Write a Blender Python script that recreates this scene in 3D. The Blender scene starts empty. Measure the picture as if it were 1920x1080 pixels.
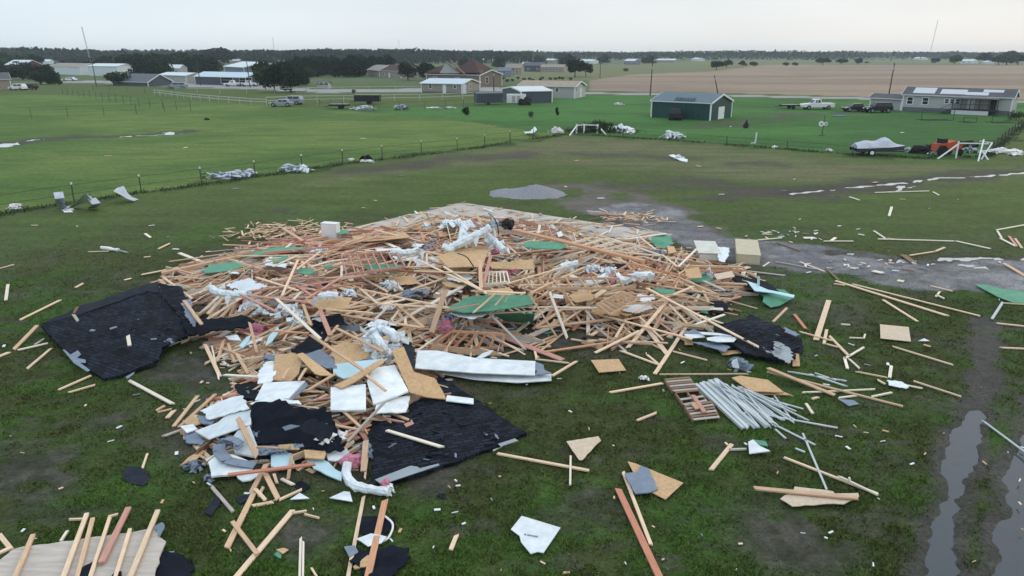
import bpy, bmesh, math, random
import numpy as np
from mathutils import Vector, Matrix
from mathutils.geometry import delaunay_2d_cdt
R = math.radians
rnd = random.Random(11)
SC = bpy.context.scene
COL = SC.collection

# ------------------------------------------------------------------ camera
CH, PITCH, FPX = 10.0, R(17.8), 1371.0          # height, downward pitch, focal length in pixels of a 1920 wide frame
cam = bpy.data.cameras.new('camera'); camo = bpy.data.objects.new('camera', cam); COL.objects.link(camo)
camo.location = (0, 0, CH); camo.rotation_euler = (R(90) - PITCH, 0, 0)
cam.sensor_width = 36; cam.lens = 36 * FPX / 1920; cam.clip_start = .1; cam.clip_end = 20000
SC.camera = camo
# ------------------------------------------------------------------ world: pale overcast evening
W = bpy.data.worlds.new("World"); SC.world = W; W.use_nodes = True
nt = W.node_tree; nt.nodes.clear()
def N(t, **k):
    n = nt.nodes.new(t)
    for a, b in k.items(): setattr(n, a, b)
    return n
out = N('ShaderNodeOutputWorld'); bg = N('ShaderNodeBackground'); bg.inputs[1].default_value = .1
sky = N('ShaderNodeTexSky', sky_type='NISHITA', sun_disc=False, sun_elevation=R(24), sun_rotation=R(60))
tc = N('ShaderNodeTexCoord'); sep = N('ShaderNodeSeparateXYZ')
nt.links.new(tc.outputs['Generated'], sep.inputs[0])
ramp = N('ShaderNodeValToRGB'); nt.links.new(sep.outputs['Z'], ramp.inputs[0])
cr = ramp.color_ramp
cr.elements[0].position = 0; cr.elements[0].color = (.93, .94, .94, 1)
cr.elements[1].position = 1; cr.elements[1].color = (1.18, 1.24, 1.34, 1)
e = cr.elements.new(.07); e.color = (.88, .93, .955, 1)
e = cr.elements.new(.25); e.color = (.90, .96, 1.02, 1)
side = N('ShaderNodeMapRange'); side.inputs[1].default_value = -.6; side.inputs[2].default_value = .7
nt.links.new(sep.outputs['X'], side.inputs[0])
tint = N('ShaderNodeMixRGB', blend_type='MIX'); tint.inputs[1].default_value = (.90, .985, 1.05, 1); tint.inputs[2].default_value = (1.05, .99, .94, 1)
nt.links.new(side.outputs[0], tint.inputs[0])
mul = N('ShaderNodeMixRGB', blend_type='MULTIPLY'); mul.inputs[0].default_value = 1
nt.links.new(ramp.outputs[0], mul.inputs[1]); nt.links.new(tint.outputs[0], mul.inputs[2])
nz = N('ShaderNodeTexNoise'); nz.inputs['Scale'].default_value = 3; nz.inputs['Detail'].default_value = 4
mp = N('ShaderNodeMapping'); mp.inputs['Scale'].default_value = (1, 1, 5)
nt.links.new(tc.outputs['Generated'], mp.inputs[0]); nt.links.new(mp.outputs[0], nz.inputs[0])
nr = N('ShaderNodeMapRange'); nr.inputs[1].default_value = .3; nr.inputs[2].default_value = .7; nr.inputs[3].default_value = 7.6; nr.inputs[4].default_value = 8.3
nt.links.new(nz.outputs[0], nr.inputs[0])
sc_ = N('ShaderNodeVectorMath', operation='SCALE'); nt.links.new(mul.outputs[0], sc_.inputs[0]); nt.links.new(nr.outputs[0], sc_.inputs['Scale'])
mx = N('ShaderNodeMixRGB', blend_type='MIX'); mx.inputs[0].default_value = .95    # cloud deck covers nearly all of the blue sky
nt.links.new(sky.outputs[0], mx.inputs[1]); nt.links.new(sc_.outputs[0], mx.inputs[2])
nt.links.new(mx.outputs[0], bg.inputs[0]); nt.links.new(bg.outputs[0], out.inputs[0])
sun = bpy.data.lights.new('sun', 'SUN'); suno = bpy.data.objects.new('sun', sun); COL.objects.link(suno)
sun.energy = .5; sun.angle = R(25); sun.color = (1, .95, .88)
suno.rotation_euler = (R(66), 0, R(180 - 60))
# ------------------------------------------------------------------ exposure
SC.view_settings.view_transform = 'Standard'; SC.view_settings.look = 'None'; SC.view_settings.exposure = .3; SC.view_settings.gamma = 1
SC.cycles.max_bounces = 5; SC.cycles.diffuse_bounces = 2; SC.cycles.volume_bounces = 2

# ------------------------------------------------------------------ projection of photo pixels (1920x1080) onto the place
CP, SP = math.cos(PITCH), math.sin(PITCH)
def ray(px, py):
    a = (px - 960) / FPX; b = (540 - py) / FPX
    return a, CP + b * SP, -SP + b * CP
def G(px, py, z=0.0):
    x, y, zz = ray(px, py); t = (z - CH) / zz
    return Vector((x * t, y * t, z))
def proj(v):
    d = v.y * CP - (v.z - CH) * SP; return 960 + FPX * v.x / d, 540 - FPX * (v.y * SP + (v.z - CH) * CP) / d
def topz(px, pyb, pyt):                         # height of something whose foot is at pyb and whose top is at pyt
    g = G(px, pyb); x, y, zz = ray(px, pyt); return CH + zz * g.y / y
# ------------------------------------------------------------------ numpy noise
def _h(ix, iy, s):
    n = (ix.astype(np.int64) * 374761393 + iy.astype(np.int64) * 668265263 + s * 1442695041) & 0x7fffffff
    n = ((n ^ (n >> 13)) * 1274126177) & 0x7fffffff
    return ((n ^ (n >> 16)) & 0xffff) / 65535.0
def vn(x, y, s=0):
    x = np.asarray(x, float); y = np.asarray(y, float)
    ix = np.floor(x); iy = np.floor(y); fx = x - ix; fy = y - iy
    fx = fx * fx * (3 - 2 * fx); fy = fy * fy * (3 - 2 * fy)
    a = _h(ix, iy, s); b = _h(ix + 1, iy, s); c = _h(ix, iy + 1, s); d = _h(ix + 1, iy + 1, s)
    return (a * (1 - fx) + b * fx) * (1 - fy) + (c * (1 - fx) + d * fx) * fy
def fbm(x, y, s=0, o=4):
    r = 0; a = .5; t = 0
    for i in range(o):
        r = r + a * vn(x * 2 ** i, y * 2 ** i, s + i * 17); t += a; a *= .5
    return r / t                                  # 0..1, mean .5
def sdist(x, y, poly):                            # signed distance, positive inside
    x = np.asarray(x, float); y = np.asarray(y, float)
    d = np.full(x.shape, 1e18); ins = np.zeros(x.shape, bool); n = len(poly)
    for i in range(n):
        ax, ay = poly[i][0], poly[i][1]; bx, by = poly[(i + 1) % n][0], poly[(i + 1) % n][1]
        ex, ey = bx - ax, by - ay
        t = np.clip(((x - ax) * ex + (y - ay) * ey) / (ex * ex + ey * ey + 1e-12), 0, 1)
        d = np.minimum(d, (x - ax - t * ex) ** 2 + (y - ay - t * ey) ** 2)
        c = (ay > y) != (by > y)
        if abs(ey) > 1e-12: ins ^= c & (x < ex * (y - ay) / ey + ax)
    d = np.sqrt(d); return np.where(ins, d, -d)
def ldist(x, y, pts):
    d = np.full(np.shape(x), 1e18)
    for (ax, ay), (bx, by) in zip(pts, pts[1:]):
        ex, ey = bx - ax, by - ay
        t = np.clip(((x - ax) * ex + (y - ay) * ey) / (ex * ex + ey * ey + 1e-12), 0, 1)
        d = np.minimum(d, (x - ax - t * ex) ** 2 + (y - ay - t * ey) ** 2)
    return np.sqrt(d)
def sst(v, a, b):
    t = np.clip((v - a) / (b - a), 0, 1); return t * t * (3 - 2 * t)
def wp(*pts): return [tuple(G(a, b)[:2]) for a, b in pts]

# ------------------------------------------------------------------ height of the rubble above the ground
PILE = wp((330,515),(450,472),(600,450),(720,430),(850,417),(960,419),(1060,436),(1160,462),(1260,474),(1330,490),(1395,520),(1385,545),(1330,565),(1300,590),(1250,615),(1150,640),(1060,640),(960,650),(850,655),(740,655),(650,655),(560,655),(480,640),(400,620),(370,590),(345,550))
LOW = wp((410,640),(560,640),(760,650),(830,730),(700,850),(650,870),(560,880),(400,865),(355,805),(440,740),(485,700))
HOLE = wp((925,606),(1080,604),(1130,640),(1040,652),(935,648))
HOLE3 = wp((570,458),(690,436),(800,428),(800,442),(720,462),(610,480))
HOLE2 = wp((360,480),(420,470),(500,500),(470,520),(380,520))
def Hf(x, y):
    a = sst(sdist(x, y, PILE), -.1, 3.2) * (.42 + .75 * fbm(np.asarray(x) * .28 + 3, np.asarray(y) * .2, 5))
    a = a * (1 - .85 * sst(sdist(x, y, HOLE), -.6, .5)) * (1 - .7 * sst(sdist(x, y, HOLE2), -.6, .5)) * (1 - .7 * sst(sdist(x, y, HOLE3), -.8, .8))
    b = sst(sdist(x, y, LOW), -.1, 1.2) * (.2 + .3 * fbm(np.asarray(x) * .6 + 9, np.asarray(y) * .6, 7))
    return np.maximum(a, b)
def P(px, py, dz=0.0):                            # point dz above the rubble (or grass) under a photo pixel
    g = G(px, py, dz)
    for _ in range(3): g = G(px, py, float(Hf(g.x, g.y)) + dz)
    return g

# ------------------------------------------------------------------ materials
MATS = {}
def mat(name, col, rough=.85, var=.12, scale=3., bump=0., bscale=20., metal=0., spec=.3, coord='Object', objvar=0., col2=None, stretch=None, hi=0.):
    m = bpy.data.materials.new(name); m.use_nodes = True; t = m.node_tree; b = t.nodes['Principled BSDF']
    b.inputs['Roughness'].default_value = rough; b.inputs['Metallic'].default_value = metal; b.inputs['Specular IOR Level'].default_value = spec
    L = t.links.new; c = t.nodes.new('ShaderNodeTexCoord'); src = c.outputs[coord]
    if stretch:
        q = t.nodes.new('ShaderNodeMapping'); q.inputs['Scale'].default_value = stretch; L(src, q.inputs[0]); src = q.outputs[0]
    n = t.nodes.new('ShaderNodeTexNoise'); n.inputs['Scale'].default_value = scale; n.inputs['Detail'].default_value = 6; n.inputs['Roughness'].default_value = .65; L(src, n.inputs[0])
    r = t.nodes.new('ShaderNodeMapRange'); r.inputs[1].default_value = .3; r.inputs[2].default_value = .7; L(n.outputs[0], r.inputs[0])
    x = t.nodes.new('ShaderNodeMixRGB'); L(r.outputs[0], x.inputs[0])
    if col2 is None: col2 = tuple(min(1, v * (1 + var) + hi) for v in col); col = tuple(v * (1 - var) for v in col)
    x.inputs[1].default_value = (*col, 1); x.inputs[2].default_value = (*col2, 1); o = x.outputs[0]
    if objvar:
        i = t.nodes.new('ShaderNodeObjectInfo'); h = t.nodes.new('ShaderNodeHueSaturation')
        r2 = t.nodes.new('ShaderNodeMapRange'); r2.inputs[3].default_value = 1 - objvar; r2.inputs[4].default_value = 1 + objvar
        L(i.outputs['Random'], r2.inputs[0]); L(r2.outputs[0], h.inputs['Value']); L(o, h.inputs['Color']); o = h.outputs[0]
    L(o, b.inputs['Base Color'])
    if bump:
        n2 = t.nodes.new('ShaderNodeTexNoise'); n2.inputs['Scale'].default_value = bscale; n2.inputs['Detail'].default_value = 5; L(src, n2.inputs[0])
        u = t.nodes.new('ShaderNodeBump'); u.inputs['Strength'].default_value = 1; u.inputs['Distance'].default_value = bump; L(n2.outputs[0], u.inputs['Height']); L(u.outputs[0], b.inputs['Normal'])
    MATS[name] = m; return m
# timber in the tones seen in the wreck
for nm, c, v in (('pine', (.76,.58,.41), .14), ('tan', (.61,.42,.275), .16), ('orange', (.58,.31,.185), .16), ('pink', (.56,.30,.24), .16), ('pale', (.82,.74,.62), .1),
                 ('grey', (.44,.40,.37), .16), ('brown', (.24,.15,.10), .2), ('red', (.52,.23,.15), .14)):
    mat('timber_' + nm, c, var=v * 1.5, scale=2.5, coord='UV', stretch=(1, 14, 1), rough=.8, objvar=.1)
WOODS = ['pine', 'tan', 'orange', 'pink', 'pale', 'grey', 'brown', 'red']
mat('strand_board', (.56,.38,.21), var=.2, scale=9, rough=.85, bump=.004, bscale=30, objvar=.08)
mat('decking', (.50,.46,.41), var=.2, scale=1.2, rough=.85, coord='UV', stretch=(1, 7, 1))
mat('strand_pale', (.60,.50,.38), var=.14, scale=8, rough=.85)
mat('white_panel', (.58,.66,.70), col2=(.86,.92,.94), scale=2.6, rough=.6, objvar=.06)
mat('white', (.8,.8,.8), var=.05, scale=2, rough=.5)
mat('blue_foam', (.50,.72,.80), var=.06, scale=2, rough=.6)
mat('green_sheathing', (.085,.29,.18), var=.2, scale=2.5, rough=.6)
mat('black_felt', (.007,.010,.018), var=.4, scale=2.5, rough=.8, bump=.02, bscale=6, spec=.12)
mat('dark_felt', (.018,.024,.036), var=.35, scale=3, rough=.8, bump=.015, spec=.15)
mat('grey_felt', (.20,.25,.32), var=.15, scale=4, rough=.8, bump=.01)
mat('silver_foil', (.74,.82,.86), var=.16, scale=6, rough=.42, metal=.12, bump=.04, bscale=9)
mat('grey_metal', (.33,.38,.42), var=.12, scale=1.5, rough=.4, metal=.6)
mat('steel_sheet', (.45,.50,.56), var=.2, scale=2, rough=.42, metal=.5, bump=.02, bscale=5)
mat('pink_fibre', (.55,.22,.30), var=.25, scale=14, rough=.95, bump=.02)
mat('dark_stuff', (.02,.02,.022), var=.3, scale=5, rough=.7)
mat('maroon', (.10,.015,.03), var=.3, scale=5, rough=.6)
mat('cardboard', (.54,.49,.36), var=.08, scale=3, rough=.8)
mat('cabinet_pale', (.62,.63,.58), var=.14, scale=2, rough=.7)
mat('vinyl', (.50,.56,.58), var=.08, scale=2, rough=.45, objvar=.1)
mat('wire_black', (.012,.012,.014), rough=.5)
mat('concrete', (.46,.43,.39), var=.26, scale=.7, rough=.8, bump=.004)
mat('teal', (.02,.40,.28), rough=.5)

# ------------------------------------------------------------------ building helpers
class MB:
    def __init__(s, rag=0.): s.rag = rag; s.v = []; s.f = []; s.m = []; s.uv = []
    def quad(s, pts, mi=0, uv=None):
        b = len(s.v); s.v += [tuple(p) for p in pts]; s.f.append(tuple(range(b, b + len(pts)))); s.m.append(mi)
        s.uv += (uv or [(0, 0)] * len(pts))
    def hexa(s, c, mi=0, L=1., w=.1):               # c: 8 corners, 0-3 first end, 4-7 second end
        b = len(s.v); s.v += [tuple(p) for p in c]; o = rnd.random() * 50
        for k in range(4):
            q = (k + 1) % 4; s.f.append((b + k, b + q, b + 4 + q, b + 4 + k)); s.m.append(mi)
            s.uv += [(o, o + k * w), (o, o + k * w + w), (o + L, o + k * w + w), (o + L, o + k * w)]
        s.f.append((b + 3, b + 2, b + 1, b)); s.f.append((b + 4, b + 5, b + 6, b + 7)); s.m += [mi, mi]; s.uv += [(o, o)] * 8
    def bar(s, p, q, w, t, roll=0., mi=0, bow=0.):
        p = Vector(p); q = Vector(q); d = q - p; L = d.length
        if L < 1e-5: return
        d.normalize(); side = d.cross(Vector((0, 0, 1)))
        if side.length < 1e-3: side = Vector((1, 0, 0))
        side.normalize(); up = side.cross(d)
        if roll: side, up = side * math.cos(roll) + up * math.sin(roll), up * math.cos(roll) - side * math.sin(roll)
        a = side * (w / 2); b = up * (t / 2)
        c_ = [p - a - b, p + a - b, p + a + b, p - a + b, q - a - b, q + a - b, q + a + b, q - a + b]
        if s.rag:
            j1, j2, k1, k2 = [rnd.uniform(-1, 1) * min(s.rag, L * .12) for _ in range(4)]; c_ = [c_[0] + d * j1, c_[1] + d * j2, c_[2] + d * j2, c_[3] + d * j1, c_[4] + d * k1, c_[5] + d * k2, c_[6] + d * k2, c_[7] + d * k1]
        s.hexa(c_, mi, L, w)
    def box(s, lo, hi, mi=0, M=None):
        c = [(lo[0], lo[1], lo[2]), (lo[0], hi[1], lo[2]), (lo[0], hi[1], hi[2]), (lo[0], lo[1], hi[2]), (hi[0], lo[1], lo[2]), (hi[0], hi[1], lo[2]), (hi[0], hi[1], hi[2]), (hi[0], lo[1], hi[2])]
        if M is not None: c = [M @ Vector(p) for p in c]
        s.hexa(c, mi, 1, .3)
    def prism(s, poly, z0, z1, mi=0, M=None):       # poly in xy
        n = len(poly); f = lambda p: (M @ Vector(p)) if M is not None else p
        s.quad([f((x, y, z1)) for x, y in poly], mi); s.quad([f((x, y, z0)) for x, y in reversed(poly)], mi)
        for i in range(n):
            a = poly[i]; b = poly[(i + 1) % n]
            s.quad([f((a[0], a[1], z0)), f((b[0], b[1], z0)), f((b[0], b[1], z1)), f((a[0], a[1], z1))], mi)
    def prof(s, poly, y0, y1, mi=0, M=None, inset=0.):   # profile in xz extruded in y
        n = len(poly); f = lambda p: (M @ Vector(p)) if M is not None else p
        s.quad([f((x, y0, z)) for x, z in poly], mi); s.quad([f((x, y1, z)) for x, z in reversed(poly)], mi)
        for i in range(n):
            a = poly[i]; b = poly[(i + 1) % n]
            s.quad([f((b[0], y0, b[1])), f((a[0], y0, a[1])), f((a[0], y1, a[1])), f((b[0], y1, b[1]))], mi)
    def cyl(s, p, q, r, r2=None, n=8, mi=0, cap=True):
        p = Vector(p); q = Vector(q); d = (q - p).normalized(); r2 = r if r2 is None else r2
        a = d.cross(Vector((0, 0, 1)));  a = Vector((1, 0, 0)) if a.length < 1e-3 else a.normalized(); b = d.cross(a)
        A = [p + (a * math.cos(6.2832 * i / n) + b * math.sin(6.2832 * i / n)) * r for i in range(n)]
        B = [q + (a * math.cos(6.2832 * i / n) + b * math.sin(6.2832 * i / n)) * r2 for i in range(n)]
        for i in range(n): s.quad([A[i], B[i], B[(i + 1) % n], A[(i + 1) % n]], mi)
        if cap: s.quad(A, mi); s.quad(B[::-1], mi)
    def tube(s, pts, r, n=8, mi=0, crum=0., seed=0):
        pts = [Vector(p) for p in pts]; g = random.Random(seed); ps = []
        for i in range(len(pts) - 1):                  # Catmull-Rom resample
            p0 = pts[max(0, i - 1)]; p1 = pts[i]; p2 = pts[i + 1]; p3 = pts[min(len(pts) - 1, i + 2)]
            k = max(3, int((p2 - p1).length / (r * .7)))
            for j in range(k):
                t = j / k; ps.append(.5 * ((2 * p1) + (p2 - p0) * t + (2 * p0 - 5 * p1 + 4 * p2 - p3) * t * t + (3 * p1 - p0 - 3 * p2 + p3) * t ** 3))
        ps.append(pts[-1]); rings = []; base = len(s.v)
        for i, c in enumerate(ps):
            d = (ps[min(i + 1, len(ps) - 1)] - ps[max(i - 1, 0)]).normalized()
            a = d.cross(Vector((0, 0, 1))); a = Vector((1, 0, 0)) if a.length < 1e-3 else a.normalized(); b = d.cross(a)
            rr = r * (1 + crum * g.uniform(-1, 1))
            for k in range(n):
                an = 6.2832 * k / n; q = rr * (1 + crum * .8 * g.uniform(-1, 1)); s.v.append(tuple(c + (a * math.cos(an) + b * math.sin(an)) * q))
        for i in range(len(ps) - 1):
            for k in range(n):
                s.f.append((base + i * n + k, base + i * n + (k + 1) % n, base + (i + 1) * n + (k + 1) % n, base + (i + 1) * n + k)); s.m.append(mi); s.uv += [(0, 0)] * 4
        for st in (0, len(ps) - 1):
            s.f.append(tuple(base + st * n + k for k in range(n))); s.m.append(mi); s.uv += [(0, 0)] * n
    def build(s, name, mats, parent=None, smooth=False, loc=None):
        me = bpy.data.meshes.new(name)
        V = s.v
        if loc is not None: V = [(x - loc[0], y - loc[1], z - loc[2]) for x, y, z in V]
        me.from_pydata(V, [], s.f)
        if not isinstance(mats, (list, tuple)): mats = [mats]
        for m in mats: me.materials.append(MATS[m] if isinstance(m, str) else m)
        if len(mats) > 1: me.polygons.foreach_set('material_index', s.m)
        u = me.uv_layers.new(name='UVMap'); u.data.foreach_set('uv', np.array(s.uv, dtype=np.float32).ravel())
        if smooth: me.polygons.foreach_set('use_smooth', [True] * len(me.polygons))
        me.update(); o = bpy.data.objects.new(name, me); COL.objects.link(o)
        if loc is not None: o.location = loc
        if parent is not None: o.parent = parent
        return o
def tag(o, label, cat, group=None, kind=None):
    if label: o['label'] = label
    if cat: o['category'] = cat
    if group: o['group'] = group
    if kind: o['kind'] = kind
    return o
def empty(name, loc, label, cat, group=None, rz=0.):
    o = bpy.data.objects.new(name, None); COL.objects.link(o); o.location = loc; o.rotation_euler[2] = rz; o.empty_display_size = .3
    return tag(o, label, cat, group)
def copytree(o, loc, rz=0., label=None, group=None, scale=None):
    c = o.copy(); COL.objects.link(c); c.location = loc; c.rotation_euler[2] = rz
    if label: c['label'] = label
    if group: c['group'] = group
    if scale: c.scale = scale if isinstance(scale, tuple) else (scale,) * 3
    for k in list(o.children):
        d = k.copy(); COL.objects.link(d); d.parent = c
        for k2 in list(k.children):
            e2 = k2.copy(); COL.objects.link(e2); e2.parent = d
    return c
# ================================================================== GROUND
ys = []
y = 1330.0
while y > 101.2: ys.append(y); y -= 2.6 if y > 300 else (1.8 if y > 160 else 1.1)
Yr = [-60, -30, -10, 0, 4] + [G(960, v).y for v in ys]
Yr = sorted(set(Yr)); last = Yr[-1]; Yr += [last * 1.4, last * 2.2, 14000.0]; Yr = np.array(Yr)
an = np.concatenate([np.linspace(-4.5, -.78, 26)[:-1], np.linspace(-.78, .78, 600), np.linspace(.78, 4.5, 26)[1:]])
GY, GA = np.meshgrid(Yr, an, indexing='ij')
GX = GA * (GY + np.where(GY < 8, 8 - GY, 0) * 1.0 + 1.2)
GX = np.where(GY < 8, GA * 9.2 * (1 + (8 - GY) / 14), GX)

# regions of the place, as outlines on the ground
PASTURE = wp((-400,430),(0,402),(110,383),(250,362),(500,330),(680,303),(860,283),(1000,260),(1070,250),(940,238),(840,222),(600,203),(300,186),(120,178),(-100,180),(-700,200))
YARD = wp((840,222),(940,238),(1070,250),(1250,262),(1450,277),(1600,290),(1730,296),(1850,292),(1930,228),(1990,200),(2100,190),(1500,184),(1100,178),(900,196),(640,205),(560,200))
FIELD = wp((1105,171),(1300,173),(1700,183),(2300,195),(3200,215),(2600,124),(1900,121),(1440,121),(1330,134),(1180,140),(1105,151))
ROAD = wp((1060,176),(1300,179),(1500,184),(1700,188),(2200,199),(2200,194),(1700,184),(1500,180.5),(1300,176),(1060,172.5))
ROAD2 = wp((470,158),(600,168),(790,166),(900,163),(1060,170),(1060,174),(900,170),(790,172),(600,174),(440,166),(300,161),(180,155),(80,156),(80,153),(180,151),(300,156))
DRIVE = wp((1095,392),(1180,380),(1260,392),(1330,437),(1470,455),(1620,472),(1760,489),(1940,486),(2400,500),(2400,570),(1940,543),(1760,545),(1640,528),(1540,508),(1440,500),(1380,508),(1330,500),(1270,455),(1180,425))
DIRT = wp((1010,355),(1060,340),(1130,345),(1220,372),(1290,390),(1330,420),(1360,440),(1300,455),(1240,430),(1150,405),(1060,392),(1050,372))
MIDTAN = wp((560,345),(860,290),(1070,256),(1250,270),(1500,290),(1600,305),(1920,318),(1920,335),(1550,345),(1300,325),(1000,300),(800,320))
PALEFAR = wp((1110,150),(1180,140),(1330,134),(1440,121),(1900,120),(2600,122),(2600,113),(1400,112),(1100,122),(900,130),(900,150))
TRACK_L = wp((1757,1100),(1772,1000),(1792,900),(1815,812),(1838,740),(1853,650),(1850,600))
TRACK_R = wp((1930,1100),(1945,980),(1965,860),(1995,760),(2010,680))
DITCH_L = wp((-120,285),(0,270),(45,264),(75,262),(190,257),(255,253),(330,247))
DITCH_R = wp((1480,362),(1540,356),(1640,346),(1707,340),(1760,332),(1830,330),(1925,322),(2100,310))
DITCH_R2 = wp((1640,359),(1660,355),(1725,347))
RUTS = [wp((1250,330),(1400,355),(1540,358),(1700,345)), wp((640,325),(840,300),(1000,288),(1200,290),(1450,310)), wp((1060,345),(1200,352),(1380,366),(1530,362)), wp((1300,240),(1420,226),(1500,215),(1600,212))]
SIDEDITCH = wp((1590,478),(1640,482),(1680,486),(1720,489),(1760,489),(1820,486),(1880,482),(1960,478))
PUD_DRIVE = wp((1812,501),(1830,506),(1862,508))
FENCE_A = wp((-200,432),(0,402),(110,384),(250,364),(500,330),(680,303),(860,283),(1000,261),(1070,251))
FENCE_B = wp((1070,251),(1250,263),(1450,278),(1600,291),(1730,297),(1850,294),(1925,230),(1990,190))
SLABC = [G(865,383), G(1262,443)]
_b, _r = G(868,383), G(1262,443); _l = G(318,508)
_f = _l + (_r - _b) * .96
SLAB = [tuple(v[:2]) for v in (_b, _r, _f, _l)]

def ground_fields(X, Y):
    D = np.hypot(X, Y)
    wx = X + (fbm(X * .35, Y * .35, 1) - .5) * np.clip(D * .06, .8, 9); wy = Y + (fbm(X * .35 + 40, Y * .35, 2) - .5) * np.clip(D * .08, .8, 12)
    def reg(poly, soft=.012): s_ = np.clip(D * soft, .25, 8); return sst(sdist(wx, wy, poly), -s_, s_)
    def hard(poly, soft=.004): s_ = np.clip(D * soft, .12, 4); return sst(sdist(X, Y, poly), -s_, s_)
    C = lambda r, g, b: np.array([r, g, b])[None, None, :] if X.ndim == 2 else np.array([r, g, b])[None, :]
    mixc = lambda c, k, m: c * (1 - m[..., None]) + k * m[..., None]
    n1 = fbm(X * .22, Y * .22, 11, 5); n2 = fbm(X * 1.1, Y * 1.1, 12, 4); n3 = fbm(X * .05, Y * .05, 13, 3); n4 = fbm(X * 3.3, Y * 3.3, 14, 3)
    g = mixc(C(.045,.061,.020) + 0 * X[..., None], C(.046,.096,.020), sst(n1 * .6 + n2 * .4, .38, .62))
    g = mixc(g, C(.062,.082,.028), .5 * sst(n4, .5, .8))
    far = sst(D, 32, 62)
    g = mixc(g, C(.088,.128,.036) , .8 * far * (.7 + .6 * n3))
    g = mixc(g, C(.155,.15,.085), .75 * reg(MIDTAN, .05) * (.35 + .65 * sst(fbm(X * .08, Y * .5, 21), .35, .6)))
    past = hard(PASTURE, .003)
    pc = mixc(C(.082,.146,.034) + 0 * X[..., None], C(.124,.184,.047), sst(fbm(X * .05, Y * .09, 22), .35, .65))
    pc = mixc(pc, C(.060,.115,.030), .45 * sst(fbm(X * .18, Y * .3, 23), .5, .75))
    g = mixc(g, pc, past)
    yd = reg(YARD, .006); yc = mixc(C(.042,.118,.027) + 0 * X[..., None], C(.062,.165,.038), sst(fbm(X * .06, Y * .1, 24), .35, .65))
    g = mixc(g, yc, yd)
    bare = np.zeros_like(X)
    # far land
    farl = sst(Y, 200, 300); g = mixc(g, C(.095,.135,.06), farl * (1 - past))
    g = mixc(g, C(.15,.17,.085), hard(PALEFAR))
    fc = mixc(C(.215,.160,.118) + 0 * X[..., None], C(.29,.225,.155), sst(fbm(X * .01, Y * .05, 25), .35, .65))
    fm = hard(FIELD, .004); g = mixc(g, fc, fm); bare = np.maximum(bare, fm)
    for p in (ROAD, ROAD2):
        m = hard(p, .002); g = mixc(g, C(.30,.30,.30), m); bare = np.maximum(bare, m)
    # dirt and gravel by the slab
    dn = fbm(X * .5, Y * .5, 30)
    m = reg(DIRT, .02) * sst(dn, .3, .5); g = mixc(g, C(.125,.112,.098), m); bare = np.maximum(bare, m)
    m = reg(DRIVE, .007) * (.8 + .2 * sst(dn, .3, .5)); g = mixc(g, mixc(C(.15,.152,.165) + 0 * X[..., None], C(.25,.252,.27), sst(n2, .35, .65)), m); bare = np.maximum(bare, m)
    # churned mud under and around the wreck, and mud patches in the near grass
    dp = np.maximum(sdist(wx, wy, PILE), sdist(wx, wy, LOW)); m = sst(dp, -2.2, .3) * (.5 + .5 * sst(n2, .35, .6)); g = mixc(g, C(.075,.066,.055), m); bare = np.maximum(bare, m)
    near = 1 - sst(D, 34, 60)
    mud = .62 * near * sst(fbm(X * .16 + 5, Y * .22, 31, 5) * .5 + n2 * .3 + n4 * .2, .52, .66); mud = np.maximum(mud, near * .55 * sst(fbm(X * .9 + 7, Y * 1.6, 35, 4), .60, .72))
    for (qx, qy, rr) in ((360,700,3.0),(250,770,2.0),(1120,960,1.1),(560,1010,1.1),(80,880,2.2),(1030,640,2.4),(820,900,1.4),(1500,1010,2.0),(545,398,1.6)):
        c = G(qx, qy); mud = np.maximum(mud, (1 - sst(np.hypot(wx - c.x, (wy - c.y)), rr * .3, rr)) * sst(n2, .3, .55))
    mc = mixc(C(.042,.042,.030) + 0 * X[..., None], C(.075,.072,.060), sst(n4, .35, .7))
    g = mixc(g, mc, mud * .92); bare = np.maximum(bare, mud)
    tr = np.minimum(ldist(X, Y, TRACK_L), ldist(X, Y, TRACK_R) - .5); m = (1 - sst(tr + (n2 - .5) * .8, .25, .7)) * .9
    g = mixc(g, C(.062,.06,.056), m); bare = np.maximum(bare, m)
    for r_ in RUTS:
        m = (1 - sst(ldist(wx, wy, r_), .6, 3.4)) * .8 * sst(n1, .3, .5); g = mixc(g, C(.062,.054,.042), m); bare = np.maximum(bare, m)
    for r_, w_ in ((DITCH_L, 2.6), (DITCH_R, 1.7), (SIDEDITCH, .8)):
        m = (1 - sst(ldist(wx, wy, r_), w_ * .5, w_ * 1.3)) * .8; g = mixc(g, C(.055,.052,.042), m); bare = np.maximum(bare, m)
    fl = np.minimum(ldist(wx, wy, FENCE_A), ldist(wx, wy, FENCE_B)); m = (1 - sst(fl, .25, 1.2)) * .8; g = mixc(g, C(.030,.050,.018), m)
    bare = np.maximum(bare, sst(sdist(X, Y, SLAB), -.3, .1))
    # relief
    z = (n2 - .5) * .05 + (n4 - .5) * .02
    z = z * (1 - sst(D, 60, 120)); z = np.minimum(z, .02)
    def dig(line, w, dep, nz): return -dep * (1 - sst(ldist(wx, wy, line) + (nz - .5) * w * .9, w * .35, w))
    trd = np.minimum(-.12 * (1 - sst(ldist(X, Y, TRACK_L) + (n2 - .5) * .4 + (n4 - .5) * .2, .04, .40)), -.15 * (1 - sst(ldist(X, Y, TRACK_R) + (n2 - .5) * .4 + (n4 - .5) * .2, .35, .90)))
    fade = (1 - sst(Y, 18.2, 20.2)) * (.52 + .48 * sst(Y + (n2 - .5) * 2, 14.2, 16.6)); z = z + trd * fade + .02 * trd / .15
    n5 = fbm(X * .9, Y * .9, 41, 3)
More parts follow.
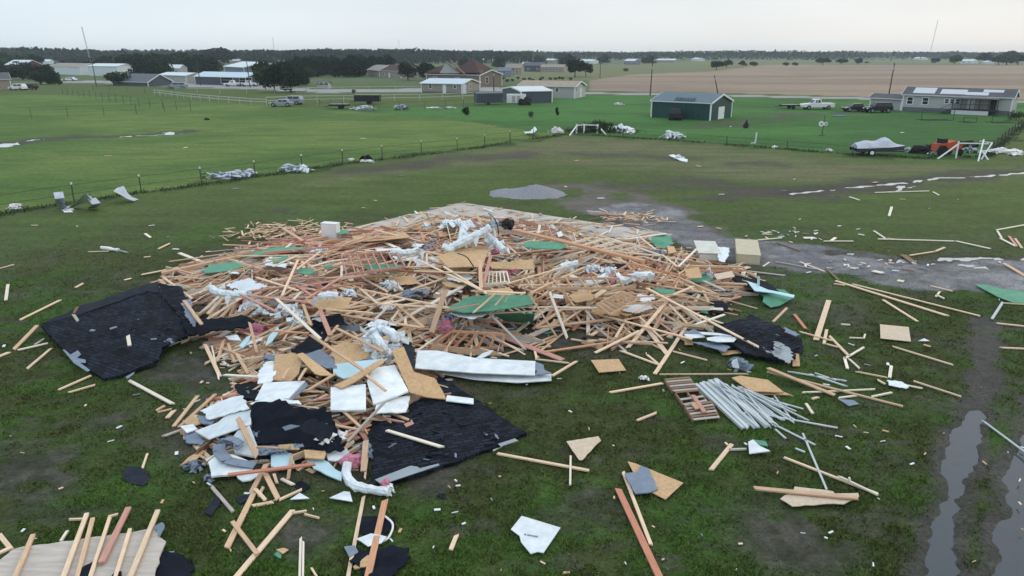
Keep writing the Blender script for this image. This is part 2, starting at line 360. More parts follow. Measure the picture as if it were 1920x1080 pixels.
    z = z + dig(DITCH_L, 1.8, .25, n5) * sst(n1, .36, .5) + -.2 * (1 - sst(ldist(X, Y, DITCH_R) + (n5 - .5) * .5, .1, .5)) * sst(n5, .3, .45) + dig(DITCH_R2, .3, .18, n5) + dig(SIDEDITCH, .48, .16, n2) * sst(fbm(X * 1.8, Y * 1.8, 44, 3), .4, .5) + dig(PUD_DRIVE, .5, .14, n5)
    return g, np.clip(bare, 0, 1), z
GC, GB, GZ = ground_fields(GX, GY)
nr_, nc_ = GX.shape
co = np.stack([GX, GY, GZ], -1).reshape(-1, 3).astype(np.float32)
ii = np.arange(nr_ * nc_).reshape(nr_, nc_)
q = np.stack([ii[:-1, :-1], ii[:-1, 1:], ii[1:, 1:], ii[1:, :-1]], -1).reshape(-1, 4).astype(np.int32)
def np_mesh(name, co, faces, k):
    me = bpy.data.meshes.new(name); me.vertices.add(len(co)); me.vertices.foreach_set('co', co.astype(np.float32).ravel())
    n = len(faces); me.loops.add(n * k); me.loops.foreach_set('vertex_index', faces.astype(np.int32).ravel())
    me.polygons.add(n); me.polygons.foreach_set('loop_start', np.arange(0, n * k, k, dtype=np.int32)); me.polygons.foreach_set('loop_total', np.full(n, k, dtype=np.int32))
    me.update(calc_edges=True); return me
me = np_mesh('ground', co, q, 4)
at = me.color_attributes.new('tone', 'FLOAT_COLOR', 'POINT')
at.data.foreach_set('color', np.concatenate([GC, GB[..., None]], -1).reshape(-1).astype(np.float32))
me.polygons.foreach_set('use_smooth', np.ones(len(q), bool))
m = bpy.data.materials.new('turf_and_soil'); m.use_nodes = True; t = m.node_tree; L = t.links.new; b = t.nodes['Principled BSDF']
a = t.nodes.new('ShaderNodeAttribute'); a.attribute_name = 'tone'; geo = t.nodes.new('ShaderNodeNewGeometry')
def nse(scale, det, rough=.6, st=None):
    n = t.nodes.new('ShaderNodeTexNoise'); n.inputs['Scale'].default_value = scale; n.inputs['Detail'].default_value = det; n.inputs['Roughness'].default_value = rough
    if st:
        mm = t.nodes.new('ShaderNodeMapping'); mm.inputs['Scale'].default_value = st; L(geo.outputs['Position'], mm.inputs[0]); L(mm.outputs[0], n.inputs[0])
    else: L(geo.outputs['Position'], n.inputs[0])
    return n.outputs[0]
def rng(s, a0, a1, b0, b1):
    r = t.nodes.new('ShaderNodeMapRange'); L(s, r.inputs[0])
    for i, v in enumerate((a0, a1, b0, b1)): r.inputs[i + 1].default_value = v
    return r.outputs[0]
def mth(op, x, y):
    n = t.nodes.new('ShaderNodeMath'); n.operation = op
    for i, v in enumerate((x, y)):
        if isinstance(v, (int, float)): n.inputs[i].default_value = v
        else: L(v, n.inputs[i])
    return n.outputs[0]
f1 = rng(nse(9, 5, .7), .3, .7, .55, 1.45); f2 = rng(nse(38, 3, .7), .3, .7, .6, 1.4); f3 = rng(nse(.5, 4, .6, (.35, 1, 1)), .3, .7, .82, 1.18); f4 = rng(nse(2.2, 4, .65), .3, .7, .75, 1.25)
k = mth('MULTIPLY', mth('MULTIPLY', f1, f2), mth('MULTIPLY', f3, f4))
v = t.nodes.new('ShaderNodeVectorMath'); v.operation = 'SCALE'; L(a.outputs['Color'], v.inputs[0]); L(k, v.inputs['Scale'])
L(v.outputs[0], b.inputs['Base Color'])
L(rng(a.outputs['Alpha'], 0, 1, .95, .72), b.inputs['Roughness']); b.inputs['Specular IOR Level'].default_value = .15
bp = t.nodes.new('ShaderNodeBump'); bp.inputs['Distance'].default_value = .05; bp.inputs['Strength'].default_value = .8; L(mth('ADD', nse(14, 5, .7), mth('MULTIPLY', nse(50, 2), .4)), bp.inputs['Height']); L(bp.outputs[0], b.inputs['Normal'])
me.materials.append(m); o = bpy.data.objects.new('ground', me); COL.objects.link(o); tag(o, 'green pasture and muddy turf reaching to the horizon', 'ground', kind='structure')

# water lying in ruts and ditches
m = bpy.data.materials.new('muddy_water'); m.use_nodes = True; b = m.node_tree.nodes['Principled BSDF']; b.inputs['Base Color'].default_value = (.045,.06,.075,1); b.inputs['Roughness'].default_value = .06; b.inputs['IOR'].default_value = 1.45
t = m.node_tree; n = t.nodes.new('ShaderNodeTexNoise'); n.inputs['Scale'].default_value = 2; gg = t.nodes.new('ShaderNodeNewGeometry'); t.links.new(gg.outputs['Position'], n.inputs[0]); bb = t.nodes.new('ShaderNodeBump'); bb.inputs['Distance'].default_value = .01; t.links.new(n.outputs[0], bb.inputs['Height']); t.links.new(bb.outputs[0], b.inputs['Normal'])
MATS['water'] = m
m2 = m.copy(); m2.name = 'sky_pale_water'; m2.node_tree.nodes['Principled BSDF'].inputs['Base Color'].default_value = (.42,.43,.42,1); MATS['sky_pale_water'] = m2  # pale base colour: murk plus the bright sky's reflection painted in
def water(name, line, w, z, label, mt='water'):
    b = MB(); n = len(line); Lf = []; Rt = []
    for i in range(n):
        p = Vector(line[i]); d = (Vector(line[min(i + 1, n - 1)]) - Vector(line[max(i - 1, 0)])).normalized(); s = Vector((-d.y, d.x)) * w
        Lf.append((*(p + s), z)); Rt.append((*(p - s), z))
    for i in range(n - 1): b.quad([Lf[i], Rt[i], Rt[i + 1], Lf[i + 1]])
    tag(b.build(name, mt), label, 'puddle', kind='structure')
water('puddle', TRACK_L[:5], 1.3, -.055, 'long puddle in the left wheel rut at the bottom right')
water('puddle', TRACK_R[:5], 1.6, -.065, 'long puddle in the right wheel rut at the right edge')
water('ditch_water', DITCH_L, 4, -.12, 'pale water standing in the pasture ditch at left', 'sky_pale_water')
water('ditch_water', DITCH_R, 2.4, -.09, 'pale strip of water along the track at right', 'sky_pale_water')
water('ditch_water', DITCH_R2, 1.2, -.10, 'short strip of water beside the longer one at right', 'sky_pale_water')
water('ditch_water', SIDEDITCH, 1.1, -.06, 'broken pale puddles along the far edge of the gravel drive', 'sky_pale_water')
water('puddle', PUD_DRIVE, 1.1, -.06, 'pale puddle on the gravel drive', 'sky_pale_water')
# concrete slab of the vanished house
bm = MB(); bm.prism(SLAB[::-1], -.1, .12); tag(bm.build('concrete_slab', 'concrete'), 'bare pale concrete slab of the vanished house, under the rubble', 'slab', kind='structure')

# grass blades on the near ground
g_ = np.random.default_rng(5)
NB = 230000
yy = G(960, 1085).y + (44 - G(960, 1085).y) * g_.random(NB) ** 1.3; xx = (g_.random(NB) * 2 - 1) * (yy + 1) * .74
clump = fbm(xx * 2.5, yy * 2.5, 51, 3)
cc, bare, zz = ground_fields(xx, yy)
inside = np.maximum(np.maximum(sdist(xx, yy, PILE), sdist(xx, yy, LOW)), sdist(xx, yy, SLAB))
keep = (g_.random(NB) > sst(yy, 24, 43)) & (g_.random(NB) > bare * 1.15) & (g_.random(NB) < sst(clump, .25, .6) + .15) & (inside < 0) & (zz > -.02)
xx, yy, zz, cc, clump = xx[keep], yy[keep], zz[keep], cc[keep], clump[keep]; n = len(xx)
hh = (.035 + .06 * g_.random(n) * sst(clump, .3, .7)); aa = g_.random(n) * 6.283; ww = .013 + .012 * g_.random(n) + yy * .0003
dx, dy = np.cos(aa), np.sin(aa); lean = g_.normal(0, .04, (n, 2))
v0 = np.stack([xx - dx * ww, yy - dy * ww, zz - .01], -1); v1 = np.stack([xx + dx * ww, yy + dy * ww, zz - .01], -1); v2 = np.stack([xx + lean[:, 0], yy + lean[:, 1], zz + hh], -1)
co = np.stack([v0, v1, v2], 1).reshape(-1, 3)
me = np_mesh('grass', co, np.arange(n * 3).reshape(-1, 3), 3)
at = me.color_attributes.new('tone', 'FLOAT_COLOR', 'POINT'); tone = cc * (1.0 + .9 * g_.random((n, 1))) * np.array([1.1, 1.04, .85])
at.data.foreach_set('color', np.repeat(np.concatenate([tone, np.ones((n, 1))], -1), 3, axis=0).reshape(-1).astype(np.float32))
m = bpy.data.materials.new('grass_blade'); m.use_nodes = True; t = m.node_tree; a = t.nodes.new('ShaderNodeAttribute'); a.attribute_name = 'tone'; b = t.nodes['Principled BSDF']; t.links.new(a.outputs[0], b.inputs['Base Color']); b.inputs['Roughness'].default_value = .75; b.inputs['Specular IOR Level'].default_value = .15
me.materials.append(m); o = bpy.data.objects.new('grass', me); COL.objects.link(o); tag(o, 'short wet grass growing in clumps over the near ground', 'grass', kind='stuff')
# rank weeds along the wire fences
pts = []
for line in (FENCE_A, FENCE_B[:6], FENCE_B[5:]):
    for (ax, ay), (bx, by) in zip(line, line[1:]):
        k = int(math.hypot(bx - ax, by - ay) * 30)
        for j in range(k):
            u = rnd.random(); x = ax + (bx - ax) * u; y2 = ay + (by - ay) * u
            if fbm(np.array(x * .3), np.array(y2 * .3), 61) < .40: continue
            pts.append((x + rnd.gauss(0, .35), y2 + rnd.gauss(0, .35)))
c = G(1125, 246)
for j in range(1500): pts.append((c.x + rnd.gauss(0, 2.6), c.y + rnd.gauss(0, 1.6)))
b = MB()
for i, (x, y2) in enumerate(pts):
    bush = i > len(pts) - 1500; h = rnd.uniform(.06, .30) * (4.5 * math.exp(-((x - c.x) / 3.4) ** 2) if bush else 1); an_ = rnd.random() * 6.28; w = .05 if not bush else .16
    z0 = rnd.random() * h * .7 if bush else -.02
    b.quad([(x - w * math.cos(an_), y2 - w * math.sin(an_), z0), (x + w * math.cos(an_), y2 + w * math.sin(an_), z0), (x + rnd.gauss(0, .12), y2 + rnd.gauss(0, .12), z0 + h * .6 if bush else h)])
mat('weed_leaf', (.040,.062,.024), var=.4, scale=2, rough=.9)
tag(b.build('weeds', 'weed_leaf'), 'dark rank weeds and a low thicket along the pasture fences', 'weeds', kind='stuff')
# ================================================================== WRECKAGE BUILDERS
def plane_fit(pts):
    A = np.array([[p[0], p[1], 1] for p in pts]); z = np.array([p[2] for p in pts])
    if len(pts) < 3 or np.ptp(z) < 1e-6: return (0., 0., float(z.mean()))
    s = np.linalg.lstsq(A - np.array([A[:, 0].mean(), A[:, 1].mean(), 0]), z, rcond=None)[0]
    return (float(s[0]), float(s[1]), float(s[2] - s[0] * A[:, 0].mean() - s[1] * A[:, 1].mean()))
def on_plane(px, py, pl):
    x, y, z = ray(px, py); t = (pl[2] - CH) / (z - pl[0] * x - pl[1] * y); return Vector((x * t, y * t, CH + z * t))
def sheet(name, poly, dz, th, mt, label, cat, group=None, crumple=0., freq=1.2, res=.35, jag=0., drape=False, parent=None, seed=None, extra=None):
    """a board or membrane with its own thickness: outline in photo pixels laid over the rubble at height dz (or one per corner)"""
    g = random.Random(seed if seed is not None else hash((poly[0], len(poly))) & 0xffff)
    dzs = dz if isinstance(dz, (list, tuple)) else [dz] * len(poly)
    pts = [P(a, b, d) for (a, b), d in zip(poly, dzs)]
    pl = plane_fit(pts)
    if not drape: pts = [on_plane(a, b, pl) for a, b in poly]
    loop = []
    n = len(pts)
    for i in range(n):
        a = Vector(pts[i][:2]); b = Vector(pts[(i + 1) % n][:2]); L = (b - a).length
        k = max(1, int(L / max(res * (.5 if jag else 1), .06))) if (jag or crumple) else 1
        nn = Vector((-(b - a).y, (b - a).x)).normalized() if L > 1e-6 else Vector((0, 0))
        for j in range(k):
            p = a.lerp(b, j / k) + (nn * g.uniform(-jag, jag) if j else Vector((0, 0))); loop.append(p)
    inner = []
    if crumple or drape:
        xs = [p.x for p in loop]; ys_ = [p.y for p in loop]; poly2 = [(p.x, p.y) for p in loop]
        gx = np.arange(min(xs), max(xs), res); gy = np.arange(min(ys_), max(ys_), res)
        X, Y = np.meshgrid(gx, gy); X = X + np.array([[g.uniform(-.3, .3) * res for _ in r] for r in X]); sd = sdist(X, Y, poly2)
        inner = [Vector((float(a), float(b))) for a, b, s_ in zip(X.ravel(), Y.ravel(), sd.ravel()) if s_ > res * .35]
    vs = loop + inner; edges = [(i, (i + 1) % len(loop)) for i in range(len(loop))]
    r = delaunay_2d_cdt(vs, edges, [], 1, 1e-5); V2, F = r[0], r[2]
    ax = np.array([v.x for v in V2]); ay = np.array([v.y for v in V2]); sd_ = g.random() * 90
    if drape: z = Hf(ax, ay) + (sum(dzs) / len(dzs))
    else: z = pl[0] * ax + pl[1] * ay + pl[2]
    if crumple: z = z + (fbm(ax * freq + sd_, ay * freq, 3, 3) - .5) * 2 * crumple
    if extra: z = extra(ax, ay, z)
    z = np.maximum(z, th + .012)
    b = MB(); N_ = len(V2); b.v = [(x, y2, q) for x, y2, q in zip(ax.tolist(), ay.tolist(), z.tolist())] + [(x, y2, q - th) for x, y2, q in zip(ax.tolist(), ay.tolist(), z.tolist())]
    cnt = {}
    for f in F:
        f = list(f)
        if len(f) < 3: continue
        A = sum(V2[f[i]].x * V2[f[(i + 1) % len(f)]].y - V2[f[(i + 1) % len(f)]].x * V2[f[i]].y for i in range(len(f)))
        if A < 0: f = f[::-1]
        for i in range(len(f)): cnt[(f[i], f[(i + 1) % len(f)])] = 1
        b.f.append(tuple(f)); b.m.append(0); b.uv += [(V2[k].x, V2[k].y) for k in f]
        b.f.append(tuple(k + N_ for k in reversed(f))); b.m.append(0); b.uv += [(V2[k].x, V2[k].y) for k in reversed(f)]
    for (i, j) in list(cnt):
        if (j, i) not in cnt:
            b.f.append((j, i, i + N_, j + N_)); b.m.append(0); b.uv += [(0, 0)] * 4
    c = (float(ax.mean()), float(ay.mean()), float(z.min() - th))
    o = b.build(name, mt, parent, loc=c)
    if label: tag(o, label, cat, group)
    return o
def board(x1, y1, x2, y2, w, wood, label, dz1=.05, dz2=None, th=.04, roll=0., group=None, name='lumber_board', cat='board'):
    dz2 = dz1 if dz2 is None else dz2
    p = P(x1, y1, dz1); q = P(x2, y2, dz2); b = MB(.07); b.bar(p, q, w, th, roll); c = (p + q) / 2; c.z = min(p.z, q.z)
    o = b.build(name, 'timber_' + wood if wood in WOODS else wood, loc=tuple(c)); return tag(o, label, cat, group)
def duct(pts, r, label, mt='silver_foil', group=None, crum=.17, seed=1, name='air_duct', cat='duct'):
    w = [P(a, b, d) for a, b, d in pts]; b = MB(); b.tube(w, r * .85, 8, 0, crum, seed); g = random.Random(seed)
    for k in range(9 if mt == 'silver_foil' and r > .14 else 0):   # torn wrap hanging off the duct
        i = g.randrange(len(w) - 1); c = w[i].lerp(w[i + 1], g.random()); e1 = Vector((g.uniform(-1, 1), g.uniform(-1, 1), g.uniform(.1, .8))).normalized(); e2 = Vector((g.uniform(-1, 1), g.uniform(-1, 1), g.uniform(-1, .4))).normalized(); a_ = c + e1 * r * .9; h_ = r * g.uniform(.8, 2.2)
        q_ = [a_, a_ + e1 * h_ * .5 + e2 * h_, a_ + e2 * h_ * 1.3 - Vector((0, 0, h_ * .5)), a_ + e2 * h_ * .6 - Vector((0, 0, h_ * .4))]; b.quad(q_); b.quad([v - Vector((0, 0, .012)) for v in q_[::-1]])
    return tag(b.build(name, mt, loc=tuple(w[0])), label, cat, group)
def heap(px, py, sx, sy, sz, mt, label, cat, name, group=None, dz=0., rz=0., seed=0, rough=.5):
    """crumpled bundle resting at its foot: torn, creased ribbons of one membrane folded over a low creased core"""
    g = random.Random(seed); ox = g.random() * 50; b = MB()
    soft = mt in ('pink_fibre', 'dark_stuff', 'maroon')
    bm_ = bmesh.new(); bmesh.ops.create_icosphere(bm_, subdivisions=3, radius=1)
    kk = 1 if soft else .62
    for v in bm_.verts:
        c = v.co; n = float(fbm(c.x * 1.9 + ox, c.y * 1.9 + c.z * 1.3, seed + 5, 3)) - .5
        k = (1 + n * 2.4 * rough + g.uniform(-.12, .12) * rough) * kk
        v.co = Vector((c.x * k * sx, c.y * k * sy, max(c.z, -.35) * k * sz + .3 * sz))
    b.v = [tuple(v.co) for v in bm_.verts]; bm_.verts.index_update()
    for f in bm_.faces: b.f.append(tuple(v.index for v in f.verts)); b.m.append(0); b.uv += [(0, 0)] * 3
    bm_.free()
    if not soft:
        for r_ in range(16):                        # ribbons
            a = g.random() * 6.28; c = Vector((g.uniform(-.75, .75) * sx, g.uniform(-.75, .75) * sy, sz * g.uniform(.25, .9))); d = Vector((math.cos(a) * sx, math.sin(a) * sy, g.uniform(-.25, .45) * sz)) * g.uniform(.35, .7); w = Vector((-math.sin(a), math.cos(a), g.uniform(-.8, .8))).normalized() * g.uniform(.12, .38) * min(sx, sy)
            row = []
            for k in range(5): t_ = k / 4 - .5; row.append((c + d * t_ * 2 + Vector((0, 0, -abs(t_) * 1.1 * sz * g.uniform(.2, 1.2))) + Vector((g.gauss(0, .06), g.gauss(0, .06), g.gauss(0, .05))) * min(sx, sy), w * g.uniform(.5, 1.1)))
            for (p0, w0), (p1, w1) in zip(row, row[1:]):
                q_ = [p0 - w0, p0 + w0, p1 + w1, p1 - w1]
                for v in q_: v.z = max(v.z, .02)
                u_ = Vector((0, 0, .012)); b.quad([v + u_ for v in q_]); b.quad(q_[::-1])
    o = b.build(name, mt); o.location = P(px, py, dz); o.rotation_euler[2] = rz; return tag(o, label, cat, group)
def frame(qd, dz, n, wood, label, w=.09, name='wall_frame', group=None, cat='wall frame', skip=()):
    a, b_, c, d = [P(x, y, z) for (x, y), z in zip(qd, dz)]; o = empty(name, a, label, cat, group)
    for p, q_ in ((a, b_), (d, c)):
        m_ = MB(); m_.bar(p - a, q_ - a, .045, w); m_.build('plate', 'timber_' + wood, o)
    for i in range(n):
        if i in skip: continue
        u = i / (n - 1); m_ = MB(); m_.bar(a.lerp(b_, u) - a, d.lerp(c, u) - a, .04, w * .95); m_.build('stud', 'timber_' + wood, o)
    return o
# shingles: courses show as fine lines in the roofing material
def shingle_mat(name, ang, c=(.0080,.0120,.0205)):
    m = mat(name, c, var=.55, scale=.9, rough=.8, spec=.15); t = m.node_tree; b = t.nodes['Principled BSDF']; L = t.links.new
    g = t.nodes.new('ShaderNodeNewGeometry'); mp_ = t.nodes.new('ShaderNodeMapping'); mp_.inputs['Rotation'].default_value = (0, 0, ang); L(g.outputs['Position'], mp_.inputs[0])
    br = t.nodes.new('ShaderNodeTexBrick'); br.inputs['Scale'].default_value = 1; br.inputs['Brick Width'].default_value = .32; br.inputs['Row Height'].default_value = .14; br.inputs['Mortar Size'].default_value = .02
    br.inputs['Color1'].default_value = (.45,.45,.45,1); br.inputs['Color2'].default_value = (2.3,2.3,2.3,1); br.inputs['Mortar'].default_value = (.35,.35,.35,1); L(mp_.outputs[0], br.inputs[0])
    src = b.inputs['Base Color'].links[0].from_socket; x = t.nodes.new('ShaderNodeMixRGB'); x.blend_type = 'MULTIPLY'; x.inputs[0].default_value = 1; L(src, x.inputs[1]); L(br.outputs[0], x.inputs[2]); L(x.outputs[0], b.inputs['Base Color'])
    u = t.nodes.new('ShaderNodeBump'); u.inputs['Distance'].default_value = .012; L(br.outputs['Fac'], u.inputs['Height']); u.invert = True; L(u.outputs[0], b.inputs['Normal'])
shingle_mat('shingles', R(-22)); shingle_mat('shingles_a', R(30))

# ================================================================== TORN ROOFS
# big black slab of roof at the left
ra = empty('torn_roof', P(240, 640), 'big slab of black shingled roof lying at the left end of the rubble', 'torn roof')
def kid(o, par):
    o.parent = par; o.location = Vector(o.location) - Vector(par.location); return o
kid(sheet('shingle_field', [(76,609),(180,583),(276,546),(300,551),(336,590),(352,628),(320,640),(304,652),(297,673),(250,695),(196,713),(176,699),(118,654)], [.35,.55,.75,.8,.75,.6,.35,.3,.15,.12,.12,.12,.15], .1, 'shingles_a', None, None, crumple=.05, res=.4, jag=.04, seed=2), ra)
kid(sheet('ridge_slope', [(76,608),(160,569),(178,567),(250,540),(296,529),(300,549),(276,545),(230,562),(150,589)], [.34,.6,.6,.85,1.0,.83,.78,.68,.5], .08, 'dark_felt', None, None, crumple=.03, res=.3, jag=.04, seed=3), ra)
kid(sheet('hip_slope', [(298,530),(340,538),(352,560),(368,590),(378,614),(366,626),(353,628),(336,590),(300,551)], [1.0,1.0,.95,.85,.7,.6,.58,.73,.83], .08, 'shingles_a', None, None, crumple=.04, res=.3, jag=.05, seed=4), ra)
kid(sheet('torn_underlay', [(343,566),(356,560),(362,585),(374,604),(366,612),(357,603),(345,585)], [1,.98,.95,.9,.85,.9,.97], .02, 'grey_felt', None, None, crumple=.03, res=.2, jag=.05, seed=5), ra)
kid(sheet('torn_underlay', [(117,655),(122,656),(132,665),(146,657),(152,664),(144,671),(160,674),(161,680),(150,680),(169,694),(164,697),(139,681)], .27, .012, 'grey_felt', None, None, crumple=.01, res=.2, seed=6), ra)
kid(sheet('torn_underlay', [(236,706),(252,697),(251,701),(238,710)], .24, .012, 'grey_felt', None, None, seed=7), ra)
sheet('roof_strip', [(372,600),(420,594),(452,592),(478,600),(470,612),(430,616),(395,618),(374,625),(366,614)], [.95,.95,.8,.7,.6,.6,.75,.8,.9], .06, 'black_felt', 'black strip of roofing curling off the big left roof slab into the timber', 'roofing', crumple=.12, freq=2, res=.2, jag=.06, seed=8)
board(138,588,145,576,.09,'brown','short brown stub standing on the upper edge of the left roof slab',.55,.7)
board(240,630,243,648,.12,'pale','small white scrap lying in the middle of the left roof slab',.62,.5,name='trim_scrap',cat='scrap')
board(138,590,146,602,.10,'grey','twisted grey scrap near the left corner of the left roof slab',.6,.5,name='trim_scrap',cat='scrap')
heap(318,643,.35,.2,.14,'grey_felt','torn grey flap hanging from the lower right edge of the left roof slab','flap','felt_flap',dz=.3,seed=3)
# black shingled roof in the middle foreground
rb = empty('torn_roof', P(840, 820), 'flat black shingled roof piece in the middle foreground with a diamond shape', 'torn roof')
kid(sheet('shingle_field', [(694,908),(700,860),(688,830),(700,780),(748,765),(800,745),(822,705),(842,715),(885,742),(930,775),(988,815),(930,838),(850,868),(760,897),(712,908)], [.1]*15, .09, 'shingles', None, None, crumple=.035, res=.4, jag=.04, seed=9), rb)
kid(sheet('exposed_deck', [(703,899),(770,873),(783,875),(787,878),(822,869),(824,872),(716,908)], .22, .02, 'grey_metal', None, None, seed=10), rb)
kid(sheet('exposed_deck', [(924,843),(940,838),(934,832),(965,822),(972,826),(944,835),(925,846)], .22, .02, 'grey_metal', None, None, seed=11), rb)
# crumpled black roof piece left of it
rc = empty('torn_roof', P(560, 800), 'crumpled black roofing folded over the white panels, left of the diamond roof', 'torn roof')
kid(sheet('shingle_field', [(470,765),(480,758),(525,752),(550,768),(575,765),(605,757),(622,775),(632,800),(636,815),(646,838),(600,840),(560,836),(520,833),(484,835),(472,800)], [.5,.6,.7,.75,.75,.7,.55,.45,.4,.3,.25,.25,.25,.25,.35], .05, 'black_felt', None, None, crumple=.17, freq=1.7, res=.18, jag=.05, seed=12), rc)
kid(sheet('folded_flap', [(560,795),(580,785),(605,790),(628,798),(622,815),(600,828),(575,812)], [.75,.85,.85,.7,.6,.6,.65], .04, 'dark_felt', None, None, crumple=.1, freq=2.5, res=.15, jag=.05, seed=13), rc)
kid(sheet('torn_underlay', [(529,800),(545,795),(562,797),(550,801),(535,806)], .9, .02, 'grey_felt', None, None, crumple=.03, res=.12, seed=14), rc)
sheet('felt_sheet', [(440,722),(470,716),(500,724),(480,750),(455,745)], .12, .03, 'black_felt', 'black felt between the loose studs and the white panels at left', 'felt', crumple=.08, res=.2, jag=.05, seed=15)
sheet('felt_sheet', [(580,613),(600,605),(612,620),(606,650),(590,665),(560,662),(545,655),(572,640)], .35, .03, 'black_felt', 'black felt tangled in studs left of the bundle of silver ducts', 'felt', crumple=.15, res=.2, jag=.08, seed=16)
sheet('felt_sheet', [(757,645),(770,640),(778,655),(776,690),(765,680),(755,655)], .35, .03, 'dark_felt', 'dark felt behind the bent strand board in the middle', 'felt', crumple=.1, res=.2, jag=.05, seed=17)
# black roof piece at the right
rd = empty('torn_roof', P(1420, 640), 'torn black shingled roof piece lying right of the rubble', 'torn roof')
kid(sheet('shingle_field', [(1338,612),(1380,600),(1410,588),(1432,602),(1462,612),(1480,628),(1500,632),(1504,642),(1485,662),(1492,672),(1460,676),(1430,668),(1395,665),(1378,650),(1345,632)], [.4,.5,.55,.55,.5,.4,.35,.3,.25,.2,.2,.2,.25,.3,.35], .08, 'shingles', None, None, crumple=.1, freq=1.0, res=.3, jag=.08, seed=18), rd)
kid(sheet('torn_underlay', [(1470,612),(1482,618),(1500,627),(1492,630),(1472,622)], .62, .02, 'grey_felt', None, None, crumple=.04, res=.15, jag=.04, seed=19), rd)
kid(sheet('torn_underlay', [(1452,640),(1462,641),(1483,655),(1487,672),(1478,682),(1455,668),(1432,655),(1450,658)], .42, .02, 'grey_metal', None, None, crumple=.04, res=.15, jag=.06, seed=20), rd)
sheet('felt_sheet', [(1483,640),(1500,640),(1507,652),(1506,662),(1485,660)], .12, .02, 'dark_felt', 'dark grey felt scrap at the right tip of the right roof piece', 'felt', jag=.04, crumple=.03, res=.2, seed=21)
sheet('strand_board', [(1486,663),(1498,662),(1500,686),(1486,686)], .08, .02, 'strand_board', 'small strand board under the right tip of the right roof piece', 'board panel', seed=22)
sheet('felt_sheet', [(1370,512),(1405,518),(1440,528),(1460,545),(1430,546),(1400,536),(1375,525)], .35, .04, 'black_felt', 'black roofing behind the green sheathing at the right end of the rubble', 'felt', crumple=.08, res=.25, jag=.06, seed=23)
sheet('felt_sheet', [(1330,566),(1352,562),(1366,575),(1350,588),(1333,582)], .2, .04, 'black_felt', 'small black felt in the grass above the right roof piece', 'felt', crumple=.08, res=.25, jag=.06, seed=24)
sheet('siding_strip', [(1283,623),(1300,616),(1322,625),(1300,632),(1286,630)], .3, .02, 'grey_felt', 'curled grey scrap at the left end of the right roof piece', 'siding', crumple=.08, res=.15, seed=25)
sheet('siding_strip', [(1282,626),(1318,627),(1322,632),(1290,634)], .35, .02, 'white_panel', 'white siding strip left of the right roof piece, nearer the rubble', 'siding', crumple=.02, seed=26)
sheet('siding_strip', [(1325,633),(1362,628),(1382,634),(1376,641),(1345,641),(1326,637)], .4, .02, 'white_panel', 'white siding piece in front of the right roof piece', 'siding', crumple=.02, seed=27)
sheet('siding_strip', [(1310,622),(1345,624),(1372,629),(1320,627)], .45, .02, 'silver_foil', 'thin silver strip above the two white sidings by the right roof piece', 'siding', seed=28)
sheet('siding_strip', [(1296,640),(1350,642),(1368,650),(1360,660),(1330,650)], .25, .02, 'grey_felt', 'grey underlay torn out in front of the right roof piece', 'siding', crumple=.05, res=.2, jag=.05, seed=29)
sheet('strand_board', [(1283,634),(1298,637),(1300,646),(1284,646)], .1, .02, 'strand_board', 'small strand board at the left foot of the right roof piece', 'board panel', seed=30)
sheet('strand_board', [(1345,655),(1370,657),(1404,652),(1390,662),(1355,665)], .12, .02, 'strand_board', 'long strand board scrap in front of the right roof piece', 'board panel', jag=.04, seed=31)
heap(1388,690,.42,.3,.3,'grey_felt','crumpled blue grey bundle of flashing in front of the right roof piece','flashing','flashing_bundle',seed=8,rough=.9)
sheet('siding_strip', [(1370,676),(1382,672),(1386,690),(1374,688)], [.2,.5,.5,.2], .02, 'white_panel', 'white upturned scrap left of the crumpled flashing', 'siding', seed=32)
# roof deck lying upside down in the bottom left corner
de = empty('roof_deck', P(150, 1050), 'upside down roof deck with rafters in the bottom left corner', 'roof deck')
kid(sheet('decking', [(-260,1090),(-60,1070),(0,1050),(25,1030),(60,1023),(150,1012),(240,998),(288,990),(296,985),(300,1006),(311,1014),(304,1030),(298,1045),(290,1082),(260,1180),(-260,1180)], [.16]*16, .04, 'decking', None, None, crumple=.03, res=.3, jag=.03, seed=33), de)
kid(sheet('torn_felt', [(286,988),(303,978),(308,990),(300,1004)], [.2,.3,.3,.2], .02, 'grey_felt', None, None, crumple=.04, res=.1, jag=.03, seed=34), de)
kid(sheet('torn_felt', [(290,1090),(300,1046),(312,1030),(335,1036),(364,1058),(366,1064),(345,1100)], .1, .03, 'black_felt', None, None, crumple=.06, res=.15, jag=.05, seed=35), de)
kid(sheet('torn_felt', [(145,1082),(150,1068),(168,1056),(175,1052),(174,1070),(165,1085)], .24, .015, 'black_felt', None, None, crumple=.02, res=.1, jag=.03, seed=36), de)
kid(sheet('torn_felt', [(205,1095),(212,1075),(228,1070),(225,1095)], .24, .015, 'black_felt', None, None, crumple=.02, res=.1, jag=.03, seed=37), de)
def rafter(x1, y1, x2, y2, w, wd, d1=.24, d2=.2):
    p = P(x1, y1, d1); q_ = P(x2, y2, d2); m_ = MB(); m_.bar(p - de.location, q_ - de.location, w, .05); m_.build('rafter', 'timber_' + wd, de)
for r_ in ((20,1100,62,1003,.09,'tan'),(112,1100,163,963,.09,'pine'),(140,1100,174,972,.085,'tan'),(160,1110,207,967,.07,'pine'),(190,1055,241,952,.12,'pink'),(208,1110,244,992,.07,'pine'),(228,1120,296,957,.10,'pine')): rafter(*r_)
board(0,1004,20,1029,.09,'pine','two short pale sticks meeting at the left end of the upside down deck',.12,group='sticks at the deck corner')
board(0,1036,20,1027,.09,'pine','two short pale sticks meeting at the left end of the upside down deck',.16,group='sticks at the deck corner')
board(131,974,158,973,.05,'pine','thin stick pointing left off the rafter tips of the upside down deck',.1)
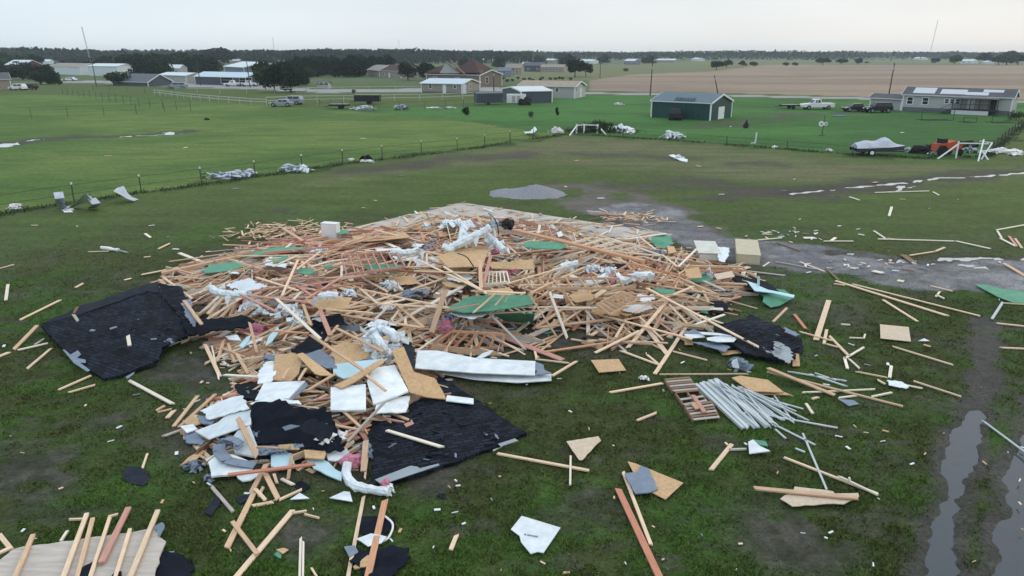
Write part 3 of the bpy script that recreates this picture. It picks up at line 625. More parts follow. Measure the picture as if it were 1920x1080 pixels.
board(206,968,221,964,.05,'pine','stub pointing right off the rafter tips of the upside down deck',.22)
board(114,1015,127,995,.06,'pale','short pale stick lying behind the upside down deck')

# ================================================================== WHITE PANELS, STRAND BOARD, GREEN SHEATHING
def pan(poly, dz, mt, label, th=.03, jag=0., crumple=0., name=None, seed=None, group=None, res=.3):
    nm = {'white_panel': 'white_siding', 'blue_foam': 'foam_sheet', 'strand_board': 'strand_board', 'strand_pale': 'strand_board', 'green_sheathing': 'green_sheathing'}.get(mt, 'panel')
    ct = {'white_siding': 'siding', 'foam_sheet': 'foam panel', 'strand_board': 'board panel', 'green_sheathing': 'sheathing'}.get(nm, 'panel')
    return sheet(name or nm, poly, dz, th, mt, label, ct, group, jag=jag, crumple=crumple, seed=seed, res=res)
pan([(783,657),(820,657),(890,671),(1004,677),(1003,703),(892,699),(778,690)], [.45,.45,.42,.4,.3,.3,.3], 'white_panel', 'long white soffit panel lying in the middle, upper of a pair', seed=1)
pan([(829,690),(892,700),(1034,700),(1034,713),(970,717),(890,711),(828,700)], .16, 'white_panel', 'long white fascia board below the long soffit panel', seed=2)
pan([(1003,677),(1018,683),(1022,694),(1034,699),(1003,702)], .3, 'grey_felt', 'torn grey end of the long white soffit panel', name='felt_scrap', jag=.06, seed=3)
pan([(893,671),(905,662),(925,656),(918,664),(900,672)], [.4,.5,.5,.5,.4], 'white_panel', 'small white sliver sticking up behind the long soffit panel', seed=4)
pan([(838,741),(888,747),(888,757),(836,751)], .22, 'white_panel', 'white trim board across the top of the diamond roof', seed=5)
pan([(495,717),(572,714),(540,747),(478,750)], [.5,.5,.6,.6], 'white_panel', 'bright white panel left of centre, above the crumpled black roofing', seed=6, th=.05)
pan([(468,756),(500,745),(560,752),(566,760),(520,757),(478,760)], .62, 'white_panel', 'ragged white strip along the top of the crumpled black roofing', jag=.05, crumple=.05, seed=7)
pan([(574,716),(578,722),(545,752),(542,746)], [.45,.4,.5,.55], 'grey_felt', 'grey edge under the bright white panel left of centre', name='felt_scrap', seed=8)
pan([(620,726),(686,720),(686,768),(620,769)], [.55,.5,.45,.45], 'white_panel', 'square white panel in the centre of the lower rubble', seed=9, th=.05)
pan([(700,690),(740,684),(766,733),(732,746),(700,757),(688,715)], [.55,.6,.45,.4,.4,.5], 'white_panel', 'big pale blue white panel beside the bent strand board', seed=10, th=.05)
pan([(706,756),(745,744),(769,742),(766,760),(761,772),(704,775)], .3, 'white_panel', 'ragged white panel on the upper corner of the diamond roof', jag=.03, seed=11)
pan([(624,683),(680,676),(727,672),(700,695),(645,710),(625,700)], [.5,.55,.6,.5,.45,.45], 'blue_foam', 'pale blue foam panel under the crossing boards in the centre', seed=12)
pan([(375,770),(400,757),(438,742),(452,740),(462,752),(468,766),(420,780),(392,785)], [.3,.35,.4,.45,.5,.5,.4,.3], 'white_panel', 'ragged white siding at the far left, upper of two', jag=.05, crumple=.05, seed=13)
pan([(370,775),(392,787),(408,783),(396,797),(374,792)], .2, 'grey_felt', 'grey underlay hanging from the upper left white siding', name='felt_scrap', crumple=.05, jag=.03, seed=14)
pan([(366,808),(408,792),(425,778),(470,768),(471,795),(440,806),(392,823)], [.25,.3,.4,.45,.45,.35,.25], 'white_panel', 'long white siding at the far left, lower of two', seed=15)
pan([(338,800),(362,796),(370,805),(350,812)], .2, 'white_panel', 'small white flap at the far left tip of the rubble', jag=.03, crumple=.04, seed=16)
pan([(347,810),(368,812),(385,825),(380,832),(355,830),(345,820)], .15, 'grey_felt', 'grey felt bundle at the left tip below the white flap', name='felt_scrap', crumple=.12, jag=.05, seed=17, res=.15)
pan([(445,808),(468,798),(486,845),(478,856),(440,848),(436,820)], [.35,.4,.25,.25,.2,.3], 'white_panel', 'white panel under the leaning board, left of the crumpled roofing', seed=18, th=.05)
pan([(390,866),(408,853),(436,852),(478,868),(470,880),(430,890),(396,893)], [.25,.3,.3,.25,.2,.2,.2], 'white_panel', 'broken white panel at the lower left of the rubble', jag=.03, seed=19, th=.05)
pan([(442,889),(470,880),(492,886),(470,900),(455,902)], .12, 'white_panel', 'small white panel below the red board, lower left', jag=.04, seed=20)
pan([(480,842),(498,838),(500,852),(486,852)], .22, 'blue_foam', 'pale blue scrap under the crumpled roofing, left', seed=21)
pan([(508,853),(530,846),(548,850),(552,868),(530,880),(508,874)], .16, 'blue_foam', 'blue foam panel below the crumpled roofing, middle', seed=22)
pan([(575,862),(600,860),(622,872),(640,885),(640,900),(610,888),(588,878)], .14, 'blue_foam', 'blue grey crumpled foam left of the curved duct', crumple=.05, jag=.03, seed=23)
pan([(612,850),(648,838),(655,848),(640,862),(615,862)], .2, 'white_panel', 'small white scrap above the pink insulation', jag=.03, crumple=.04, seed=24)
pan([(544,936),(562,924),(580,934)], .1, 'white_panel', 'small white triangle in the grass left of the curved duct', th=.02, seed=25)
pan([(618,933),(645,921),(656,922),(661,940)], .1, 'white_panel', 'white fan shaped scrap in the grass under the curved duct', th=.02, seed=26)
pan([(498,648),(503,632),(515,618),(521,612),(524,620),(510,640)], .5, 'blue_foam', 'pale blue strip standing up among studs, upper left', th=.03, seed=27)
pan([(448,648),(462,632),(470,628),(466,640),(455,652)], .45, 'blue_foam', 'pale blue strip lying left of a stud, upper left', seed=28)
pan([(422,630),(445,628),(452,638),(430,637)], .4, 'silver_foil', 'silver flap under the edge of the left roof strip', name='foil_flap', crumple=.04, seed=29)
pan([(485,700),(498,682),(515,678),(518,700),(508,716),(484,720)], .35, 'white_panel', 'crumpled pale sheet left of the strand boards', crumple=.1, jag=.05, seed=30, res=.15)
pan([(568,664),(600,655),(625,670),(632,690),(612,690),(585,678)], .5, 'grey_felt', 'grey shingle strip left of the blue foam in the centre', name='felt_scrap', jag=.04, seed=31)
pan([(1403,828),(1412,824),(1425,836),(1444,845),(1405,850)], [.1,.25,.2,.1,.1], 'white_panel', 'white bent scrap in the grass below the pipe stack', seed=32)
pan([(1412,824),(1436,827),(1440,836),(1425,834)], .12, 'green_sheathing', 'green scrap behind the white bent scrap below the pipes', seed=33)
w_ = pan([(978,967),(1051,989),(1019,1036),(1008,1034),(995,1038),(977,1016),(974,1004),(958,992)], .1, 'white_panel', 'torn white panel with a line of small print lying alone in the foreground grass', th=.02, seed=34)
# the line of print on that panel
u_, v_ = P(983, 1002, .1), P(1009, 1007, .1); dv = v_ - u_; dv.z = 0; up_ = Vector((-dv.y, dv.x, 0)).normalized(); mat('ink', (.16,.17,.19), rough=.8); pr = MB(); wl = Vector(w_.location); x_ = 0.
while x_ < 1:                                            # worn print, no longer readable
    l_ = rnd.uniform(.03, .06)
    if not .12 < x_ < .18: a_ = u_ + dv * x_ - wl; b_ = u_ + dv * min(1, x_ + l_) - wl; hgt = up_ * rnd.uniform(.022, .034); zz_ = Vector((0, 0, .004)); pr.quad([a_ + zz_ - hgt, b_ + zz_ - hgt, b_ + zz_ + hgt, a_ + zz_ + hgt])
    x_ += l_ + .022
pr.build('print_line', 'ink', w_)
# strand board
pan([(735,657),(757,650),(766,672),(776,697),(815,709),(830,733),(837,748),(800,744),(768,735),(752,700)], [.8,.85,.75,.65,.45,.35,.3,.3,.35,.55], 'strand_board', 'bent L shaped strand board standing over the diamond roof', th=.03, seed=40)
pan([(516,665),(548,662),(568,668),(560,700),(545,715),(510,712)], [.5,.5,.5,.45,.4,.4], 'strand_board', 'tan strand board square at centre left with two sticks across it', seed=41, th=.03)
pan([(556,664),(568,661),(625,704),(600,703),(590,700)], .62, 'strand_board', 'long diagonal strand board strip right of the tan square', seed=42)
pan([(622,648),(650,640),(692,650),(695,670),(660,680),(628,682)], [.6,.65,.6,.5,.5,.5], 'strand_board', 'broken strand board left of the silver duct bundle', jag=.05, seed=43)
pan([(626,722),(648,712),(705,678),(722,672),(718,680),(665,715),(640,727)], [.6,.65,.8,.85,.85,.65,.6], 'strand_board', 'long narrow strand board leaning across the blue foam', seed=44, th=.04)
pan([(337,873),(352,858),(380,842),(383,848),(368,861)], .12, 'strand_board', 'splintered strand board at the left tip of the rubble', jag=.02, seed=45)
pan([(345,790),(360,778),(385,790),(360,800)], .15, 'strand_board', 'strand board under the left white sidings', jag=.04, seed=46)
pan([(570,843),(612,846),(608,860),(572,858)], .28, 'strand_board', 'orange brown strand board under the edge of the crumpled roofing', seed=47)
pan([(522,834),(550,832),(552,842),(525,840)], .35, 'strand_board', 'strand board edge under the crumpled roofing, left of the orange one', seed=48)
pan([(1062,827),(1122,818),(1127,826),(1112,840),(1092,862),(1086,862)], .09, 'strand_pale', 'pale triangular strand board alone in the grass', th=.02, jag=.015, seed=49)
pan([(1177,865),(1192,869),(1281,905),(1248,936),(1212,918),(1190,890)], .09, 'strand_board', 'pointed strand board in the foreground with grey felt across it', th=.02, seed=50)
pan([(1171,887),(1197,884),(1200,873),(1216,878),(1234,916),(1220,922),(1192,925),(1180,905)], .14, 'grey_felt', 'grey felt patch lying on the pointed strand board', name='felt_scrap', crumple=.015, jag=.02, seed=51)
pan([(1108,675),(1160,673),(1174,694),(1123,698)], .09, 'strand_board', 'square strand board lying alone in the green grass', th=.02, seed=52)
pan([(1650,608),(1704,613),(1708,640),(1651,634)], .09, 'strand_pale', 'pale strand board lying alone in the grass at the right', th=.02, seed=53)
pan([(1372,708),(1388,704),(1440,712),(1470,735),(1408,733)], .2, 'strand_board', 'strand board on the far end of the pipe stack, upper', seed=54)
pan([(1402,729),(1468,734),(1488,742),(1480,740),(1420,738)], .1, 'strand_board', 'strand board on the far end of the pipe stack, lower', seed=55)
pan([(1463,935),(1487,921),(1490,912),(1562,921),(1565,925),(1609,924),(1611,931),(1600,936),(1582,945),(1550,944),(1486,949)], .09, 'strand_pale', 'ragged pale strand board at the lower right under a plank', th=.02, jag=.02, seed=56)
pan([(662,1062),(690,1040),(700,1048),(696,1060),(665,1066)], .12, 'strand_board', 'strand board scrap under two planks at the bottom edge', seed=57)
pan([(518,1030),(532,1027),(541,1030),(530,1038)], .08, 'strand_board', 'tiny tan scrap in the foreground grass', th=.02, seed=58)
pan([(514,1040),(520,1033),(528,1040),(526,1047)], .07, 'green_sheathing', 'tiny green scrap beside the tiny tan scrap in the foreground', th=.02, seed=59)
pan([(570,562),(618,556),(660,558),(650,578),(600,580)], .75, 'strand_board', 'tan strand board in the left middle of the heap', seed=60)
pan([(1284,505),(1310,500),(1316,520),(1288,522)], .6, 'strand_board', 'strand board at the right end of the heap', seed=61)
pan([(1338,514),(1372,508),(1378,518),(1345,524)], .6, 'strand_pale', 'pale strand board beside the silver wrap, right end', seed=62)
pan([(1250,460),(1264,462),(1268,472),(1254,475)], .35, 'strand_board', 'small strand board beside the crumpled green sheet', seed=63)
pan([(660,443),(700,436),(760,436),(770,444),(700,452),(665,452)], .3, 'strand_board', 'orange board lying on the slab left of the foil', crumple=.03, seed=64)
pan([(915,492),(1000,486),(1000,505),(922,503)], [.9,1.0,.8,.8], 'strand_board', 'orange brown box side in the middle of the heap', seed=65, th=.03)
pan([(820,480),(870,464),(915,470),(905,500),(840,500)], .9, 'strand_board', 'brown board slope behind the middle studs', crumple=.05, seed=66)
# green sheathing
pan([(836,580),(878,556),(925,553),(1000,553),(1000,570),(925,582),(870,586)], .55, 'green_sheathing', 'long green sheathing wall lying under studs in the centre of the heap', seed=70)
pan([(925,588),(960,585),(1000,588),(990,604),(950,602)], .3, 'green_sheathing', 'green sheathing below the long green wall', jag=.04, seed=71)
pan([(988,587),(1003,588),(998,608),(990,600)], .2, 'green_sheathing', 'narrow green splinter at the right of the green wall', seed=72)
pan([(382,506),(398,494),(440,491),(465,497),(430,508),(384,512)], .3, 'green_sheathing', 'green sheathing near the left tip of the heap', seed=73)
pan([(452,482),(520,460),(560,463),(575,468),(520,473),(470,480)], .35, 'green_sheathing', 'long green sheathing at the upper left on the slab', seed=74)
pan([(510,487),(535,484),(530,490),(512,492)], .4, 'green_sheathing', 'small green patch below the upper left sheathing', seed=75)
pan([(558,505),(572,502),(592,508),(580,515),(560,512)], .7, 'green_sheathing', 'small green scrap among pink studs at left', seed=76)
pan([(605,498),(622,495),(626,500),(608,502)], .7, 'green_sheathing', 'tiny green patch beside the pink studs', seed=77)
pan([(682,499),(700,495),(755,496),(748,505),(690,506)], .8, 'green_sheathing', 'narrow green sheathing below the maroon bundle', seed=78)
pan([(982,455),(992,452),(1050,454),(1062,460),(1052,467),(1010,466),(984,463)], .85, 'green_sheathing', 'green sheathing lying beside the long orange beam', seed=79)
pan([(1222,447),(1232,441),(1258,444),(1265,456),(1248,464),(1228,462)], .35, 'green_sheathing', 'crumpled green sheet at the right corner of the slab', crumple=.15, jag=.1, seed=80, res=.2)
pan([(1400,527),(1420,540),(1470,543),(1489,557),(1462,573),(1445,576),(1430,566),(1432,556)], [.3,.35,.35,.12,.12,.12,.15,.2], 'green_sheathing', 'green sheathing lying in the grass right of the heap', crumple=.02, seed=81)
pan([(1400,526),(1440,543),(1490,553),(1488,558),(1450,549),(1415,545)], .42, 'blue_foam', 'pale blue edge along the green sheathing right of the heap', seed=82)
pan([(1420,518),(1425,518),(1424,540),(1420,540)], [.9,.9,.3,.3], 'white_panel', 'small white upright at the green sheathing right of the heap', seed=83)
pan([(1226,540),(1262,543),(1275,552),(1240,550)], .6, 'green_sheathing', 'green sheathing under studs at the right of the heap', seed=84)
pan([(1312,572),(1325,575),(1328,588),(1315,585)], .15, 'green_sheathing', 'small green scrap by the small black felt', seed=85)
pan([(1828,533),(1852,534),(1880,541),(1925,547),(1925,568),(1900,567),(1870,556)], .1, 'green_sheathing', 'green sheathing lying beyond the grass at the right edge', crumple=.015, seed=86)
pan([(632,432),(652,430),(654,436),(634,440)], .5, 'green_sheathing', 'green board behind the white appliance', seed=87)
pan([(1044,436),(1052,433),(1056,441),(1047,444)], .9, 'white_panel', 'small white scrap beside the teal tub', seed=88)

# ================================================================== DUCTS, FOIL AND BUNDLES
duct([(652,866,.55),(650,892,.3),(665,910,.2),(700,918,.18),(730,922,.2)], .13, 'curved silver duct running out over the grass in the foreground', seed=3)
heap(726,926,.16,.2,.22,'silver_foil','crushed grey end of the curved foreground duct','duct end','crushed_duct_end',seed=4)
heap(660,868,.27,.22,.2,'pink_fibre','pink insulation at the top of the curved foreground duct','insulation','insulation_tuft',seed=5,dz=.15)
heap(722,912,.1,.12,.16,'pink_fibre','pink tuft at the end of the curved foreground duct','insulation','insulation_tuft',seed=6,dz=.12)
nb = 0
for pts, lab in (([(678,645,.7),(700,622,1.0),(722,616,1.1)], 'leftmost silver duct of the bundle in the lower middle'),
                 ([(690,660,.5),(692,640,.8),(712,625,1.0)], 'short silver duct standing at the left of the bundle'),
                 ([(704,630,1.0),(716,648,.8),(726,662,.5)], 'middle silver duct of the bundle, bent downward'),
                 ([(722,618,1.1),(738,628,1.0),(742,650,.6),(728,662,.4)], 'right silver duct of the bundle, curled into a hook'),
                 ([(700,664,.4),(702,682,.3)], 'stub of silver duct hanging below the bundle')):
    nb += 1; duct(pts, .16, lab, seed=nb + 20, crum=.16)
heap(712,615,.5,.4,.3,'silver_foil','crumpled foil crowning the bundle of silver ducts','foil','crumpled_foil',seed=9,dz=.5)
duct([(752,640,.5),(762,636,.5)], .12, 'small dark mouthed duct right of the bundle', mt='grey_metal', seed=31)
duct([(838,470,.9),(870,452,1.3),(905,435,1.6),(920,426,1.8)], .22, 'long silver duct climbing to the top of the heap', seed=32, crum=.18)
duct([(866,466,.9),(868,440,1.3),(872,420,1.6)], .26, 'upright flattened silver duct at the top of the heap', seed=33, crum=.2)
duct([(912,440,1.4),(930,455,1.1),(945,470,.9)], .19, 'silver duct coming down the right of the heap top', seed=34, crum=.16)
duct([(908,450,1.2),(922,458,1.0),(930,464,.8)], .12, 'thin silver duct beside the duct coming down the heap top', seed=35, crum=.16)
duct([(734,472,.9),(760,474,.9),(785,470,.9)], .2, 'white silver duct lying left of the heap top', seed=36)
duct([(1050,502,.9),(1068,496,.95),(1084,494,1.0)], .17, 'silver duct left of the foil tangle on the right of the heap', seed=37)
duct([(1098,532,.9),(1118,528,.95),(1136,518,1.0)], .17, 'curved silver duct at the front of the foil tangle on the right', seed=38)
duct([(1160,520,1.0),(1168,530,.9)], .16, 'short upright silver duct at the right of the foil tangle', seed=39)
duct([(1190,515,.9),(1206,516,.95),(1220,515,.9)], .15, 'silver duct with a dark mouth right of the foil tangle', seed=40)
duct([(395,540,.8),(408,548,.9),(440,552,.8),(466,552,.7)], .17, 'silver duct at the left of the heap behind the big roof slab', seed=41)
duct([(600,556,.9),(620,553,.95),(632,555,.9)], .16, 'short silver duct in the left middle of the heap', seed=42)
duct([(190,464,.08),(208,467,.1),(222,469,.08)], .11, 'white tube scrap alone in the grass at left', mt='white', seed=43)
duct([(222,469,.08),(240,474,.06)], .05, 'thin grey tube beside the white tube scrap at left', mt='grey_metal', seed=44)
for i, (x, y, sx, sy, sz, mt_, lab) in enumerate([
    (850,425,1.3,.8,.5,'silver_foil','broad crumpled foil left of the heap top'), (925,430,.8,.7,.6,'grey_metal','grey crushed metal at the very top of the heap'),
    (950,430,.6,.6,.5,'dark_stuff','dark coil at the very top of the heap'), (895,428,.6,.5,.4,'silver_foil','shredded foil between the ducts on the heap top'),
    (760,432,.9,.4,.2,'silver_foil','thin foil far left of the heap top'), (800,428,.7,.5,.3,'silver_foil','small foil left of the broad foil'),
    (985,468,.7,.4,.3,'silver_foil','foil below the green sheathing in the middle'), (935,478,.5,.4,.3,'pink_fibre','pale pink insulation at the foot of the heap top ducts'),
    (1110,510,.6,.5,.4,'silver_foil','foil tangle on the right of the heap, left half'), (1140,515,.8,.6,.45,'silver_foil','foil tangle on the right of the heap, right half'),
    (1145,528,.6,.4,.25,'pink_fibre','pink insulation below the foil tangle on the right'), (1040,437,.6,.4,.4,'silver_foil','white foil bundle beside the teal tub'),
    (735,542,.7,.5,.5,'silver_foil','silver wrapped box in the middle left of the heap'), (745,486,.55,.5,.4,'maroon','maroon bundle below the white duct, left of centre'),
    (1325,520,.5,.4,.6,'silver_foil','silver wrap standing at the right end of the heap'), (540,590,.8,.6,.5,'silver_foil','shredded foil in the lower left of the heap'),
    (560,607,.55,.5,.4,'silver_foil','foil ball in the lower left of the heap'), (470,580,.6,.5,.45,'silver_foil','foil over the left roof strip'),
    (488,588,.6,.4,.25,'white_panel','white curled scrap over the left roof strip'), (480,625,.7,.4,.25,'pink_fibre','pink insulation below the left roof strip'),
    (835,620,.5,.4,.35,'pink_fibre','lilac insulation among studs in front centre'), (960,515,.5,.4,.3,'pink_fibre','lilac insulation right of the standing studs'),
    (655,555,.6,.4,.3,'silver_foil','foil beside the tan board in the left middle'), (1225,477,.9,.5,.3,'grey_felt','grey crumpled sheet near the slab right corner'),
    (430,835,.42,.3,.28,'grey_felt','grey curled felt at the left of the crumpled roofing'), (362,880,.4,.32,.25,'grey_felt','grey felt ball at the lower left tip'),
    (392,900,.26,.24,.22,'grey_felt','small grey bag on a stick at the lower left'), (495,860,.34,.2,.22,'dark_felt','dark rounded bundle above the red board'),
    (690,850,.3,.5,.25,'grey_felt','shredded grey felt at the left corner of the diamond roof'), (1207,712,.26,.2,.2,'white','crumpled white plastic alone in the grass'),
    (727,890,.25,.12,.1,'grey_felt','grey scrap at the lower left of the diamond roof'), (827,932,.17,.14,.06,'dark_felt','small dark scrap alone in the foreground grass')]):
    heap(x, y, sx * .62, sy * .62, sz * .8, mt_, lab, 'foil' if mt_ == 'silver_foil' else 'bundle', {'silver_foil': 'crumpled_foil', 'pink_fibre': 'insulation_tuft', 'white': 'plastic_scrap'}.get(mt_, 'crumpled_bundle'), seed=i + 40, rough=.95, dz=.1 if y < 660 else .02)
# grey felt curl: a strip that rolls over itself
def curl(pts, wdt, mt_, label):
    w = [P(a, b, d) for a, b, d in pts]; b = MB(); n = len(w)
    for i in range(n - 1):
        for k in range(4):
            t0, t1 = k / 4, (k + 1) / 4; A = w[i].lerp(w[i + 1], t0); B_ = w[i].lerp(w[i + 1], t1)
            d = (w[i + 1] - w[i]); s_ = Vector((-d.y, d.x, 0)).normalized() * wdt / 2
            b.quad([A - s_, A + s_, B_ + s_, B_ - s_]); b.quad([B_ - s_ - Vector((0,0,.015)), B_ + s_ - Vector((0,0,.015)), A + s_ - Vector((0,0,.015)), A - s_ - Vector((0,0,.015))])
    return tag(b.build('felt_curl', mt_, loc=tuple(w[0])), label, 'felt')
curl([(412,832,.25),(410,845,.3),(425,862,.35),(450,868,.3),(478,872,.25)], .3, 'grey_felt', 'long grey felt strip curling across the lower left panels')
curl([(425,820,.4),(440,824,.5),(452,832,.45),(440,842,.4)], .22, 'grey_felt', 'grey felt loop on top of the lower left panels')
sheet('felt_sheet', [(400,935),(416,925),(412,945),(396,966),(382,960)], .06, .02, 'dark_felt', 'dark shingle strip in the grass left of the gray stick', 'felt', crumple=.02, jag=.02, seed=90)
sheet('felt_sheet', [(440,935),(470,925),(476,932),(450,945)], .06, .02, 'dark_felt', 'dark shingle strip in the grass right of the gray stick', 'felt', crumple=.02, jag=.02, seed=91)
sheet('felt_sheet', [(550,905),(566,900),(582,910),(570,920),(556,914)], .06, .02, 'black_felt', 'black felt scrap in the grass left of the curved duct', 'felt', crumple=.03, jag=.03, seed=92)
sh_ = sheet('dark_sheet', [(230,882),(242,875),(262,875),(278,884),(280,900),(270,910),(245,906),(231,898)], .05, .02, 'dark_felt', 'dark rounded sheet lying alone in the grass at left', 'sheet', crumple=.01, seed=93)
sheet('felt_sheet', [(672,968),(705,966),(740,968),(742,985),(720,1002),(680,1000),(670,985)], .06, .02, 'black_felt', 'black felt between the two long planks at the bottom, upper', 'felt', crumple=.04, jag=.04, seed=94)
sheet('felt_sheet', [(655,1050),(668,1030),(700,1024),(735,1024),(768,1030),(765,1050),(745,1072),(700,1100),(670,1062)], .1, .04, 'black_felt', 'torn black roofing under the two long planks at the bottom edge', 'felt', crumple=.1, freq=2.5, jag=.06, seed=95, res=.12)
pan([(668,1010),(695,1000),(725,1006),(715,1018),(690,1024),(676,1014)], .12, 'white_panel', 'white scrap between the two long planks at the bottom', th=.02, jag=.02, seed=96)
sheet('felt_sheet', [(645,1025),(665,1022),(672,1035),(655,1045)], .08, .02, 'grey_felt', 'grey shingle left of the two long planks at the bottom', 'felt', crumple=.02, seed=97)
# teal tub, white appliance, tan boxes
tb = MB(); c = P(1067,446,.45); tb.cyl((0,0,0),(0,0,.4),.28,.34,12); tb.cyl((0,0,.4),(0,0,.43),.37,.37,12); o = tb.build('tub', 'teal', loc=tuple(c)); o.rotation_euler = (1.0,.3,0); tag(o, 'teal plastic tub tipped over at the back of the heap', 'tub')
def cabinet(fl, fr, depth_px, hgt, mt_, name, label, cat, lid=None, door=False):
    a = P(*fl, 0); b_ = P(*fr, 0); d = (b_ - a); d.z = 0; L_ = d.length; rz = math.atan2(d.y, d.x); dep = depth_px
    o = empty(name, a, label, cat, rz=rz); m_ = MB(); m_.box((0,0,.02),(L_,dep,hgt)); m_.build('casing', mt_, o)
    m_ = MB(); m_.box((-.02,-.02,hgt),(L_+.02,dep+.02,hgt+.03)); m_.build('top', lid or mt_, o)
    m_ = MB(); m_.box((.05,-.025,.08),(L_-.05,-.002,hgt-.06)); m_.build('front_panel', lid or mt_, o); return o
cabinet((604,454),(632,454), .45, 1.05, 'white', 'appliance', 'white appliance standing on the slab at the upper left', 'appliance')
cabinet((1309,490),(1350,495), 2.5, .42, 'timber_grey', 'kitchen_cabinet', 'tan cabinet lying on the gravel with pale wrap over one end', 'cabinet', lid='cabinet_pale')
cabinet((1380,495),(1424,498), 3.2, .5, 'cardboard', 'kitchen_cabinet', 'tan cabinet lying on the gravel, right of the wrapped one', 'cabinet')
sheet('plastic_wrap', [(1335,462),(1368,465),(1366,478),(1358,492),(1348,490),(1346,478)], .5, .015, 'silver_foil', 'pale plastic wrap draped over the left tan cabinet', 'wrap', crumple=.06, jag=.04, res=.2, seed=98)
# loose wires
for pts, lab in (([(916,400,1.2),(925,408,2.2),(932,420,1.9),(935,440,1.2)], 'black cable arching over the heap top'), ([(945,480,1.0),(955,490,1.3),(968,480,1.0)], 'black cable looping below the foil in the middle'), ([(858,475,1.2),(875,482,1.3),(888,500,.9)], 'dark cable hanging over the brown board slope'),
                 ([(722,968,.08),(735,980,.1),(736,992,.1),(728,1008,.08),(718,1015,.06)], 'pale bent wire beside the right plank at the bottom')):
    w = [P(a, b, d) for a, b, d in pts]; m_ = MB(); m_.tube(w, .025, 5); tag(m_.build('cable', 'wire_black' if 'pale' not in lab else 'white', loc=tuple(w[0])), lab, 'cable')

# ================================================================== PIPES, PALLETS
pg_ = 'stacked pale steel studs'
for i in range(15):
    u = i / 14; x1 = 1303 + 40 * u; y1 = 722 - 11 * u; x2 = 1390 + 58 * u + rnd.uniform(-8, 8); y2 = 803 - 6 * u + rnd.uniform(-5, 3)
    board(x1, y1, x2, y2, .10, 'vinyl', 'long pale channel in the neat stack lying right of the pallets', .06 + .05 * (i % 3 == 1), th=.05, group=pg_, name='vinyl_channel', cat='channel')
for i in range(30):
    a = rnd.uniform(-.12, .3); x1 = 1335 + rnd.uniform(0, 75); y1 = 713 + (x1 - 1335) * .28 + rnd.uniform(-4, 10); Lp = rnd.uniform(60, 120); ang = R(38) + a * rnd.choice((-1, 1)) * .9
    board(x1, y1, x1 + Lp * math.cos(ang) * 1.1, min(y1 + Lp * math.sin(ang), 828), .038, 'vinyl', 'loose pale channel fanned out over the right side of the stack', .12 + .02 * (i % 7), .06, th=.035, group='fanned pale channels', name='vinyl_channel', cat='channel')
for x1, y1, x2, y2, lab in ((1400,737,1503,766,'thin channel poking right from the fan, upper'), (1420,775,1569,802,'thin channel pointing far right from the fan'), (1451,741,1488,792,'thin channel crossing the fan steeply'), (1440,790,1530,835,'thin channel at the lower right of the fan'), (1505,812,1550,918,'long pale strip across the plank at lower right'),
                            (1455,806,1473,822,'short channel below the fan'), (1843+0,789,1925,850,'long pale pipe at the right edge by the puddle'), (1490,840,1510,848,'small pale scrap between fan and plank')):
    board(x1, y1, x2, y2, .05, 'vinyl', lab, .07, th=.03, name='vinyl_channel', cat='channel')
def pallet(qd, label, miss=()):
    a, b_, c, d = [P(x, y, .06) for x, y in qd]; o = empty('pallet', a, label, 'pallet')
    for i in range(3):
        u = i / 2; m_ = MB(); m_.bar(a.lerp(b_, u) - a, d.lerp(c, u) - a, .05, .1); m_.build('stringer', 'timber_brown', o)
    for i in range(6):
        if i in miss: continue
        u = i / 5; m_ = MB(); m_.bar(a.lerp(d, u) - a + Vector((0,0,.06)), b_.lerp(c, u) - a + Vector((0,0,.06)), .10, .02); m_.build('slat', 'timber_grey' if i % 2 else 'timber_brown', o)
pallet([(1247,715),(1293,711),(1308,732),(1262,736)], 'slatted wooden pallet at the left of the pale stack, farther one')
pallet([(1284,765),(1334,757),(1348,785),(1300,790)], 'slatted wooden pallet at the left of the pale stack, nearer one')
pallet([(1266,739),(1310,735),(1325,754),(1282,762)], 'broken wooden pallet between the two whole ones', (1,2,4))
board(1300,742,1321,773,.12,'pink','reddish plank lying on the broken pallet',.2)
pan([(1296,757),(1306,752),(1316,764),(1304,767)], .2, 'strand_board', 'small strand board on the broken pallet', seed=99)

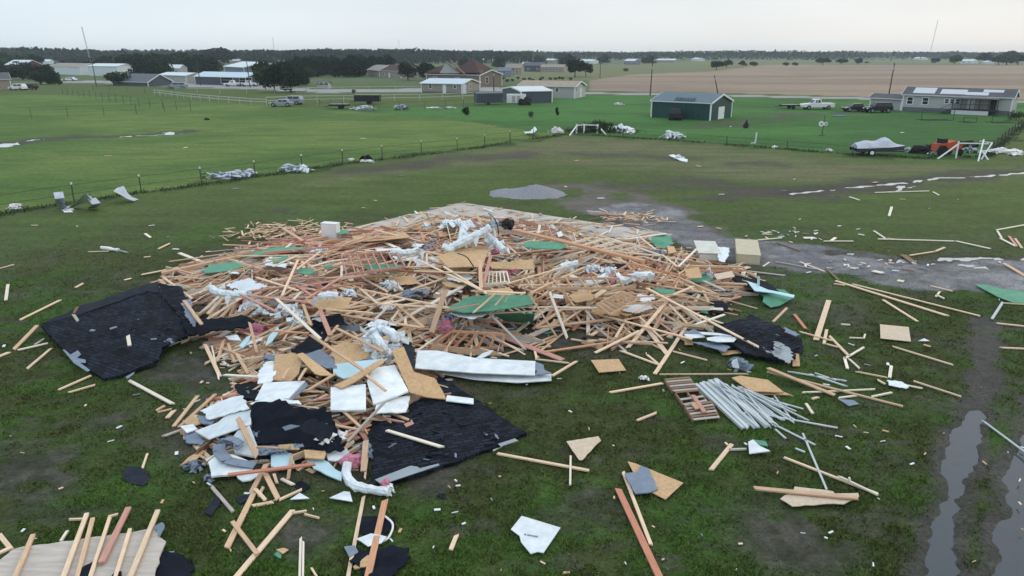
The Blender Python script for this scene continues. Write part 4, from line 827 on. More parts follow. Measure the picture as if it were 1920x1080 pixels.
# ================================================================== SINGLE BOARDS
B = board
for a in (
 (15,533,11,562,.12,'pale','short pale plank near the left edge, alone in the grass'), (37,600,112,563,.1,'pine','long pale plank above the left roof slab'), (26,655,71,609,.13,'tan','tan plank leaning at the left corner of the left roof slab',.05,.3),
 (35,656,92,643,.08,'pale','whitish strip below the tan plank at the left'), (66,646,83,635,.07,'grey','short grey stick by the whitish strip at the left'), (-6,670,16,661,.12,'pine','plank end cut by the left edge of the picture'), (50,692,95,654,.08,'pine','thin plank parallel to the lower left side of the left roof slab'),
 (112,730,171,704,.08,'pine','thin plank below the left roof slab, upper of two'), (132,735,177,722,.07,'pine','thin plank below the left roof slab, lower of two'), (243,714,323,757,.11,'pale','pale plank alone between left roof slab and white sidings'),
 (293,770,310,760,.09,'tan','short stick of the three left of the white sidings, upper'), (296,773,321,767,.06,'tan','short stick of the three left of the white sidings, middle'), (313,784,326,770,.11,'pine','short block of the three left of the white sidings, lower'),
 (142,539,156,531,.1,'pine','short block left of the left roof slab'), (296,467,319,456,.1,'pine','short plank in the grass far upper left'), (272,438,282,445,.14,'pale','small white block in the grass far upper left'), (166,472,204,471,.06,'pine','thin stick left of the white tube scrap'),
 (0,503,26,496,.07,'pine','thin stick at the left edge, upper'), (327,798,371,742,.1,'tan','tan plank at the left of the white sidings, left of two'), (337,800,402,741,.1,'tan','tan plank at the left of the white sidings, right of two',.05,.2), (267,878,277,849,.05,'pine','thin stick standing by the dark rounded sheet'),
 (397,913,435,957,.08,'grey','pointed grey splinter below the small grey bag'), (425,1028,478,921,.13,'tan','tan plank in the lower left grass with another across it'), (437,980,481,1037,.09,'tan','plank crossing the tan plank in the lower left grass',.1), (443,1082,549,957,.12,'pine','long pine plank running to the bottom edge at left'),
 (549,962,576,958,.06,'pine','short stick at the upper end of the long pine plank'), (571,964,597,971,.04,'pine','thin splinter right of the long pine plank'), (497,887,522,937,.12,'tan','tan plank below the red board, right of two',.25,.06), (471,924,498,873,.12,'tan','tan plank below the red board, left of two',.06,.3),
 (522,938,568,917,.07,'pine','short plank joining the foot of the right tan plank'), (472,949,514,941,.09,'pine','short plank flat below the two tan planks'), (478,916,498,938,.08,'pine','short plank crossing the left tan plank',.12), (485,930,494,913,.07,'pine','small block by the left tan plank'),
 (430,890,592,870,.11,'red','long red board lying across the lower left panels',.42,.3), (514,890,519,905,.07,'pine','small upright block below the red board'), (528,898,550,909,.08,'pale','small pale block below the red board'), (540,900,547,853,.08,'tan','tan stud going up under the blue foam panel',.06,.25),
 (446,784,482,856,.13,'tan','wide tan board leaning on the white panel left of the crumpled roofing',.5,.35), (652,1085,682,931,.08,'pine','thin plank from the curved duct to the bottom edge',.05), (689,1085,722,938,.14,'orange','wide orange plank running to the bottom edge in the centre',.12,.08),
 (681,887,686,828,.14,'tan','upright tan post at the left corner of the diamond roof',.2,.5), (684,897,690,850,.05,'pine','thin stud beside the upright tan post'), (725,807,828,838,.1,'pale','pale plank lying on the diamond roof',.2), (562,1083,564,1008,.05,'pale','white stick at the bottom edge, left of two'), (568,1083,569,1014,.04,'pale','white stick at the bottom edge, right of two'),
 (846,1029,856,1004,.09,'pine','short pine block alone in the foreground grass'), (585,1067,596,1085,.04,'pine','splinter at the bottom edge right of the two white sticks'), (930,850,1102,882,.09,'pine','long pine plank in the grass below the diamond roof'), (1070,857,1069,911,.05,'pale','thin stick crossing the end of the long pine plank',.08),
 (1168,884,1221,1023,.08,'pine','pale plank beside the long red plank in the foreground'), (1159,917,1239,1088,.15,'red','long red plank in the foreground running to the bottom edge'), (1334,880,1373,832,.11,'pine','pine plank in the grass left of the white bent scrap'), (1367,843,1399,842,.07,'grey','grey strip right of that pine plank'),
 (1193,789,1231,774,.08,'pine','short plank in the middle of the green grass'), (1143,736,1241,719,.09,'pine','long plank left of the pallets'), (1228,701,1289,609,.13,'pine','wide pine plank running up toward the right roof piece'), (1234,702,1400,701,.03,'pine','very thin lath from the wide pine plank to the right'),
 (1412,915,1611,934,.13,'tan','long tan plank on the ragged strand board at lower right',.14), (1468,857,1648,927,.07,'pine','thin plank above the ragged strand board at lower right'), (1573,893,1644,927,.05,'pale','second thin plank along the end of the thin one at lower right',.1), (1592,895,1594,904,.06,'pale','little upright block on the thin planks at lower right',.2,.08),
 (1440,690,1568,742,.15,'tan','heavy beam running right from the right roof piece',.25,.06), (1440,697,1697,763,.08,'tan','long thin plank running far right from the right roof piece',.15,.05), (1480,697,1590,715,.05,'vinyl','pale strip in the grass right of the right roof piece, longest'), (1520,702,1586,724,.05,'vinyl','pale strip crossing the longest pale strip'), (1530,700,1570,714,.04,'vinyl','short pale strip beside the crossing strips'),
 (1505,736,1638,730,.06,'pale','level pale strip between the beam and the long thin plank'), (1634,744,1672,736,.07,'pale','short pale strip right of the long thin plank'), (1573,746,1604,742,.06,'pale','short pale strip over the grey scrap'), (1522,748,1534,745,.08,'pine','tiny block in the grass below the heavy beam'), (1512,758,1525,777,.08,'pale','short pale strip right of the fan of channels'),
 (1607,697,1663,708,.05,'pine','thin lath left of the white upright in the right grass'), (1671,687,1668,708,.1,'pale','short white upright in the right grass'), (1703,723,1728,728,.05,'pale','thin stick right of the crumpled grey scrap in the right grass'), (1645,712,1661,721,.07,'pine','short stick left of the crumpled grey scrap in the right grass'), (1715,715,1803,744,.06,'pine','thin plank at the right, left of the wheel rut'),
 (1675,650,1786,684,.07,'pine','thin plank below the pale strand board at right'), (1583,673,1620,651,.07,'pale','white stick of a starburst in the right grass, rising right'), (1583,670,1589,691,.09,'pale','white stick of a starburst in the right grass, upright'), (1592,673,1612,691,.06,'pale','white stick of a starburst in the right grass, falling right'), (1555,630,1592,668,.1,'pine','pine plank leading down to the starburst of sticks'),
 (1530,638,1554,563,.2,'pine','wide pine plank standing out in the grass at right'), (1545,645,1550,618,.11,'pine','short plank beside the foot of the wide pine plank'), (1500,622,1562,639,.06,'pine','thin plank passing in front of the wide pine plank',.1), (1549,645,1572,651,.07,'pine','short plank below the wide pine plank'), (1593,633,1618,634,.05,'pale','little level stick right of the wide pine plank'), (1620,634,1622,627,.06,'pale','tiny block at the end of the little level stick'),
 (1578,608,1594,609,.07,'pale','small pale stick above the little level stick'), (1490,590,1511,617,.12,'red','orange stick between the right roof piece and the wide pine plank'), (1450,603,1475,578,.09,'tan','tan stick rising behind the right roof piece',.4,.5), (1549,503,1573,526,.1,'brown','brown stick on the edge of the gravel drive'),
 (1565,526,1776,592,.15,'pine','long heavy plank right of the green sheathing, nearer'), (1600,533,1836,592,.08,'pine','long thin plank right of the green sheathing, farther'), (1657,563,1719,602,.1,'pine','plank pointing down from the long heavy plank'), (1564,532,1584,535,.12,'tan','block at the left end of the long heavy plank'), (1868,606,1925,612,.08,'pine','thin plank at the right edge below the green sheathing'), (1878,652,1925,654,.08,'pine','level plank at the right edge'),
 (1860,598,1880,567,.1,'vinyl','pale bent strip below the green sheathing at the right edge'), (1880,568,1925,571,.06,'pine','thin plank along the green sheathing at the right edge'), (1745,536,1786,546,.08,'pine','short plank at the lower edge of the gravel drive'), (1755,556,1762,547,.08,'pale','upper arm of the white angle near the gravel drive'), (1756,553,1771,560,.08,'pale','lower arm of the white angle near the gravel drive'),
 (1639,433,1660,447,.1,'pale','short end of the long white rail across the right grass'), (1647,448,1788,452,.12,'pale','long white rail lying across the right grass'), (1793,452,1856,466,.12,'pale','second white rail following the long one'), (1869,431,1925,421,.11,'pale','white rail at the right edge, rising'), (1870,433,1878,446,.1,'pale','short white rail joining the rail at the right edge'), (1876,447,1903,461,.12,'pale','white rail piece near the right edge, falling'),
 (1892,443,1906,461,.12,'pink','reddish stick near the right edge, left of two'), (1903,447,1916,465,.12,'tan','tan stick near the right edge, right of two'), (1667,405,1672,388,.16,'pale','white upright stake in the right grass'), (1593,369,1611,375,.12,'pale','short pale strip in the right grass beyond the stake'), (1640,361,1742,358,.12,'pale','long pale rail beside the ditch at right'), (1750,360,1761,366,.1,'pale','short bent end of the long pale rail by the ditch'),
 (1705,479,1756,471,.1,'pine','plank on the verge of the drive, level part'), (1752,472,1771,464,.14,'pine','plank on the verge of the drive, raised end'), (1693,478,1712,491,.3,'brown','brown stump like block on the verge of the drive'), (1886,496,1925,519,.2,'tan','wide plank on the drive at the right edge'), (1456,491,1532,505,.08,'grey','grey rail lying on the drive, nearer the cabinets'), (1500,491,1546,509,.07,'pale','pale rail lying on the drive beside the grey one'),
 (1457,455,1500,470,.08,'brown','dark thin stick on the drive right of the cabinets'), (1420,450,1466,446,.1,'pale','pale stick behind the right cabinet'), (1545,452,1598,452,.08,'pale','thin pale stick in the grass beyond the drive'), (1558,452,1566,446,.16,'pale','small pale block on the thin stick beyond the drive'), (1508,446,1528,446,.3,'pale','pale slab scrap in the grass beyond the drive'),
 (1430,500,1442,492,.06,'pale','pale bent twig like stick at the near corner of the right cabinet'), (1690,504,1712,508,.06,'brown','dark stick on the middle of the drive'), (1637,508,1656,512,.3,'pale','white flat scrap on the drive'), (1683,526,1696,528,.25,'pale','white flat scrap at the lower edge of the drive')):
    if a[6] is not None: B(*a[:6], a[6], *a[7:])
pan([(1572,748),(1600,750),(1611,757),(1592,761)], .06, 'grey_felt', 'flat grey scrap between the strips in the right grass', name='felt_scrap', th=.02, seed=100)
pan([(1664,712),(1690,714),(1705,722),(1700,728),(1666,722)], .08, 'silver_foil', 'crumpled grey scrap beside the short white upright at right', name='foil_scrap', th=.02, crumple=.06, jag=.04, seed=101, res=.12)
pan([(1722,639),(1733,634),(1743,639)], .06, 'white_panel', 'small white triangle right of the pale strand board', th=.02, seed=102)
# boards that can be told apart on the heap
for a in (
 (302,513,612,444,.2,'tan','very long sill beam along the left edge of the slab',.25,.35,.12), (300,524,372,600,.14,'tan','splintered tan beam between left roof slab and heap',.6,.95), (306,520,360,560,.1,'pine','pale splinter lying on the splintered tan beam',.7,.9), (345,563,378,608,.12,'tan','wide tan rafter at the edge of the left roof slab',1.0,1.05),
 (372,552,396,531,.09,'pale','short pale stud sticking up behind the left roof slab',.8,1.1), (376,524,520,487,.16,'tan','long tan beam over the left green sheathing',.55,.75), (303,518,420,525,.09,'tan','low tan stud along the left tip of the heap',.3,.4), (445,480,600,478,.1,'pine','long pine board below the upper left green sheathing',.5,.6),
 (529,554,558,489,.09,'pine','pale stud leaning upright over the pink studs',.9,1.25), (512,500,560,478,.09,'pine','pale stud rising over the small green patch',.7,.9), (556,505,600,472,.09,'pine','second pale stud rising over the pink studs',.8,1.0), (480,520,560,545,.09,'pine','pale stud falling right through the pink studs',.8,.9),
 (480,530,610,520,.08,'pink','pink stud at the left of the heap, longest',.8,.9), (560,538,690,515,.1,'pink','pink board running to the middle left of the heap',.9,1.0), (575,560,640,520,.1,'pink','pink board tilted behind the foil duct',.85,1.05), (590,545,680,530,.08,'red','red brown board in the left middle of the heap',.9,1.0),
 (448,550,520,585,.1,'pink','pink board behind the left roof strip',.85,.9), (518,560,600,635,.11,'pale','pale grey beam pointing down at the black felt',1.0,1.15), (583,628,690,700,.11,'tan','tan beam running down to the square white panel',.95,.7), (610,640,632,612,.09,'tan','tan stud rising left of the silver duct bundle',.6,.8),
 (632,616,720,660,.1,'tan','tan beam entering the silver duct bundle from the left',.85,.8), (568,570,583,610,.1,'tan','upright tan stud in the lower left of the heap',1.0,.8), (600,582,620,630,.16,'pink','pink paper faced strip in the lower left of the heap',.9,.7), (610,580,702,587,.08,'pine','pale stud level above the silver duct bundle',1.0,1.0),
 (468,605,482,662,.09,'tan','tan stud standing at the right of the blue strips',.9,.3), (530,640,552,605,.06,'tan','thin tan stud left of the black felt',.7,.8), (505,620,580,625,.1,'orange','orange stud level in the lower left of the heap',.7,.75), (384,645,412,705,.12,'pine','pine plank below the left roof strip, leftmost',.3,.05),
 (397,648,410,710,.05,'pale','pale splinter beside the leftmost pine plank',.2,.05), (408,677,420,637,.1,'tan','tan stud below the left roof strip, leaning right',.06,.3), (428,645,440,680,.09,'tan','tan stud below the left roof strip, leaning left',.3,.1), (415,652,460,670,.07,'tan','thin stud crossing below the left roof strip',.25), (437,677,515,665,.08,'pine','pale stud pointing left toward the grass',.2,.4),
 (445,665,465,700,.11,'tan','tan stud falling toward the grass left of the white sheet',.35,.1), (422,703,490,707,.1,'pale','pale plank level at the left of the white sheet',.12,.2), (418,678,430,687,.07,'pale','pale block in the grass below the left roof strip, upper',.06), (412,683,428,684,.06,'pale','pale block in the grass below the left roof strip, lower',.06), (430,695,452,682,.05,'pine','thin stick in the grass below the left roof strip',.06),
 (560,713,574,690,.07,'tan','stick lying on the tan strand board square, right',.6,.65), (530,710,542,690,.09,'tan','stick lying on the tan strand board square, left',.55,.6), (575,733,630,700,.08,'tan','tan board rising right toward the centre panels',.6,.8), (686,703,722,732,.08,'tan','tan board falling right across the pale blue white panel',.7,.6),
 (640,768,680,805,.08,'tan','tan board below the square white panel',.4,.3), (650,830,720,755,.07,'grey','grey splinter fan rising over the diamond roof',.4,.9), (646,820,690,798,.08,'orange','orange splinter below the grey splinter fan',.35,.5), (615,795,675,806,.07,'tan','tan splinter left of the grey splinter fan',.4,.45),
 (480,838,560,842,.05,'tan','thin lath along the bottom edge of the crumpled roofing',.3,.3), (900,489,902,541,.14,'tan','upright tan post in the middle of the heap',1.5,1.0), (905,540,920,480,.13,'pink','pinkish post leaning right of the upright tan post',1.0,1.6), (809,624,835,545,.22,'tan','wide tan plank falling to the front in the middle',.6,1.2),
 (962,431,1205,489,.24,'orange','very long orange beam across the right back of the heap',1.0,1.0,.1), (728,470,830,540,.0,'pine','',), (800,505,860,530,.0,'pine','',), (785,488,905,545,.09,'pine','long pale stud falling right toward the middle posts',1.1,1.1), (832,500,912,550,.1,'pine','pale stud ending at the bent board in the middle',1.1,1.1),
 (775,508,890,512,.07,'pine','level pale stud left of the middle posts',1.1,1.1), (885,545,985,550,.13,'pine','bent pale board across the top of the green wall',.9,.9), (922,587,1180,574,.08,'pine','long level stud in front of the green wall',.75,.85), (915,575,1165,577,.06,'pale','second level stud in front of the green wall',.7,.75),
 (912,582,985,655,.1,'grey','grey stud falling from the green wall to the mud',.6,.05), (990,549,1045,633,.11,'tan','tan stud falling to the mud right of the green wall, left of two',.9,.06), (1031,549,1063,633,.12,'pale','pale plank falling to the mud right of the green wall, right of two',.9,.06), (1045,528,1076,574,.1,'tan','tan stud falling over the right middle',1.1,.9),
 (888,586,935,545,.07,'pine','pale stud lying on the green wall, left',.75), (918,586,945,553,.07,'pine','pale stud lying on the green wall, middle',.75), (935,585,955,553,.07,'pine','pale stud lying on the green wall, right',.75), (836,582,900,570,.05,'pink','thin pink stud along the left of the green wall',.7),
 (948,533,1060,500,.08,'pine','pale stud rising toward the right silver duct',1.0,1.1), (995,549,1098,500,.09,'tan','tan stud rising behind the foil tangle',1.0,1.1), (975,535,1110,533,.08,'pine','level pale stud in the right middle',1.0,1.0), (1212,540,1423,651,.1,'pine','very long pale stud running down to the right roof piece',.9,.35),
 (1177,652,1250,565,.13,'pine','wide pale stud falling to the grass right of the heap',.06,.7), (1117,661,1200,620,.12,'pine','pale stud at the front right of the heap',.06,.4), (1130,560,1285,552,.1,'tan','long tan stud level in the right middle',.9,.8), (1185,585,1300,537,.1,'pine','pale stud rising right across the right of the heap',.6,.9),
 (1253,570,1290,608,.1,'pine','pale stud falling to the grass, right end of the heap',.6,.06), (1100,578,1255,563,.09,'tan','tan stud below the long tan one',.8,.8), (1223,622,1247,575,.09,'tan','tan stud standing at the right front',.1,.6), (1020,660,1150,641,.11,'orange','orange plank in the mud in front of the heap',.08,.15),
 (985,651,1042,629,.1,'tan','tan plank lying in the mud hole, right of the grey stud',.06), (992,655,1042,634,.07,'tan','thin tan plank doubled with the one in the mud hole',.06), (1001,650,1006,672,.08,'pine','short stud below the mud hole',.06), (1000,673,1068,681,.07,'pine','thin stud above the torn end of the soffit panel',.06), (1035,705,1080,678,.09,'pine','pine stud at the right end of the long fascia board',.3,.06),
 (1000,560,1160,655,.0,'tan','',), (1050,578,1190,690,.0,'tan','',), (1165,658,1235,684,.08,'pine','thin board in the grass right of the front, upper',.06), (1213,665,1235,683,.07,'pine','short board in the grass right of the front, lower',.06), (1263,659,1325,675,.05,'pine','thin lath in front of the right roof piece',.06),
 (1300,610,1358,590,.11,'pale','pale board at the left end of the right roof piece',.3,.5), (1314,592,1370,612,.07,'pale','thin board over the left end of the right roof piece',.4,.4), (1293,499,1393,501,.16,'tan','thick beam in the stack at the right end of the heap, top',.6,.6,.08), (1300,508,1396,507,.14,'orange','orange beam in the stack at the right end of the heap',.45,.45,.08), (1340,530,1398,533,.14,'tan','beam at the right end below the stack',.4,.4,.06), (1340,538,1392,538,.1,'tan','second beam at the right end below the stack',.3,.3,.06),
 (1185,491,1300,530,.12,'pine','pale stud on the right slope of the heap, upper',.9,.5), (1150,485,1270,525,.12,'pine','pale stud on the right slope of the heap, lower',1.0,.6), (1200,445,1270,500,.1,'pine','pale stud falling over the grey crumpled sheet',.6,.5), (1272,500,1306,467,.1,'pale','whitish branch like stud left of the wrapped cabinet',.3,.7), (1318,545,1340,590,.1,'tan','tan stud by the small black felt',.3,.06),
 (1200,595,1245,640,.08,'pine','pale stud falling at the right front of the heap',.4,.06), (1170,600,1290,575,.07,'tan','thin tan stud level at the right front',.4), (1320,527,1360,545,.2,'grey','grey board beside the silver wrap at the right end',.7,.5)):
    if a[4] > 0: B(*a)
# studded wall sections and truss pieces
frame([(848,621),(945,627),(942,652),(800,655)], [.55,.55,.06,.06], 7, 'orange', 'orange stud wall section standing at the front of the heap', name='wall_frame')
frame([(985,523),(1160,522),(1170,540),(1000,541)], [1.1,1.1,.95,.95], 8, 'tan', 'long stud wall section lying in the right middle of the heap')
frame([(1118,572),(1165,548),(1200,560),(1145,590)], [1.0,1.0,.8,.8], 8, 'tan', 'small slatted wall section right of the two falling studs')
frame([(1050,462),(1150,472),(1200,462),(1110,445)], [.5,.5,.5,.5], 5, 'pale', 'pale stud wall section lying on the slab at the right back')
frame([(905,512),(950,510),(955,530),(900,534)], [1.1,1.1,.9,.9], 8, 'pale', 'short row of studs right of the upright tan post')
frame([(1180,495),(1290,520),(1280,536),(1150,512)], [.9,.7,.6,.8], 8, 'orange', 'stud wall section on the right slope of the heap')
frame([(640,480),(740,470),(760,500),(650,515)], [.9,.9,.9,.9], 8, 'pink', 'pinkish stud wall section left of the maroon bundle')
# loose shingle tabs blown up on the roof pieces
def tabs(par, poly, n, dz):
    b = MB(); k = 0
    while k < n:
        px = rnd.uniform(min(p[0] for p in poly), max(p[0] for p in poly)); py = rnd.uniform(min(p[1] for p in poly), max(p[1] for p in poly))
        if float(sdist(px, py, poly)) < 3: continue
        c = P(px, py, dz) - par.location; a = rnd.uniform(0, 6.28); d = Vector((math.cos(a), math.sin(a), 0)); e_ = Vector((-d.y, d.x, rnd.uniform(.1, .7))).normalized(); w_2 = rnd.uniform(.05, .16); h_2 = rnd.uniform(.04, .12)
        q_ = [c - d * w_2, c + d * w_2, c + d * w_2 + e_ * h_2, c - d * w_2 * .8 + e_ * h_2]; b.quad(q_, rnd.choice((0, 0, 0, 0, 0, 1))); b.quad([v - Vector((0, 0, .01)) for v in q_[::-1]]); k += 1
    b.build('lifted_tabs', ['dark_felt', 'grey_felt'], par)
tabs(rb, [(705,890),(700,800),(800,760),(880,760),(965,815),(850,862)], 46, .16); tabs(ra, [(130,620),(280,560),(330,610),(300,650),(190,700)], 40, .55); tabs(rd, [(1350,630),(1410,600),(1470,630),(1470,665),(1400,660)], 26, .5)
# roof trusses and odd sheets on the heap
def truss(px, py, rz, L_, h, wood, label, dz=.15, tip=0.):
    c = P(px, py, dz); o = empty('roof_truss', c, label, 'roof truss', rz=rz); o.rotation_euler[0] = tip
    for p, q_ in (((-L_/2,0,0),(L_/2,0,0)), ((-L_/2,0,.02),(0,h,.02)), ((L_/2,0,.02),(0,h,.02))): m_ = MB(.04); m_.bar(p, q_, .11, .045); m_.build('chord', 'timber_' + wood, o)
    for x in (-.32, -.16, 0, .16, .32): m_ = MB(.03); yy_ = h * (1 - abs(x) * 2) ; m_.bar((x * L_, 0, -.03), (x * L_ * .8, max(.1, yy_ * .95), -.03), .09, .04); m_.build('web', 'timber_' + rnd.choice(('pine', 'tan', 'pale')), o)
    return o
for a in ((640,520,.2,5.0,1.5,'tan','truss lying flat in the left half of the heap',.3,.1), (760,560,2.6,4.6,1.6,'pine','truss lying flat left of the green wall',.3,.15), (700,600,-.4,4.2,1.4,'tan','truss above the silver duct bundle',.35,.2), (1130,470,-.35,5.5,1.7,'pine','truss beside the long orange beam at the back',.25,.1),
          (1090,605,.3,3.6,1.2,'tan','tipped truss above the mud hole',.3,.3), (1230,535,-.5,5.0,1.5,'tan','truss on the right slope of the heap',.3,.1), (800,500,.1,5.2,1.6,'pine','truss in the middle of the heap left of the posts',.35,.15), (520,560,-.3,4.0,1.3,'pink','pinkish truss in the lower left of the heap',.3,.1), (970,475,.4,4.6,1.4,'tan','truss below the foil in the middle of the heap',.3,.1)): truss(*a)
zn_ = lambda x: 'left' if x < 640 else 'middle' if x < 940 else 'right'
for k in range(46):
    px = rnd.uniform(420, 1340); py = rnd.uniform(445, 640); g = G(px, py)
    if float(sdist(g.x, g.y, PILE)) < 1.5 or float(sdist(g.x, g.y, HOLE)) > 0: continue
    r1 = rnd.uniform(.35, 1.0) * FPX / g.y; a0 = rnd.random() * 6.28; nv = rnd.choice((4, 4, 5)); pl_ = [(px + math.cos(a0 + 6.283 * i / nv) * r1 * rnd.uniform(.7, 1.1), py + math.sin(a0 + 6.283 * i / nv) * r1 * .33 * rnd.uniform(.7, 1.1)) for i in range(nv)]
    mt_ = rnd.choice(('strand_board', 'strand_board', 'white_panel', 'black_felt', 'grey_felt', 'green_sheathing', 'white_panel')); nm_ = {'strand_board': ('strand_board', 'board panel', 'tan strand board scrap'), 'white_panel': ('white_siding', 'siding', 'white siding scrap'), 'black_felt': ('felt_sheet', 'felt', 'black felt scrap'), 'grey_felt': ('felt_sheet', 'felt', 'grey felt scrap'), 'green_sheathing': ('green_sheathing', 'sheathing', 'green sheathing scrap')}[mt_]
    sheet(nm_[0], pl_, [rnd.uniform(.1, .5) for _ in pl_], .02, mt_, f'{nm_[2]} half buried in studs in the {zn_(px)} of the heap', nm_[1], f'{nm_[2]}s in the {zn_(px)} of the heap', jag=.06, crumple=.06, res=.25, seed=200 + k)
for k in range(26):
    px = rnd.uniform(440, 1300) if k < 16 else rnd.uniform(380, 640); py = rnd.uniform(445, 620) if k < 16 else rnd.uniform(580, 860); g = G(px, py)
    if max(float(sdist(g.x, g.y, PILE)), float(sdist(g.x, g.y, LOW))) < .4: continue
    s_ = rnd.uniform(.22, .5); mt_ = rnd.choice(('silver_foil', 'silver_foil', 'white', 'grey_felt')); wh_ = zn_(px) + ' of the heap' if py < 640 else 'lower rubble'; cl_ = {'silver_foil': 'silver', 'white': 'white', 'grey_felt': 'grey'}[mt_]
    heap(px, py, s_, s_ * .7, s_ * .4, mt_, f'small torn {cl_} wrap caught in the {wh_}', 'wrap', 'torn_wrap', f'torn {cl_} wraps in the {wh_}', seed=300 + k, rough=1., dz=.15)
# ================================================================== THE TANGLE OF TIMBER
rg = np.random.default_rng(8)
ex = Vector(SLAB[1]) - Vector(SLAB[0]); house = math.atan2(ex.y, ex.x)
NT = 3500; PX = np.array([p[0] for p in PILE]); PY = np.array([p[1] for p in PILE])
cx = rg.uniform(PX.min() - 1, PX.max() + 1, NT * 4); cy = rg.uniform(PY.min() - 1, PY.max() + .5, NT * 4)
sd = sdist(cx, cy, PILE); hole = np.maximum(sdist(cx, cy, HOLE), sdist(cx, cy, HOLE2)); clear = fbm(cx * .25, cy * .25, 71, 3)
back = sst(cy, 36, 46)                                   # thinner toward the bare back corner of the slab
ok = (sd > -.7) & ((sd > .6) | (rg.random(len(cx)) < .4)) & ((hole < 0) | (rg.random(len(cx)) < .1)) & ((sdist(cx, cy, HOLE3) < 0) | (rg.random(len(cx)) < .3)) & (rg.random(len(cx)) > back * .6) & (clear > .3)
cx, cy, sd = cx[ok][:NT], cy[ok][:NT], sd[ok][:NT]; n = len(cx)
# a thinner spill of studs into the lower rubble
lx = np.array([p[0] for p in LOW]); ly = np.array([p[1] for p in LOW])
qx = rg.uniform(lx.min(), lx.max(), 2600); qy = rg.uniform(ly.min(), ly.max(), 2600); m_ = (sdist(qx, qy, LOW) > -.2) & (rg.random(2600) < .38 + .5 * (qy > G(500,690).y)); qx, qy = qx[m_], qy[m_]
cx = np.concatenate([cx, qx]); cy = np.concatenate([cy, qy]); low = np.concatenate([np.zeros(n, bool), np.ones(len(qx), bool)]); n = len(cx)
Ls = rg.choice([.5, .9, 1.5, 2.4, 2.4, 3.2, 4.4], n, p=[.12, .14, .17, .22, .12, .15, .08]) * rg.uniform(.8, 1.1, n); Ls[low] *= .5; Ls[low & (Ls > 1.3)] = 1.1
an_ = np.where(rg.random(n) < .45, house + rg.integers(0, 2, n) * 1.5708 + rg.normal(0, .16, n), rg.random(n) * 3.1416)
# local agreement: neighbours fell together
an_ = np.where(rg.random(n) < .4, fbm(cx * .18, cy * .18, 73, 2) * 9, an_)
u = rg.random(n) ** .55; u[rg.random(n) < .25] = 1.05
dx = np.cos(an_) * Ls / 2; dy = np.sin(an_) * Ls / 2; tilt = rg.normal(0, .10, n) * Ls * .5
z1 = np.maximum(Hf(cx - dx, cy - dy) * u, .13 * (sdist(cx - dx, cy - dy, SLAB) > -.2) + .03) + np.maximum(-tilt, -.02) + .02; z2 = np.maximum(Hf(cx + dx, cy + dy) * u, .13 * (sdist(cx + dx, cy + dy, SLAB) > -.2) + .03) + np.maximum(tilt, -.02) + .02
ppx = 960 + FPX * cx / (cy * CP + (CH - Hf(cx, cy)) * SP); Dp = cy * CP + (CH - Hf(cx, cy)) * SP
pinky = sst(1 - np.abs(ppx - 590) / 200, 0, .7) * sst(1 - np.abs(cy - 36) / 7, 0, .7); oran = sst(1 - np.abs(ppx - 850) / 250, 0, .8) * sst(1 - np.abs(cy - 38) / 10, 0, .8)
wd = []; base = np.array([.28, .27, .09, .09, .13, .08, .03, .03])
for i in range(n):
    w8 = base.copy(); w8[3] += .5 * pinky[i]; w8[7] += .12 * pinky[i]; w8[2] += .22 * oran[i]; w8[6] += .04 * oran[i]; wd.append(int(rg.choice(8, p=w8 / w8.sum())))
wid = rg.choice([.095, .14, .19, .25, .055], n, p=[.56, .19, .09, .07, .09]); flat = rg.random(n) < .68
score = Ls * wid ** .5 * (u ** 3) / Dp * np.where(low, .6, 1) ; order = np.argsort(-score); NI = max(0, 298 - sum(1 for o in COL.objects if o.name.startswith('lumber_board'))); ind = set(order[:NI].tolist())
GM = MB(.06)
zone = lambda x, y: ('at the left tip of the heap' if x < 470 else 'in the left half of the heap' if x < 720 else 'in the centre of the heap' if x < 1000 else 'in the right half of the heap' if x < 1230 else 'at the right end of the heap')
for i in range(n):
    p = (cx[i] - dx[i], cy[i] - dy[i], z1[i]); q_ = (cx[i] + dx[i], cy[i] + dy[i], z2[i]); ro = 0 if flat[i] else 1.4
    if i in ind:
        b = MB(); b.bar(p, q_, wid[i], .04, ro); o = b.build('lumber_board', 'timber_' + WOODS[wd[i]], loc=(cx[i], cy[i], min(z1[i], z2[i])))
        zn = 'in the lower rubble at left' if low[i] else zone(ppx[i], cy[i]); tone_ = {'pine': 'pale', 'pale': 'pale', 'tan': 'tan', 'orange': 'orange', 'pink': 'pinkish', 'grey': 'grey', 'brown': 'brown', 'red': 'reddish'}[WOODS[wd[i]]]
        tag(o, f'{tone_} stud tumbled among many others {zn}', 'board', f'{tone_} studs tangled {zn}')
    elif Ls[i] > 1.3 and i % 7 == 0:                      # snapped: two lengths meeting at a kink
        k_ = rnd.uniform(.35, .65); c_ = Vector(p).lerp(Vector(q_), k_) + Vector((rnd.gauss(0, .12), rnd.gauss(0, .12), rnd.uniform(0, .22))); GM.bar(p, c_, wid[i], .04, ro, wd[i]); GM.bar(c_, q_, wid[i], .04, ro, wd[i])
    else: GM.bar(p, q_, wid[i] if i % 3 else wid[i] * .7, .04 if i % 4 else .02, ro, wd[i])
tag(GM.build('timber_tangle', ['timber_' + w for w in WOODS]), 'tangle of countless broken studs and laths heaped over the slab', 'timber', kind='stuff')
